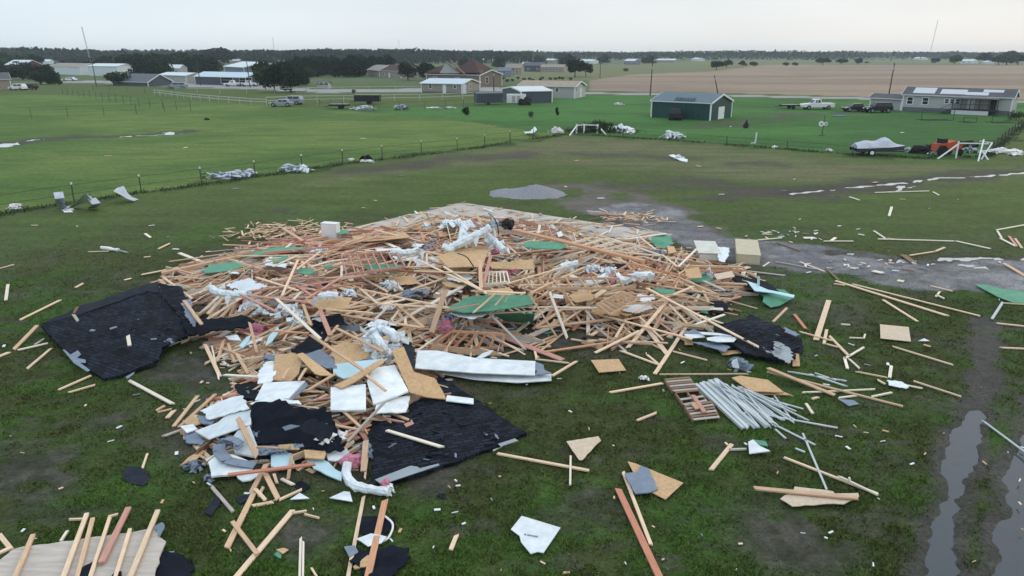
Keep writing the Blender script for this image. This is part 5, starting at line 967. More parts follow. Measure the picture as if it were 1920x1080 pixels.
# broken bits: chips of wood, board, felt and foil under and around the wreck
CM = MB(); cm_ = ['timber_pine', 'timber_tan', 'timber_orange', 'timber_brown', 'white_panel', 'grey_felt', 'black_felt', 'strand_board', 'silver_foil', 'green_sheathing', 'pink_fibre']
cp = [.2, .17, .09, .1, .08, .1, .07, .09, .05, .02, .03]
def chip(x, y, s, z=None):
    h = float(Hf(x, y)); z = h * rnd.random() if z is None else z
    a = rnd.random() * 6.28; l_ = s * rnd.uniform(.5, 1.6); w = s * rnd.uniform(.15, .6); t_ = Vector((math.cos(a), math.sin(a), rnd.gauss(0, .25) if h > .15 else 0)) * l_ / 2
    c_ = Vector((x, y, z + .03 + abs(t_.z))); CM.bar(c_ - t_, c_ + t_, w, .015, rnd.gauss(0, .4) if h > .15 else 0, random.choices(range(len(cm_)), cp)[0] if False else int(rg.choice(len(cm_), p=cp)))
for i in range(3600):
    x = rnd.uniform(PX.min() - 2, PX.max() + 2); y = rnd.uniform(G(960,900).y, PY.max() + 1)
    s_ = max(float(sdist(x, y, PILE)), float(sdist(x, y, LOW)))
    if s_ > 0 or rnd.random() < math.exp(s_ * 1.3) * .5: chip(x, y, rnd.choice((.12, .2, .35, .5)) if s_ > 0 else rnd.choice((.08, .15, .25)))
for i in range(230):                                      # scraps strewn over the fields
    px = rnd.uniform(-50, 1970); py = 230 + 850 * rnd.random() ** 1.2; g = G(px, py); s_ = (.012 + .0028 * g.y) * rnd.uniform(.5, 1.6)
    if px < 1000 and py < 400 and rnd.random() < .6: continue
    a = rnd.random() * 6.28; t_ = Vector((math.cos(a), math.sin(a), 0)) * s_; CM.bar(g + Vector((0,0,.05)) - t_, g + Vector((0,0,.05)) + t_, s_ * rnd.uniform(.2, 1), .02, 0, rnd.choice((4, 4, 0, 0, 5, 8, 7)))
for cx_, cy_, n_, sx_, sy_ in ((560,440,220,60,9),(1190,413,90,32,5),(1500,440,34,60,8),(1610,500,26,60,6)):   # drifts of splinters behind the slab and by the drive
    for i in range(n_):
        g = G(cx_ + rnd.gauss(0, sx_), cy_ + rnd.gauss(0, sy_)); a = rnd.random() * 6.28; l_ = rnd.uniform(.2, 1.3 if n_ > 80 else .4); t_ = Vector((math.cos(a), math.sin(a), rnd.gauss(0, .05))) * l_ / 2
        c_ = g + Vector((0, 0, rnd.uniform(.05, .3 if n_ > 80 else .06))); CM.bar(c_ - t_, c_ + t_, rnd.uniform(.04, .1), .03, 0, rnd.choice((0, 0, 1, 3, 1)) if n_ > 80 else rnd.choice((4, 0, 5)))
for i in range(230):                                      # bits on the bare slab
    u, v = rnd.random(), rnd.random(); a_, b_, c_4 = Vector(SLAB[0]), Vector(SLAB[1]), Vector(SLAB[3]); p2 = a_ + (b_ - a_) * u + (c_4 - a_) * v * .35; a = rnd.random() * 6.28; l_ = rnd.choice((.15, .3, .8, 1.4)) * rnd.uniform(.6, 1.2); t_ = Vector((math.cos(a), math.sin(a), 0)) * l_ / 2; c_ = Vector((p2.x, p2.y, .15 + rnd.random() * .08)); CM.bar(c_ - t_, c_ + t_, rnd.uniform(.04, .12) if l_ > .4 else l_ * .5, .025, 0, rnd.choice((0, 0, 1, 1, 2, 4, 5, 3)))
tag(CM.build('debris_chips', cm_), 'splinters, chips and torn scraps strewn through the wreck and over the grass', 'debris', kind='stuff')
# ================================================================== BUILDINGS
for nm, c, r_, me_, v in (('wall_green', (.018,.062,.060), .5, 0, .06), ('roof_blue_green', (.065,.125,.165), .4, .2, .15), ('trim_white', (.72,.76,.78), .5, 0, .03), ('wall_tan', (.30,.27,.235), .8, 0, .05), ('roof_pale_blue', (.50,.64,.72), .35, .3, .06),
                 ('wall_slate', (.075,.09,.115), .5, .1, .06), ('roof_white', (.62,.70,.74), .4, .2, .05), ('rail_white', (.46,.50,.50), .6, 0, .08), ('torn_roof_board', (.34,.29,.23), .85, 0, .25), ('wall_grey', (.40,.41,.41), .8, 0, .06), ('roof_brown', (.070,.038,.034), .85, 0, .25), ('roof_grey', (.10,.105,.115), .85, 0, .2),
                 ('wall_blue_grey', (.17,.20,.26), .6, .1, .05), ('window_dark', (.02,.026,.035), .12, 0, .05), ('wall_red', (.13,.038,.030), .8, 0, .1), ('skirt', (.13,.145,.16), .8, 0, .05), ('deck_dark', (.035,.035,.04), .7, 0, .1), ('brick_tan', (.19,.155,.13), .85, 0, .15),
                 ('membrane', (.55,.58,.62), .6, 0, .06), ('porch_shade', (.03,.035,.06), .8, 0, .1), ('car_white', (.70,.72,.74), .25, 0, .02), ('car_silver', (.30,.34,.40), .25, .4, .02), ('car_dark', (.02,.022,.028), .25, 0, .02), ('car_maroon', (.035,.012,.022), .25, 0, .02),
                 ('tyre', (.015,.015,.015), .8, 0, .1), ('boat_cover', (.46,.50,.57), .7, 0, .1), ('hull_dark', (.06,.065,.10), .4, 0, .05), ('rust_orange', (.42,.09,.035), .6, 0, .2), ('pole_wood', (.07,.06,.055), .9, 0, .2), ('post_dark', (.06,.07,.055), .9, 0, .2), ('blue_mat', (.03,.12,.26), .6, 0, .05), ('glass', (.03,.04,.05), .08, 0, .05)):
    mat(nm, c, rough=r_, metal=me_, var=v, scale=.6 if nm.startswith(('wall','roof')) else 2)
def seams(nm, step, axis):                              # ribbed sheet metal
    m = MATS[nm]; t = m.node_tree; c = t.nodes.new('ShaderNodeTexCoord'); w = t.nodes.new('ShaderNodeTexWave'); w.bands_direction = axis; w.inputs['Scale'].default_value = .314 / step * 1.0
    t.links.new(c.outputs['Object'], w.inputs[0]); u = t.nodes.new('ShaderNodeBump'); u.inputs['Distance'].default_value = .04; t.links.new(w.outputs[0], u.inputs['Height']); t.links.new(u.outputs[0], t.nodes['Principled BSDF'].inputs['Normal'])
for nm in ('wall_green', 'roof_blue_green', 'roof_pale_blue', 'wall_slate', 'roof_white'): seams(nm, .6, 'X')
def opening(par, kind, M, w, h, dark=False):
    """a window (frame with pane and glazing bar) or a door, set proud of the wall; M places it with x along the wall and y pointing outward"""
    m_ = MB()
    if kind == 'window':
        f = .12
        m_.box((0,0,0),(w,.06,f),0,M); m_.box((0,0,h-f),(w,.06,h),0,M); m_.box((0,0,f),(f,.06,h-f),0,M); m_.box((w-f,0,f),(w,.06,h-f),0,M); m_.box((f,.012,h/2-.03),(w-f,.05,h/2+.03),0,M)
        o = m_.build('window', 'trim_white', par); m_ = MB(); m_.box((f,.002,f),(w-f,.03,h-f),0,M); m_.build('pane', 'window_dark', o)
    else:
        m_.box((0,0,0),(w,.06,h),0,M); o = m_.build('door', 'wall_slate' if dark else 'trim_white', par); m_ = MB(); m_.box((w*.8,.06,h*.45),(w*.8+.1,.12,h*.45+.12),0,M); m_.build('handle', 'window_dark', o)
    return o
def building(name, label, A, B, dep, eave, ridge, wallm, roofm, trim='trim_white', front=(), end=(), oh=.35, group=None, cat='house', skirt=0., ridge_f=.5, part_trim=True):
    A = Vector(A); B_ = Vector(B); d = B_ - A; d.z = 0; L_ = d.length; rz = math.atan2(d.y, d.x); A.z = -.05
    o = empty(name, A, label, cat, group, rz)
    m_ = MB(); m_.quad([(0,0,0),(L_,0,0),(L_,0,eave),(0,0,eave)]); m_.quad([(L_,dep,0),(0,dep,0),(0,dep,eave),(L_,dep,eave)])
    yr = dep * ridge_f
    m_.quad([(L_,0,0),(L_,dep,0),(L_,dep,eave),(L_,yr,ridge),(L_,0,eave)]); m_.quad([(0,dep,0),(0,0,0),(0,0,eave),(0,yr,ridge),(0,dep,eave)])
    m_.build('wall', wallm, o)
    m_ = MB(); s1 = (ridge - eave) / yr; s2 = (ridge - eave) / (dep - yr); t_ = .12
    z0 = eave - s1 * oh; z3 = eave - s2 * oh
    poly = [(-oh, z0), (yr, ridge), (dep + oh, z3), (dep + oh, z3 + t_), (yr, ridge + t_ + .03), (-oh, z0 + t_)]
    b0 = [(-oh if True else 0, y_, z_) for y_, z_ in poly]; b1 = [(L_ + oh, y_, z_) for y_, z_ in poly]
    m_.quad(b0); m_.quad(b1[::-1])
    for i in range(6): j = (i + 1) % 6; m_.quad([b0[i], b1[i], b1[j], b0[j]])
    rf = m_.build('roof', roofm, o)
    if trim:
        m_ = MB()
        for x in (L_ + oh, -oh - .05):
            for y0, y1, za, zb in ((-oh, yr, z0, ridge), (yr, dep + oh, ridge, z3)): m_.hexa([(x, y0, za-.12), (x+.05, y0, za-.12), (x+.05, y0, za+t_+.04), (x, y0, za+t_+.04), (x, y1, zb-.12), (x+.05, y1, zb-.12), (x+.05, y1, zb+t_+.04), (x, y1, zb+t_+.04)])
        for x, y_ in ((0, 0), (L_, 0), (L_, dep), (0, dep)): m_.box((x - .1, y_ - .1, 0), (x + .1, y_ + .1, min(z0, z3)))
        m_.box((-oh, -oh - .06, z0 - .03), (L_ + oh, -oh - .004, z0 + t_ - .02)); m_.build('trim', trim, o)
    if skirt: m_ = MB(); m_.box((-.02,-.04,0),(L_+.04,-.004,skirt)); m_.box((L_+.004,0,0),(L_+.04,dep,skirt)); m_.build('skirting', 'skirt', o)
    for k, x0, z0_, w, h in front: opening(o, k, Matrix(((1,0,0,x0),(0,-1,0,0),(0,0,1,z0_),(0,0,0,1))), w, h)
    for k, y0, z0_, w, h in end: opening(o, k, Matrix(((0,1,0,L_),(1,0,0,y0),(0,0,1,z0_),(0,0,0,1))), w, h)
    return o, L_
def hx(px, a, b_): return topz(px, a, b_)
# green barn
def corner(pxA, B_, C_):
    g_ = C_ - B_; L0 = Vector((-g_.y, g_.x, 0)).normalized(); t_ = 1.
    while proj(B_ + L0 * t_)[0] > pxA and t_ < 60: t_ += .05
    return B_ + L0 * t_
B_, C_ = G(1331,226), G(1370,219.5); A = corner(1221, B_, C_); dep = (C_ - B_).length; print('barn', A, B_, dep, proj(A)); ev = hx(1331,226,193); rg_ = hx(1352,222,178)
bn, L_ = building('green_barn', 'dark green metal barn with white trim and blue green roof in the bright green yard', A, B_, dep, ev, rg_ * 1.04, 'wall_green', 'roof_blue_green', end=[('door', dep * .36, .02, dep * .28, ev * .72)], cat='barn', oh=.2)
m_ = MB()
for k in range(7): x = L_ * (.38 + .05 * k); m_.hexa([(x, .1 + .1 * (k % 3), ev + .1), (x + .35, .1 + .1 * (k % 3), ev + .1), (x + .35, .1, ev + .18), (x, .1, ev + .18), (x, 1.0, ev + .62), (x + .3, 1.0, ev + .62), (x + .3, 1.0, ev + .66), (x, 1.0, ev + .66)])
m_.build('torn_edge', 'wall_green', bn)
# grey manufactured home at the right with a porch
A, B_ = G(1690,208), G(1893,217); dep = 5.2; ev = 3.0; rg_ = 4.1
hm, L_ = building('manufactured_home', 'long grey manufactured home with a porch at the right, its roof stripped to pale patches', A, B_, dep, ev, rg_, 'wall_grey', 'roof_grey', front=[('window', L_h, 1.25, 1.1, 1.35) for L_h in (.6, 3.1)] + [('window', 6.6 + .85 * k, 1.6, .8, .9) for k in range(3)] + [('door', 10.2, .9, 1.1, 2.0)], skirt=.8, oh=.3)
m_ = MB(); sl = (rg_ - ev) / (dep / 2)
for x0, x1, y0, y1 in ((.08,.29,.1,.9), (.34,.58,.1,.75), (.58,.78,.05,.45), (.72,.90,.5,.85)):
    m_.hexa([(L_*x0, dep/2*y0, ev+sl*dep/2*y0+.13), (L_*x1, dep/2*y0, ev+sl*dep/2*y0+.13), (L_*x1, dep/2*y0, ev+sl*dep/2*y0+.17), (L_*x0, dep/2*y0, ev+sl*dep/2*y0+.17), (L_*x0, dep/2*y1, ev+sl*dep/2*y1+.13), (L_*x1, dep/2*y1, ev+sl*dep/2*y1+.13), (L_*x1, dep/2*y1, ev+sl*dep/2*y1+.17), (L_*x0, dep/2*y1, ev+sl*dep/2*y1+.17)])
m_.build('bare_patches', 'membrane', hm)
m_ = MB(); x0, x1 = L_ * .50, L_ * .90; m_.box((x0, -2.2, .75), (x1, -.05, .9)); pf = m_.build('porch_deck', 'deck_dark', hm)
for k in range(6): m_ = MB(); x = x0 + (x1 - x0) * k / 5; m_.box((x - .05, -2.2, .9), (x + .05, -2.1, 2.7)); m_.build('porch_post', 'deck_dark', pf)
m_ = MB(); m_.box((x0, -2.19, 1.75), (x1, -2.12, 1.82))
for k in range(50): x = x0 + (x1 - x0) * k / 49; m_.box((x - .02, -2.17, .9), (x + .02, -2.14, 1.76))
m_.build('railing', 'deck_dark', pf)
m_ = MB(); m_.hexa([(x0 - .1, -2.4, 2.66), (x1, -2.4, 2.66), (x1, -2.4, 2.74), (x0 - .1, -2.4, 2.74), (x0 - .1, -.1, 2.84), (x1, -.1, 2.84), (x1, -.1, 2.92), (x0 - .1, -.1, 2.92)]); m_.build('porch_roof', 'roof_grey', hm)
m_ = MB(); m_.box((x0, -2.15, 0), (x1 - 1.2, -2.1, .75)); m_.build('porch_skirting', 'membrane', hm)
m_ = MB(); [m_.box((x0 - 1.8 + .3 * k, -1.9, .0 + .15 * k), (x0 - 1.5 + .3 * k, -.8, .15 * k + .12)) for k in range(5)]; m_.bar((x0 - 1.8, -1.9, .9), (x0, -1.9, 1.8), .06, .06); m_.build('steps', 'deck_dark', hm)
m_ = MB(); m_.box((x1 - 1.4, -.2, .9), (x1 - .5, -.06, 2.6)); m_.build('doorway_dark', 'window_dark', hm)  # solid dark slab, its colour stands in for the unlit doorway
building('shed', 'small grey shed joined to the left of the manufactured home with the porch', G(1630,204), G(1688,207), 4, 2.1, 2.7, 'wall_grey', 'roof_grey', cat='shed')
# tan home with the pale blue roof
B_, C_ = G(866,176), G(899,172.6); A = corner(791, B_, C_); dep = (C_ - B_).length; print('tan', A, B_, dep, proj(A))
building('manufactured_home', 'tan manufactured home with a pale blue metal roof beyond the left pasture', A, B_, dep, hx(866,176,157), hx(880,174,148), 'wall_tan', 'roof_pale_blue', front=[('window', 2.2, 1.2, 1, 1.3), ('window', 9.5, 1.3, 1, 1), ('door', 6.4, .1, 1, 2.2), ('door', 12.3, .1, 1, 2.2)], end=[('door', .8, .3, 1, 2.2), ('window', 4.2, 1.2, 1, 1.2)], skirt=.5)
# dark slate shed, white roof
A = G(977,193.5)
building('metal_shed', 'dark slate metal shed with a white roof beside the overturned trailer', A, A + Vector((6.6, 2.0, 0)), 14, hx(1038,192,170), hx(950,190,163), 'wall_slate', 'roof_white', cat='shed', oh=.15)
B_ = G(1077,185); B2 = B_ + Vector((-12.8, 5.0, 0))
building('grey_house', 'grey house with its roofing torn to bare boards beside the slate shed', B2, B_, 8.6, hx(1077,185,162), hx(1090,184,153), 'wall_grey', 'torn_roof_board', front=[('window', 9, 1.4, 1, 1)], end=[('window', 1, 1.6, 1, 1.2), ('door', 4.5, .1, 1, 2)])
# big house with broken brown roofs
A = G(800,160); B_ = G(900,163)
bh, L_ = building('brick_house', 'large tan brick house with steep brown roofs broken open, behind the tan home', A, B_, 12, 3.6, hx(850,160,130), 'brick_tan', 'roof_brown', front=[('window', 3, 1, 1.5, 1.8), ('window', 12, 1, 1.5, 1.8)], end=[('window', 3, 1, 1.5, 2)])
def pyramid_roof(par, x0, x1, y0, y1, z0, px_, py_, z1, mt_, nm='steep_roof'):
    m_ = MB(); c = [(x0,y0,z0),(x1,y0,z0),(x1,y1,z0),(x0,y1,z0)]; t_ = (px_, py_, z1)
    for i in range(4): m_.quad([c[i], c[(i+1)%4], t_])
    m_.quad(c[::-1]); m_.build(nm, mt_, par)
H = hx(860,160,112) * 1.1
pyramid_roof(bh, L_*.40, L_*.98, .4, 11, 4.2, L_*.68, 6, H*.95, 'roof_brown'); pyramid_roof(bh, -.6, L_*.3, .3, 10, 4.1, L_*.14, 5, H*.72, 'roof_brown')
m_ = MB(); m_.quad([(L_*.28,-.5,4.0),(L_*.62,-.5,4.0),(L_*.40,-.5,H*.82)]); m_.quad([(L_*.62,-.3,4.0),(L_*.28,-.3,4.0),(L_*.40,-.3,H*.82)]); m_.quad([(L_*.62,-.5,4.0),(L_*.62,-.3,4.0),(L_*.40,-.3,H*.82),(L_*.40,-.5,H*.82)]); m_.build('gable_front', 'wall_grey', bh)
m_ = MB(); m_.bar((L_*.66,-.8,4.0),(L_*.41,-.8,H*.86),.5,.3); m_.bar((L_*.76,-.9,3.8),(L_*.5,-.9,H*.9),.6,.3); m_.build('verge_board', 'brick_tan', bh)
m_ = MB(); m_.box((L_*.9, 1, 0), (L_*.98, 2.5, H*.55)); m_.build('chimney', 'brick_tan', bh)
# damaged ranch house
building('ranch_house', 'low ranch house with a reddish brown roof, its left half broken, in the middle distance', G(712,145), G(752,147), 10, 3, 5.2, 'wall_tan', 'roof_brown', front=[('window', 3, 1, 1.5, 1.2), ('door', 8, .1, 1, 2)])
building('ranch_house', 'pale wrecked gable end left of the reddish brown ranch roof', G(690,143), G(712,145), 8, 3, 5, 'wall_tan', 'wall_tan')
# big metal barn at left with a lean-to
A = G(423,156); B_ = G(459,160)
bb, L_ = building('metal_barn', 'tall blue grey metal barn with a pale roof among the trees at left', G(424,152), G(460,156), 14, hx(460,156,126), hx(478,156,117), 'wall_blue_grey', 'roof_white', cat='barn')
building('lean_to', 'long low pale blue roofed lean-to in front of the tall metal barn', G(367,158), G(462,161), 8, hx(420,160,144), hx(420,158,135), 'wall_slate', 'roof_pale_blue', cat='lean-to', front=[('window', 13, .6, 6, 2.2), ('window', 22, .6, 6, 2.2)])
# other houses
building('house', 'tan house with a pale eave cut by the left edge of the picture', G(-60,170), G(22,168), 9, 3, 4.6, 'wall_tan', 'roof_grey', front=[('window', 6, 1, 1.4, 1.2)])
building('red_barn', 'small red barn with a white roof at the far left', G(12,135), G(46,136), 10, 4, 6.4, 'wall_red', 'roof_white', cat='barn')
building('long_shed', 'long white shed with a torn wall at far left, left of two', G(96,139), G(152,141), 9, 4, 5.3, 'roof_white', 'wall_tan', cat='shed')
building('long_shed', 'long white shed at far left, right of two', G(168,142), G(222,143), 9, 4.4, 5.4, 'roof_white', 'roof_white', cat='shed')
building('dark_shed', 'low dark roofed shed beside the road at left', G(212,160), G(278,162), 9, 1.4, 3.6, 'wall_slate', 'wall_slate', cat='shed')
building('car_port', 'white roofed carport right of the low dark shed', G(300,154), G(350,156), 7, 2.6, 3.4, 'wall_grey', 'roof_white', cat='carport')
for i, (x, y, w, ht, wm, rm, lab) in enumerate([(325,139,26,4.5,'wall_grey','roof_white','pale roofed house behind the carport'), (160,118,18,4,'wall_tan','roof_grey','far house above the long white sheds'), (45,112,34,4,'wall_tan','wall_tan','far pale house above the red barn'), (100,104,8,4,'roof_white','roof_white','tiny white house on the left skyline'),
     (139,107,14,4,'wall_tan','roof_white','far pale house left of the thin mast'), (212,103,10,4,'roof_white','roof_white','tiny white house right of the thin mast'), (513,116,16,4,'wall_tan','wall_tan','pale house peeping out of the trees right of the metal barn'), (912,118,22,5,'wall_tan','roof_white','white gabled house on the skyline right of the brick house'),
     (945,144,24,4,'wall_blue_grey','wall_blue_grey','blue grey house right of the brick house'), (962,140,30,5,'wall_tan','wall_tan','tan gabled house beyond the slate shed'), (1000,134,40,5,'wall_slate','wall_slate','dark slate house with a white end'), (983,133,12,5,'roof_white','roof_white','white box like end of the dark slate house'),
     (1035,135,44,4,'wall_tan','wall_tan','long tan house left of the big dark oak'), (1025,117,26,4,'wall_tan','roof_white','pale house behind the dark slate house'), (1098,119,26,4,'roof_white','roof_white','long white shed right of the big dark oak'), (968,115,34,4,'wall_tan','wall_tan','far tan house on the skyline in the centre'),
     (1180,121,20,5,'wall_blue_grey','roof_white','far house at the left of the distant woods'), (1240,117,50,4,'wall_tan','roof_white','long far pale building by the distant woods'), (1302,114,12,4,'roof_white','roof_white','tiny white house by the distant woods'), (1720,112,16,4,'roof_white','roof_white','tiny white house beyond the brown field'),
     (1812,119,24,4,'roof_white','roof_white','white house beyond the brown field at right'), (605,166,20,2,'wall_grey','roof_grey','low collapsed shed by the road in the middle distance'), (735,115,12,4,'wall_grey','roof_grey','far grey house left of centre on the skyline'), (1845,120,8,3,'roof_white','roof_white','tiny white outbuilding at far right')]):
    a = G(x - w / 2, y); b_ = G(x + w / 2, y + .3); building('far_house', lab, a, b_, min(10, (b_ - a).length * .6), ht * .65, ht, wm, rm, trim=None, oh=.2, front=[('window', (b_ - a).length * .2, .9, 1.5, 1.1), ('window', (b_ - a).length * .65, .9, 1.5, 1.1)] if i not in (11,) else ())
# ================================================================== VEHICLES
def vehicle(name, label, px, py, rz, L_, kind, col, cat=None, squash=1.):
    o = empty(name, G(px, py), label, cat or name.split('_')[-1], None, rz); w = .95; h = 1.05 * squash
    m_ = MB(); prof = {'pickup': [(-L_/2, .45), (L_/2, .45), (L_/2, .8), (L_/2-.1, 1.0), (L_*.22, 1.12), (-L_*.08, 1.12), (-L_*.1, 1.15), (-L_/2, 1.15)], 'suv': [(-L_/2, .4), (L_/2, .4), (L_/2, .75), (L_/2-.15, .95), (L_*.25, 1.05), (-L_/2, 1.05)], 'car': [(-L_/2, .35), (L_/2, .35), (L_/2, .65), (L_*.25, .85), (-L_*.4, .9), (-L_/2, .8)]}[kind]
    m_.prof(prof, -w, w); m_.build('body', col, o)
    c0, c1, zt = {'pickup': (-L_*.09, L_*.22, 1.85), 'suv': (-L_*.48, L_*.25, 1.75), 'car': (-L_*.35, L_*.24, 1.4)}[kind]; zb = {'pickup': 1.1, 'suv': 1.03, 'car': .84}[kind]
    m_ = MB(); m_.hexa([(c0, -w*.93, zb), (c0, w*.93, zb), (c0+.2, w*.8, zt), (c0+.2, -w*.8, zt), (c1, -w*.93, zb), (c1, w*.93, zb), (c1-.6, w*.8, zt), (c1-.6, -w*.8, zt)]); cb = m_.build('cabin', col, o)
    m_ = MB(); zs = zb + (zt - zb) * .2; ze = zb + (zt - zb) * .85
    for s_ in (-1, 1):
        for a_, b_ in ((c0 + .3, (c0 + c1) / 2 - .12), ((c0 + c1) / 2 - .02, c1 - .62)): m_.hexa([(a_, s_*w*.90, zs), (b_, s_*w*.90, zs), (b_, s_*w*.925, zs), (a_, s_*w*.925, zs), (a_, s_*w*.80, ze), (b_ - .1, s_*w*.80, ze), (b_ - .1, s_*w*.84, ze), (a_, s_*w*.84, ze)])
    m_.hexa([(c1 - .1, -w*.8, zs), (c1 - .1, w*.8, zs), (c1 - .05, w*.8, zs), (c1 - .05, -w*.8, zs), (c1 - .52, -w*.72, ze), (c1 - .52, w*.72, ze), (c1 - .47, w*.72, ze), (c1 - .47, -w*.72, ze)]); m_.build('window', 'glass', cb)
    for x in (-L_*.31, L_*.32):
        for s_ in (-1, 1): m_ = MB(); m_.cyl((x, s_*(w-.2), .4), (x, s_*(w+.02), .4), .4, n=14); wh = m_.build('wheel', 'tyre', o); m_ = MB(); m_.cyl((x, s_*(w+.0), .4), (x, s_*(w+.04), .4), .22, n=10); m_.build('rim', 'car_silver', wh)
    for s_ in (-1, 1): m_ = MB(); m_.box((L_/2 - .02, s_*w*.7 - .2, .68), (L_/2 + .03, s_*w*.7 + .2, .85)); m_.build('headlight', 'trim_white', o)
    return o
vehicle('pickup_truck', 'white pickup truck parked in the green yard beyond the boat', 1531, 205, R(182), 5.9, 'pickup', 'car_white', 'truck')
vehicle('dark_car', 'dark car with a pale cover by the long wall of the green barn', 1267, 224, R(75), 4.4, 'suv', 'car_dark', 'car')
vehicle('jeep', 'dark open car with a pale hood in front of the small grey shed', 1645, 211, R(185), 4.6, 'suv', 'car_dark', 'car')
vehicle('jeep', 'dark mud coloured utility car left of the small grey shed', 1601, 209, R(180), 3.8, 'car', 'car_dark', 'car')
vehicle('white_car', 'white car parked by the house at the left edge', 34, 169, R(170), 4.8, 'suv', 'car_white', 'car')
vehicle('maroon_car', 'dark maroon car right of the white one by the left edge house', 55, 168, R(175), 4.6, 'suv', 'car_maroon', 'car')
vehicle('white_car', 'white car on the road below the long white sheds', 131, 152, R(182), 5, 'car', 'car_white', 'car')
vehicle('pickup_truck', 'white pickup truck before the lean-to, left of two', 438, 162, R(180), 5.6, 'pickup', 'car_white', 'truck')
vehicle('pickup_truck', 'white pickup truck before the lean-to, right of two', 468, 162, R(180), 5.6, 'pickup', 'car_white', 'truck')
vehicle('silver_car', 'silver car by the wire fence beyond the left pasture', 548, 196, R(170), 4.6, 'suv', 'car_silver', 'car')
vehicle('silver_car', 'low grey blue car left of the silver one by the wire fence', 528, 200, R(185), 4.4, 'car', 'car_silver', 'car')
vehicle('box_truck', 'pale truck by the carport at left', 332, 166, R(180), 6, 'suv', 'car_silver', 'truck')
def trailer(name, label, px, py, rz, L_, h, mt_, cat='trailer', tip=0.):
    o = empty(name, G(px, py), label, cat, None, rz); o.rotation_euler[0] = tip; m_ = MB(); m_.box((-L_/2, -1, .55), (L_/2, 1, .55 + h)); m_.build('body', mt_, o); m_ = MB(); m_.bar((L_/2, -.7, .5), (L_/2 + 1.2, 0, .45), .1, .1); m_.bar((L_/2, .7, .5), (L_/2 + 1.2, 0, .45), .1, .1); m_.build('tongue', 'car_dark', o)
    for s_ in (-1, 1): m_ = MB(); m_.cyl((-.3, s_*1.0, .35), (-.3, s_*1.2, .35), .35, n=12); m_.build('wheel', 'tyre', o)
    return o
trailer('dump_trailer', 'black box trailer before the white rail fence', 690, 195, R(178), 5.2, 1.3, 'car_dark')
trailer('box_trailer', 'dark trailer tipped over by the end of the slate shed', 915, 196, R(20), 5.5, 1.9, 'wall_slate', tip=.15)
trailer('flat_trailer', 'low dark flat trailer left of the black box trailer', 637, 204, R(180), 3.6, .35, 'car_dark')
trailer('utility_trailer', 'small dark utility trailer left of the white pickup in the green yard', 1480, 204, R(180), 3.2, .25, 'car_dark')
o = empty('storage_crate', G(968,194), 'white storage crate against the slate shed', 'crate'); m_ = MB(); m_.box((-2,-.8,.1),(2,.8,1.9)); m_.build('body', 'trim_white', o); m_ = MB(); [m_.box((x,-.86,.3),(x+.7,-.81,1.6)) for x in (-.9, .1)]; m_.build('door', 'wall_grey', o)
# boat under a grey cover, on a trailer
bt = empty('covered_boat', G(1646,290), 'boat under a pale grey cover on its trailer at the fence of the green yard', 'boat', None, R(-3)); sc2 = G(1646,290).y / FPX; Lb = 92 * sc2
m_ = MB(); secs = []; 
for k in range(13):
    u_ = k / 12; x = (u_ - .5) * Lb; hw = 1.15 * (1 - max(0, (u_ - .45) / .55) ** 2.2) * (1 if u_ > .04 else .9); top_ = 1.15 + .75 * math.exp(-((u_ - .58) / .17) ** 2) + .35 * math.exp(-((u_ - .22) / .15) ** 2) - .15 * u_; gun = .72 + .2 * u_; kz = .5 + .45 * max(0, (u_ - .75) / .25) ** 2
    secs.append((x, hw, top_, gun, kz))
for a_, b_ in zip(secs, secs[1:]):
    for s_ in (-1, 1):
        p = lambda c: [(c[0], s_*c[1], c[3]), (c[0], s_*c[1]*.55, c[3] + (c[2]-c[3])*.7), (c[0], 0, c[2])]
        P0, P1 = p(a_), p(b_)
        for j in range(2): q_ = [P0[j], P1[j], P1[j+1], P0[j+1]]; m_.quad(q_ if s_ < 0 else q_[::-1])
m_.quad([(secs[0][0], -secs[0][1], secs[0][3]), (secs[0][0], 0, secs[0][2]), (secs[0][0], secs[0][1], secs[0][3])]); m_.build('cover', 'boat_cover', bt)
m_ = MB()
for a_, b_ in zip(secs, secs[1:]):
    for s_ in (-1, 1):
        for (r0, z0_), (r1, z1_) in (((1, 3), (.93, 2.9)), ((.93, 2.9), (.0, 4))):
            f = lambda c, r_, z_: (c[0], s_*c[1]*r_, c[3] + .02 if z_ == 3 else (c[3] - .35 if z_ == 2.9 else c[4])); q_ = [f(a_, r0, z0_), f(b_, r0, z0_), f(b_, r1, z1_), f(a_, r1, z1_)]; m_.quad(q_[::-1] if s_ < 0 else q_)
m_.build('hull', 'hull_dark', bt); m_ = MB(); m_.box((-Lb*.45,-.9,.42),(Lb*.4,-.8,.52)); m_.box((-Lb*.45,.8,.42),(Lb*.4,.9,.52)); m_.bar((Lb*.4,-.85,.47),(Lb*.6,0,.47),.1,.1); m_.bar((Lb*.4,.85,.47),(Lb*.6,0,.47),.1,.1); m_.build('trailer_frame', 'car_dark', bt)
for s_ in (-1, 1): m_ = MB(); m_.cyl((-Lb*.22, s_*1.0, .33), (-Lb*.22, s_*1.22, .33), .33, n=14); wh = m_.build('wheel', 'tyre', bt); m_ = MB(); m_.cyl((-Lb*.22, s_*1.2, .33), (-Lb*.22, s_*1.25, .33), .2, n=10); m_.build('rim', 'trim_white', wh)
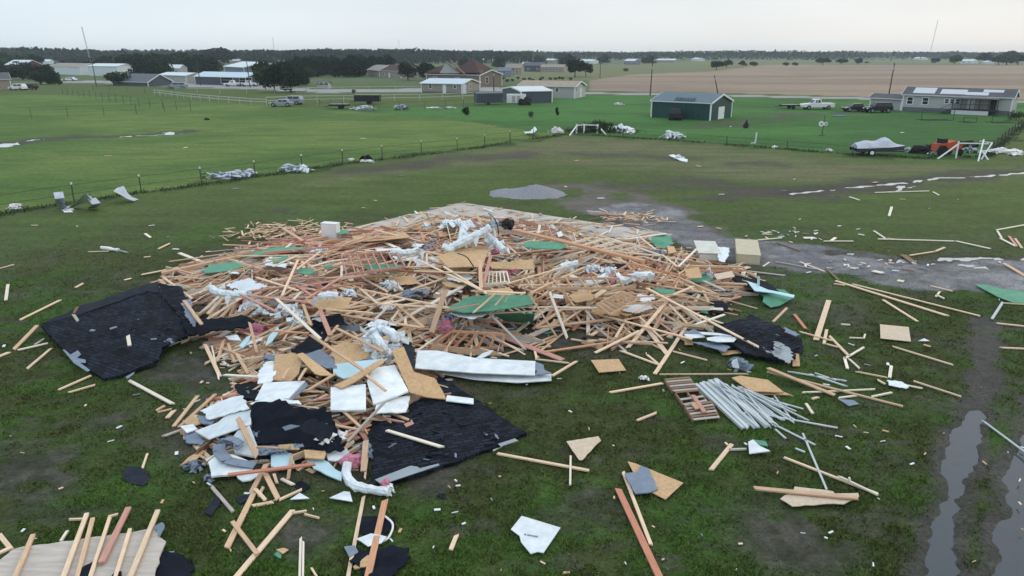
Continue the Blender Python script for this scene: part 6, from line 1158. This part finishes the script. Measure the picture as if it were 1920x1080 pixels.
# heap of machinery and broken fence right of the boat
o = empty('tractor', G(1772,291), 'orange machine in the heap of wreckage right of the boat', 'tractor', None, R(10)); m_ = MB(); m_.prof([(-1.4,.5),(1.3,.5),(1.4,1.1),(.6,1.5),(-.2,1.3),(-1.3,1.2)], -.55, .55); m_.build('body', 'rust_orange', o); m_ = MB(); m_.box((-.9,-.4,1.2),(-.3,.4,1.7)); m_.build('seat', 'dark_stuff', o)
for x, r_ in ((-1.0,.55),(1.0,.35)):
    for s_ in (-1, 1): m_ = MB(); m_.cyl((x, s_*.6, r_), (x, s_*.85, r_), r_, n=14); m_.build('wheel', 'tyre', o)
for i, (x, y, sx, sy, sz, mt_, lab) in enumerate([(1735,288,1.6,.7,.8,'dark_stuff','dark tangle between the boat and the orange machine'), (1715,286,.9,.5,.5,'grey_metal','grey lump just right of the boat'), (1752,290,.6,.4,.4,'white','white scrap in the dark tangle right of the boat'), (1808,276,1.5,.6,.8,'dark_stuff','brown heap behind the broken white fence'),
    (1820,286,.8,.5,.5,'grey_metal','grey lump under the broken white fence'), (1885,288,1.7,.5,.5,'white','long crumpled white sheet right of the broken white fence'), (1905,291,.8,.5,.3,'white','white scrap at the right end of the long crumpled sheet'), (1165,248,1.6,.8,.8,'silver_foil','big white bundle on the fence line, left of two'), (1180,251,.7,.6,.5,'white','white scrap at the foot of the big white bundle'),
    (1110,246,1.2,.6,.4,'white','white heap inside the white gate frame'), (1263,259,1.3,.6,.7,'silver_foil','pale blue bundle on the fence line, right of two'), (1043,250,.9,.4,.6,'white','white crumple left of the white gate frame'), (1274,298,.5,.3,.3,'white','white block end of the long white scrap in the middle field'), (415,334,1.4,.6,.5,'steel_sheet','grey crumpled metal on the pasture fence, left of two'),
    (458,330,1.0,.6,.5,'steel_sheet','grey crumpled metal on the pasture fence, right of two'), (552,322,1.3,.6,.6,'steel_sheet','crumpled grey metal with a peak on the pasture fence'), (570,323,.5,.5,.5,'silver_foil','small pale lump beside the peaked grey metal'), (690,302,.8,.5,.6,'dark_stuff','dark brushy lump on the pasture fence'), (688,304,.6,.3,.2,'white','white scrap under the dark brushy lump'), (658,301,.3,.2,.2,'white','small white scrap on the pasture fence'),
    (30,392,.5,.3,.3,'white','white scrap at the foot of the leftmost fence post'), (127,395,.4,.2,.12,'white','small white scrap under the bent grey metal at left'), (1452,278,.3,.3,.25,'white','small white scrap left of the fence stake'), (1555,284,.3,.3,.3,'white','small white lump on the fence line left of the boat'), (387,225,.5,.4,.35,'dark_stuff','small dark lump in the left pasture'), (1398,240,.5,.4,.9,'dark_stuff','dark stump like lump in the yard right of the green barn'),
    (852,173,1.3,1,1.6,'dark_stuff','dark round bush left of the tan home'), (985,197,1.4,1,1.6,'dark_stuff','dark round bush in front of the slate shed'), (680,206,2,1,.6,'steel_sheet','pale wreckage by the wire fence below the black box trailer'), (753,206,1.2,.9,.8,'grey_metal','grey round lump by the wire fence'), (1160,197,.9,.5,.4,'white','white scrap in the far green yard'), (820,203,1.5,.5,.2,'white','flat pale scraps beyond the pasture'),
    (840,203,1.2,.5,.2,'white','flat white scrap right of the pale ones beyond the pasture'), (105,404,.01,.01,.01,'white','')]):
    if lab: sf_ = .6 if mt_ == 'dark_stuff' else 1.05; heap(x, y, sx * sf_ * 1.1, sy * sf_, sz * sf_ * 1.1, mt_, lab, 'scrap', {'silver_foil': 'crumpled_foil', 'steel_sheet': 'crumpled_metal', 'white': 'white_scrap', 'dark_stuff': 'dark_lump'}.get(mt_, 'crumpled_bundle'), seed=i + 140, rough=1.0)
sheet('long_scrap', [(1254,291),(1262,290),(1290,299),(1288,303),(1274,300)], .12, .06, 'white_panel', 'long white scrap lying in the middle field', 'scrap', crumple=.06, res=.3, seed=111)
sheet('bent_sheet', [(982,247),(994,246),(1003,237),(1007,243),(1000,249),(985,250)], [.1,.3,1.0,.9,.2,.1], .03, 'white_panel', 'white sheet bent upward on the pasture edge left of the gate frame', 'sheet', crumple=.05, res=.3, seed=112)
curl([(109,360,1.25),(112,372,.9),(113,382,.35),(118,389,.05),(135,388,.1),(150,380,.45),(164,364,1.15),(172,372,.85),(181,382,.55),(173,390,.05)], .55, 'steel_sheet', 'long grey roofing sheet bent into a peak over the left pasture fence')
sheet('roofing_sheet', [(212,357),(222,351),(232,349),(240,362),(248,370),(260,374),(252,377),(238,373)], [1.0,1.0,.9,.5,.3,.05,.05,.4], .03, 'steel_sheet', 'blue grey roofing sheet twisted beside the left pasture fence', 'sheet', crumple=.1, res=.3, seed=113)
sheet('roofing_sheet', [(118,394),(133,394),(137,397),(120,398)], .06, .03, 'white_panel', 'flat pale scrap below the bent grey roofing sheet', 'sheet', seed=114)
# ================================================================== FENCES, POSTS, POLES
def fence(pts, step, h, label, pm='post_dark', rails=(.5, 1.0), rm=None, r_=.05, rw=.02, name='wire_fence', cap=False):
    W_ = [G(*p) for p in pts]; o = empty(name, W_[0], label, 'fence'); org = W_[0]; d = 0; pos = []
    tot = [0]
    for a, b in zip(W_, W_[1:]): tot.append(tot[-1] + (b - a).length)
    n = min(98, int(tot[-1] / step) + 1)
    for k in range(n):
        s_ = tot[-1] * k / max(1, n - 1); j = max(i for i in range(len(tot)) if tot[i] <= s_ + 1e-6); j = min(j, len(W_) - 2); f = (s_ - tot[j]) / (tot[j + 1] - tot[j]); p = W_[j].lerp(W_[j + 1], f); pos.append(p)
        m_ = MB(); hh_ = h * rnd.uniform(.92, 1.06); l_ = Vector((rnd.gauss(0, .03), rnd.gauss(0, .03), 0)); m_.bar(p - org - Vector((0,0,.1)), p - org + Vector((0,0,hh_)) + l_, r_ * 1.25, r_ * 1.25); po = m_.build('post', pm, o)
        if cap: m_ = MB(); m_.bar(p - org + Vector((0,0,hh_)) + l_, p - org + Vector((0,0,hh_ + .16)) + l_, r_ * 1.7, r_ * 1.7); m_.build('cap', 'trim_white', po)
    for z_ in rails:
        m_ = MB()
        for a, b in zip(pos, pos[1:]): m_.bar(a - org + Vector((0,0,h*z_)), b - org + Vector((0,0,h*z_)), rw * 3 if rm else rw, rw * 3 if rm else rw)
        m_.build('rail' if rm else 'wire', rm or 'wire_black', o)
    return o
fence([(0,402),(110,384),(250,364),(500,330),(680,303),(860,283),(1000,261)], 4.6, 1.25, 'long wire fence with white capped posts along the near edge of the left pasture', cap=True)
fence([(1085,249),(1250,263),(1450,278),(1600,291),(1740,298)], 6.5, .9, 'low broken wire fence between the middle field and the green yard', r_=.06)
fence([(1850,294),(1880,268),(1905,246),(1930,228)], 4, 1.2, 'wire fence running away at the right edge beside the green yard', pm='pole_wood', r_=.07)
fence([(-10,223),(100,221),(230,216),(358,207)], 4.6, 1.7, 'wire fence with dark posts in the left pasture, nearer one')
fence([(118,177),(200,190),(270,201),(358,209)], 5.0, 1.7, 'wire fence with dark posts in the left pasture, running away')
fence([(175,170),(280,174),(330,180)], 7, 1.5, 'faint wire fence behind the left pasture')
fence([(290,178),(350,186),(415,192),(475,197),(500,198)], 4.2, 1.3, 'white rail fence below the metal barn, left stretch', 'rail_white', (.55, .95), 'rail_white', .07, .04, name='rail_fence')
fence([(500,196),(560,193),(660,192),(735,190),(800,189),(870,186),(925,182)], 5.5, 1.5, 'white rail fence behind the black box trailer, long stretch', 'rail_white', (.5, .95), 'rail_white', .07, .04, name='rail_fence')
fence([(330,174),(420,176),(540,176),(575,173),(700,171),(790,170)], 7, 1.3, 'white rail fence along the road before the lean-to', 'rail_white', (.95,), 'rail_white', .06, .035, name='rail_fence')
fence([(600,200),(680,209),(780,208),(860,204),(890,200)], 4.6, 1.6, 'wire fence with dark posts beyond the left pasture')
fence([(905,171),(1000,174),(1100,177),(1200,180)], 12, 1.2, 'pale fence along the far road in the middle', 'rail_white', (.95,), 'rail_white', .05, .03, name='rail_fence')
# white gate frame on the fence line
gf = empty('gate_frame', G(1095,252), 'broken white gate frame with sloping rails on the fence line', 'gate'); org = G(1095,252); pp_ = [G(1072,250), G(1082,248), G(1095,252), G(1121,252), G(1135,250)]
for i, (px_, pyb, pyt) in enumerate(((1081,250,233),(1095,250,232),(1120,250,233))): m_ = MB(); g = G(px_, pyb); m_.bar(g - org, g - org + Vector((0,0,topz(px_, pyb, pyt))), .2, .2); m_.build('post', 'trim_white', gf)
g1, g2, g3 = G(1081,250), G(1095,250), G(1120,250); zt = topz(1081,250,234)
for a, b in ((g1 + Vector((0,0,zt*.93)), g2 + Vector((0,0,zt))), (g2 + Vector((0,0,zt)), g3 + Vector((0,0,zt*.95))), (G(1068,254), g1 + Vector((0,0,zt*.9))), (g3 + Vector((0,0,zt*.92)), G(1136,252))): m_ = MB(); m_.bar(a - org, b - org, .16, .12); m_.build('rail', 'trim_white', gf)
gf2 = empty('broken_fence', G(1795,296), 'broken white fence section over the wreckage right of the boat', 'fence'); org = G(1795,296)
for a, b in ((G(1792,297), G(1792,297) + Vector((0,0,1.7))), (G(1758,298), G(1792,297) + Vector((0,0,1.4))), (G(1792,297) + Vector((0,0,1.5)), G(1848,296) + Vector((0,0,1.4))), (G(1834,303), G(1838,296) + Vector((0,0,1.8))), (G(1840,299), G(1855,296) + Vector((0,0,1.5))), (G(1832,292) + Vector((0,0,1.5)), G(1856,292) + Vector((0,0,1.3))), (G(1853,300), G(1836,298) + Vector((0,0,.9))), (G(1832,297)+ Vector((0,0,.6)), G(1854,296) + Vector((0,0,.8)))): m_ = MB(); m_.bar(a - org, b - org, .13, .1); m_.build('rail', 'trim_white', gf2)
o = empty('stake', G(1416,269), 'white stake standing on the fence line left of the covered boat', 'stake'); m_ = MB(); m_.bar((0,0,0),(.05,0,1.25),.16,.12); m_.build('post', 'trim_white', o); m_ = MB(); m_.bar((-.5,0,.06),(0,0,.06),.2,.1); m_.build('foot', 'trim_white', o)
# windmill like yard disc
o = empty('yard_windmill', G(1541,254), 'white disc on a dark pole standing in the green yard', 'windmill'); zc = topz(1541,254,232); m_ = MB(); m_.cyl((0,0,0),(.1,0,topz(1541,254,216)),.06,.04); m_.build('pole', 'post_dark', o); m_ = MB(); m_.cyl((0,0,0),(0,0,.12),.5,.3,12); m_.build('base', 'post_dark', o)
for a_ in (-1, 1): m_ = MB(); c = Vector((a_*.28,-.12,zc)); m_.cyl(c, c + Vector((0,.08,0)), .34 if a_ < 0 else .24, n=12); dd = m_.build('disc', 'trim_white', o); m_ = MB(); m_.cyl(c + Vector((0,-.02,0)), c + Vector((0,.0,0)), .13, n=10); m_.build('hub', 'car_silver', dd)
m_ = MB(); m_.cyl((0,0,.04),(0,0,.1),1.0,n=20); o = m_.build('pool_mat', 'blue_mat', loc=(0,0,0)); o.location = G(1573,218); o.scale = (1.2,1,1); tag(o, 'round blue mat on the grass left of the parked cars at right', 'mat')
def tramp(px, py, w, h, label):
    o = empty('play_frame', G(px, py), label, 'frame'); m_ = MB()
    m_.bar((-w/2,0,.05),(w/2,0,.05),.08,.08); m_.bar((-w/2,1.5,.05),(w/2,1.5,.05),.08,.08); m_.build('base', 'post_dark', o)
    for x in (-w/2, w/2): m_ = MB(); m_.bar((x,0,.05),(x,0,h),.07,.07); m_.build('leg', 'post_dark', o)
    m_ = MB(); m_.bar((-w/2,0,h),(w/2,0,h*.8),.07,.07); m_.build('crossbar', 'post_dark', o)
tramp(1757,226,5,1.6,'toppled dark tube frame before the porch, leftmost of three'); tramp(1818,230,2,.8,'small dark tube frame in the yard before the porch, middle of three'); tramp(1884,231,4,1.0,'dark tube frame near the right fence, rightmost of three')
tramp(555,172,5.5,5,'tall thin goal like frame beside the dense trees at left')
def upole(name, label, px, pyb, pyt, lean=0., arm=True, r_=.16, hh=None):
    g = G(px, pyb); h = hh or topz(px, pyb, pyt); o = empty(name, g, label, 'pole'); o.rotation_euler[1] = lean; m_ = MB(); m_.cyl((0,0,-.3),(0,0,h),r_,r_*.65,8); m_.build('pole', 'pole_wood', o)
    if arm:
        m_ = MB(); m_.bar((-1.1,0,h*.93),(1.1,0,h*.93),.12,.12); m_.build('crossarm', 'pole_wood', o)
        for x in (-.95, .95): m_ = MB(); m_.cyl((x,0,h*.93),(x,0,h*.93+.25),.06,n=6); m_.build('insulator', 'grey_metal', o)
    else: m_ = MB(); m_.cyl((0,-.15,h*.9),(0,-.15,h*.9-.7),.18,n=8); m_.build('transformer', 'grey_metal', o)
upole('utility_pole', 'utility pole standing left of the green barn against the brown field', 1219, 179, 118, .02, False)
upole('utility_pole', 'leaning broken utility pole above the green barn roof', 1347, 180, 140, R(-16), False)
upole('utility_pole', 'utility pole behind the small grey shed at right', 1665, 186, 118, .03, False)
upole('utility_pole', 'thin utility pole in the left distance by the road', 181, 162, 113, -.02, False)
upole('utility_pole', 'utility pole with a crossarm left of the lean-to', 376, 160, 98, -.03)
upole('utility_pole', 'light pole right of the metal barn', 469, 164, 108, -.03, False)
upole('utility_pole', 'thin utility pole right of the big dark oak', 1125, 147, 117, 0)
upole('utility_pole', 'thin utility pole by the tan home at right', 926, 176, 133, 0, False); upole('utility_pole', 'pale thin pole against the brick house', 882, 160, 115, 0, False)
def mast(label, px, pyb, pyt, lean, w=1.2):
    g = G(px, pyb); h = topz(px, pyb, pyt); o = empty('radio_mast', g, label, 'mast'); o.rotation_euler[1] = lean; m_ = MB(); c = [(w*math.cos(a)/2, w*math.sin(a)/2) for a in (0, 2.09, 4.19)]
    for x, y in c: m_.bar((x,y,0),(x*.6,y*.6,h),w*.16,w*.16)
    m_.build('legs', 'grey_metal', o); m_ = MB(); n = int(h / (w * 1.6))
    for k in range(n):
        z0_, z1_ = h * k / n, h * (k + 1) / n; a, b = c[k % 3], c[(k + 1) % 3]; m_.bar((a[0],a[1],z0_),(b[0],b[1],z1_),w*.1,w*.1)
    m_.build('lattice', 'grey_metal', o)
mast('tall thin lattice mast on the right skyline', 1743, 105, 38, R(4), 2.4); mast('tall thin mast leaning over the far left houses', 172, 125, 50, R(-5), .9); mast('small thin mast on the skyline right of the metal barn', 516, 108, 70, R(-2), 1.6); mast('small thin mast on the skyline left of centre', 749, 107, 74, 0, 1.6); mast('tiny faint mast above the white gabled house', 917, 105, 85, 0, 1.6)
# pile of gravel
gc = G(992,372); bm_ = bmesh.new(); bmesh.ops.create_grid(bm_, x_segments=60, y_segments=40, size=1)
for v in bm_.verts:
    r0 = math.hypot(v.co.x, v.co.y); n1_ = float(fbm(v.co.x * 3 + 7, v.co.y * 3, 81, 4)) - .5; k = max(0, 1 - r0 * (1 + n1_ * .5)); v.co = Vector((v.co.x * 2.9, v.co.y * 2.6, -.03 + .72 * k ** .8 * (1 + n1_ * .7) * (.8 + .3 * math.sin(v.co.x * 4)) + .05 * n1_ * (k > 0)))
me = bpy.data.meshes.new('gravel_pile'); bm_.to_mesh(me); bm_.free(); mat('gravel', (.24,.25,.28), var=.25, scale=9, rough=.95, bump=.05, bscale=14); me.materials.append(MATS['gravel']); me.polygons.foreach_set('use_smooth', [True] * len(me.polygons)); o = bpy.data.objects.new('gravel_pile', me); COL.objects.link(o); o.location = (gc.x, gc.y + 2.0, 0); tag(o, 'grey pile of gravel on the grass behind the slab', 'gravel pile')

# ================================================================== TREES
mat('leaf', (.022,.042,.020), var=.5, scale=.35, rough=.95, spec=.05, objvar=.25, col2=(.055,.085,.032)); mat('leaf_dark', (.012,.026,.018), var=.4, scale=.35, rough=.95, spec=.05, objvar=.2, col2=(.028,.050,.026)); mat('bark', (.05,.042,.035), var=.3, scale=3, rough=.95)
def leaf_mesh(seed, kind):
    g = np.random.default_rng(seed); clumps = []
    nC = {'round': 13, 'spread': 17, 'tall': 11, 'bush': 7, 'mass': 20}[kind]
    for k in range(nC):
        a = g.random() * 6.28; r_ = g.random() ** .5
        if kind == 'tall': c = (.22 * r_ * math.cos(a), .22 * r_ * math.sin(a), .25 + .62 * k / nC); s_ = (.22, .22, .16)
        elif kind == 'spread': c = (.48 * r_ * math.cos(a), .48 * r_ * math.sin(a), .34 + .46 * g.random() * (1 - r_ * .5)); s_ = (.2, .2, .15)
        elif kind == 'mass': c = (.40 * r_ * math.cos(a), .40 * r_ * math.sin(a), .14 + .66 * g.random() * (1 - .35 * r_)); s_ = (.22, .22, .17)
        elif kind == 'bush': c = (.35 * r_ * math.cos(a), .35 * r_ * math.sin(a), .3 + .3 * g.random()); s_ = (.28, .28, .28)
        else: c = (.30 * r_ * math.cos(a), .30 * r_ * math.sin(a), .24 + .58 * g.random() * (1 - .4 * r_)); s_ = (.22, .22, .16)
        clumps.append((c, s_))
    V = []; n = 95
    for c, s_ in clumps:
        d = g.normal(size=(n, 3)); d /= np.linalg.norm(d, axis=1)[:, None]; r_ = g.uniform(.6, 1.08, n)[:, None]; p = np.array(c) + d * r_ * np.array(s_)
        a = g.normal(size=(n, 3)); a /= np.linalg.norm(a, axis=1)[:, None]; b = np.cross(a, g.normal(size=(n, 3))); b /= np.linalg.norm(b, axis=1)[:, None]; q_ = .042 * g.uniform(.6, 1.4, n)[:, None]
        V.append(np.stack([p - a * q_, p - b * q_ * .8, p + a * q_, p + b * q_ * .8], 1))
    V = np.concatenate(V).reshape(-1, 3); return np_mesh('crown', V, np.arange(len(V)).reshape(-1, 4), 4), clumps
def make_tree(seed, kind, leafm):
    o = empty('tree', (0,0,-999), '', 'tree'); me, cl = leaf_mesh(seed, kind); me.materials.append(MATS[leafm]); c = bpy.data.objects.new('crown', me); COL.objects.link(c); c.parent = o
    m_ = MB(); m_.cyl((0,0,-.01),(0,0,.42),.028,.016,7)
    for (cx_, cy_, cz_), s_ in cl[:6]: m_.cyl((0,0,.26),(cx_,cy_,cz_),.013,.005,5)
    m_.build('trunk', 'bark', o); return o
PROTO = {('round', 0): make_tree(1, 'round', 'leaf_dark'), ('round', 1): make_tree(2, 'round', 'leaf'), ('round', 2): make_tree(3, 'round', 'leaf_dark'), ('spread', 0): make_tree(4, 'spread', 'leaf_dark'), ('spread', 1): make_tree(5, 'spread', 'leaf'), ('tall', 0): make_tree(6, 'tall', 'leaf_dark'), ('bush', 0): make_tree(7, 'bush', 'leaf'), ('mass', 0): make_tree(8, 'mass', 'leaf_dark'), ('mass', 1): make_tree(9, 'mass', 'leaf_dark'), ('mass', 2): make_tree(10, 'mass', 'leaf')}
def tree(px, pyb, pyt, wpx, label, kind='round', v=0, group=None):
    g = G(px, pyb); h = max(1.2, topz(px, pyb, pyt)); w = wpx * math.hypot(g.y, CH) / FPX; base_w = {'round': .8, 'spread': 1.15, 'tall': .5, 'bush': .85, 'mass': 1.0}[kind]
    o = copytree(PROTO[(kind, v)], g, rnd.random() * 6.28, label, group, (w / base_w, w / base_w, h / {'round': .95, 'spread': .92, 'tall': 1.0, 'bush': .85, 'mass': .9}[kind]))
    o.name = 'bush' if kind == 'bush' else 'tree'; o['category'] = 'bush' if kind == 'bush' else 'tree'; return o
for a in (
 (515,173,118,46,'dense dark tree at the right end of the metal barn','round',0), (546,174,124,44,'dark tree behind the goal like frame','round',2), (498,168,114,34,'tree touching the right wall of the metal barn','round',1), (535,160,108,50,'taller tree behind the goal like frame','spread',0), (407,124,85,62,'big tree rising above the metal barn roof','round',0), (378,122,92,44,'tree left of the big one above the metal barn','round',2),
 (446,118,93,40,'tree right of the big one above the metal barn','round',0), (300,149,120,28,'tree between the low dark shed and the carport','round',0), (228,160,128,44,'olive tree in front of the low dark shed','round',1), (255,138,96,62,'wide tree behind the long white sheds, right of them','spread',0), (295,134,93,66,'tall wide tree left of the carport','round',2), (335,132,94,50,'tree behind the carport','round',0),
 (76,158,124,36,'olive tree right of the house at the left edge','round',1), (92,150,118,30,'thin tree beside the long white sheds at left','round',0), (60,132,98,40,'dark tree above the red barn','spread',0), (18,150,126,52,'dark tree behind the house at the left edge','round',2), (43,110,85,24,'round tree on the far left skyline','round',0), (111,160,142,9,'small dark pointed tree by the road at left','tall',0),
 (157,140,121,16,'dark tree between the two long white sheds','round',2), (98,157,138,22,'pale green bush right of the olive tree at left','bush',0), (765,151,113,36,'dark tree left of the brick house, nearer','round',0), (798,150,110,32,'dark tree left of the brick house, second','round',2), (822,152,118,22,'olive tree against the left of the brick house','round',1), (845,120,95,22,'tree on the skyline above the brick house','round',0),
 (1078,145,107,46,'big dark oak in the centre distance','spread',0), (1098,143,116,28,'right hand lobe tree beside the big dark oak','spread',0), (1051,116,95,30,'round tree behind the big dark oak','round',2), (1343,131,112,30,'leaning spread tree at the edge of the brown field','spread',0), (1362,126,109,20,'tree right of the leaning spread tree','round',1), (1392,125,112,13,'small round tree beyond the brown field, first of a loose row','round',0),
 (1413,125,113,14,'small round tree beyond the brown field, second of the row','round',1), (1474,124,115,11,'left of two little round trees beyond the brown field','round',1), (1491,124,115,11,'right of two little round trees beyond the brown field','round',1), (1543,122,107,28,'dark clump tree beyond the brown field, left of two','spread',0), (1577,121,109,24,'dark clump tree beyond the brown field, right of two','spread',0), (1609,121,107,15,'upright dark tree beyond the brown field','round',0),
 (1625,119,114,8,'tiny bush right of the upright dark tree','round',1), (1753,119,106,18,'dark tree below the tall mast','round',2), (1790,121,98,20,'pointed green tree right of the tall mast','round',1), (1846,119,97,28,'round dark tree at the right skyline','round',0), (1887,122,88,30,'tallest tree at the right skyline','round',1), (1872,122,104,30,'broad tree at the foot of the tallest right one','spread',0), (1908,122,98,30,'tree at the right edge of the skyline','round',0),
 (874,217,200,10,'small wind bent tree at the corner of the green yard','tall',0), (1045,218,200,5,'thin sapling in the green yard before the grey house','tall',0), (995,222,212,8,'small bush in the green yard, left part','bush',0), (1173,135,127,9,'small bush at the edge of the pale far field','bush',0), (1905,226,208,20,'bushy shrub by the right end of the porch','bush',0), (582,146,120,24,'tree by the green far lawn at left','round',1), (942,136,120,14,'small tree beside the blue grey house','round',0),
 (990,176,166,8,'hedge bush behind the slate shed, left of two','bush',0), (1020,176,166,9,'hedge bush behind the slate shed, right of two','bush',0), (664,176,168,7,'tiny bush on the lawn by the white rail fence','bush',0)):
    tree(a[0], a[1], a[2], a[3], a[4], a[5], a[6])
for k in range(30): tree(555 + k * 5.8 + rnd.uniform(-3, 3), 141 + rnd.uniform(-8, 4), 102 + rnd.uniform(-3, 6), rnd.uniform(28, 40), 'tree of the dense dark belt left of the brown roofed ranch house', 'mass', rnd.choice((0, 1)), 'dark belt of trees left of the ranch house')
HS = [(60 + k * 31 + rnd.uniform(-10, 10), rnd.uniform(115, 127), rnd.uniform(10, 20)) for k in range(22)]
LM = ((30,'the red barn'),(125,'the left long white shed'),(195,'the right long white shed'),(250,'the low dark shed'),(330,'the carport'),(440,'the metal barn'),(540,'the goal like frame'),(640,'the dark tree belt'),(740,'the ranch house'))
for k in range(130):
    x = rnd.uniform(-10, 770); b_ = rnd.uniform(107, 133) if x < 560 else rnd.uniform(107, 120)
    if any(abs(x - h_[0]) < h_[2] * .5 + 11 and b_ > h_[1] for h_ in HS): continue
    nm = min(LM, key=lambda q: abs(q[0] - x))[1]; far_ = 'on the skyline' if b_ < 115 else 'in the middle rows' if b_ < 124 else 'in the nearest row'
    tree(x, b_, b_ - rnd.uniform(12, 17) - (b_ - 107) * .70, rnd.uniform(18, 32) * (1 + (b_ - 107) / 26), f'suburb tree {far_} above and behind {nm}', 'mass', rnd.choice((0, 1, 1, 2)), f'suburb trees {far_} behind {nm}')
for x, b_, t_, w, lab in ((205,132,104,60,'behind the right long white shed'),(385,136,100,60,'left of the metal barn roof'),(350,138,104,40,'right of the carport'),(268,146,108,46,'behind the low dark shed'),(290,150,112,30,'close behind the low dark shed'),(230,136,103,50,'right end of the right long white shed'),(142,120,100,44,'behind the left long white shed'),(480,120,98,50,'right of the metal barn gable'),(8,128,104,50,'left of the red barn roof'),(62,150,119,36,'right of the red barn'),(92,158,127,28,'below the left long white shed'),(30,146,126,30,'in front of the red barn'),(160,139,113,22,'in the gap between the long white sheds'),(392,140,102,46,'left of the upper metal barn wall'),(500,158,106,44,'behind the right corner of the lean-to'),(566,160,126,30,'right of the goal like frame'),(120,137,113,24,'behind the left long white shed, lower'),(935,126,104,22,'right of the white gabled house'),(1010,121,103,26,'behind the dark slate house'),(1062,124,101,30,'left of the big dark oak'),(1130,118,101,24,'right of the long white shed at centre'),(1215,119,102,26,'left of the long far pale building'),(870,128,106,22,'behind the brick house'),(310,148,116,30,'left end of the carport')): tree(x, b_, t_, w, 'big dark bushy tree ' + lab, 'mass', rnd.choice((0, 1)))
for k, (x, b_, t_, w) in enumerate(((182,116,91,26),(236,118,90,34),(372,116,88,36),(484,116,91,34),(560,118,90,36),(618,112,88,22),(628,112,89,14),(655,116,91,34),(690,118,94,34),(712,116,90,30),(120,114,93,30),(88,112,93,24),(310,116,91,40),(730,118,96,26),(770,118,97,24),(795,118,98,26),(540,116,92,24),(20,112,93,30))):
    tree(x, b_, t_, w, 'taller tree standing above the left skyline, number %s from the left edge' % ('one two three four five six seven eight nine ten eleven twelve thirteen fourteen fifteen sixteen seventeen eighteen'.split()[sorted([182,236,372,484,560,618,628,655,690,712,120,88,310,730,770,795,540,20]).index(x)]), 'mass', k % 2)
for k in range(22):
    x, y, w = HS[k]; nm = min(LM, key=lambda q: abs(q[0] - x))[1]; a = G(x - w / 2, y); b_ = G(x + w / 2, y); wm, rm = rnd.choice((('wall_tan', 'roof_white'), ('wall_tan', 'wall_tan'), ('roof_white', 'roof_white'), ('wall_grey', 'roof_grey')))
    building('far_house', f'little far house showing between suburb trees behind {nm}', a, b_, 8, 2.8, 4.4, wm, rm, trim=None, oh=.2, group=f'little far houses behind {nm}')
for k in range(34):
    x = 4 + k * 16.5 + rnd.uniform(-6, 6); b_ = rnd.uniform(133, 138)
    if any(abs(x - h_[0]) < h_[2] * .5 + 9 for h_ in HS): continue
    nm = min(LM, key=lambda q: abs(q[0] - x))[1]; tree(x, b_, b_ - rnd.uniform(17, 27), rnd.uniform(20, 36), f'bushy tree close behind {nm}', 'mass', rnd.choice((0, 1, 2)), f'bushy trees close behind {nm}')
for k in range(20):
    x = rnd.uniform(880, 1060) if k < 12 else rnd.uniform(1120, 1900); b_ = rnd.uniform(108, 126) if k < 12 else rnd.uniform(108, 114); tree(x, b_, b_ - rnd.uniform(9, 13) - (b_ - 107) * .3, rnd.uniform(10, 20), 'small tree among the far houses and woods right of the brick house', 'round', k % 2, 'small far trees right of the brick house')
for k in range(16): tree(925 + k * 9.5 + rnd.uniform(-3, 3), 152 + rnd.uniform(-3, 3), 147, 6, 'low shrub of the row behind the slate shed', 'bush', 0, 'shrub row behind the slate shed')
for p_ in PROTO.values():
    for k in list(p_.children): bpy.data.objects.remove(k)
    bpy.data.objects.remove(p_)
# far woods
g = np.random.default_rng(77); NW = 200000; V = []
Yw = 780 + 1900 * g.random(NW) ** 1.4; Xw = (g.random(NW) * 2 - 1) * 1.12 * Yw
edge = fbm(Xw * .004, Yw * .003, 91, 4); leftish = sst(-Xw / Yw, -.35, .3)
keepw = (edge > .33 - .1 * leftish) & ((Yw > 1150) | (leftish > .5)); Xw, Yw, lf = Xw[keepw], Yw[keepw], leftish[keepw]; n = len(Xw)
top_ = (8.5 + 5 * fbm(Xw * .03, Yw * .03, 92, 3) + 1.0 * lf) * (.62 + .75 * fbm(Xw * .008, Yw * .01, 93, 2)); zw = top_ * g.random(n) ** .6
p = np.stack([Xw, Yw, zw], -1); a = g.normal(size=(n, 3)); a /= np.linalg.norm(a, axis=1)[:, None]; b = np.cross(a, g.normal(size=(n, 3))); b /= np.linalg.norm(b, axis=1)[:, None]; q_ = (1.3 + 1.2 * g.random(n))[:, None]
V = np.stack([p - a * q_, p - b * q_ * .7, p + a * q_, p + b * q_ * .7], 1).reshape(-1, 3); V[:, 2] = np.maximum(V[:, 2], 0)
me = np_mesh('far_woods', V, np.arange(len(V)).reshape(-1, 4), 4); me.materials.append(MATS['leaf_dark']); o = bpy.data.objects.new('far_woods', me); COL.objects.link(o); tag(o, 'dark woods running along the whole horizon', 'woods', kind='stuff')
# ================================================================== AIR
hb = MB(); hb.box((-3300, -80, -1.5), (3300, 2900, 32)); hz = hb.build('haze', 'glass'); hz.data.materials.clear()
m = bpy.data.materials.new('air'); m.use_nodes = True; t = m.node_tree; t.nodes.clear(); oo = t.nodes.new('ShaderNodeOutputMaterial'); pv = t.nodes.new('ShaderNodeVolumePrincipled'); pv.inputs['Color'].default_value = (.78,.88,1,1); pv.inputs['Density'].default_value = .00017; pv.inputs['Anisotropy'].default_value = 0
t.links.new(pv.outputs[0], oo.inputs['Volume']); hz.data.materials.append(m); tag(hz, 'thin blue evening haze over the fields', 'haze', kind='stuff')
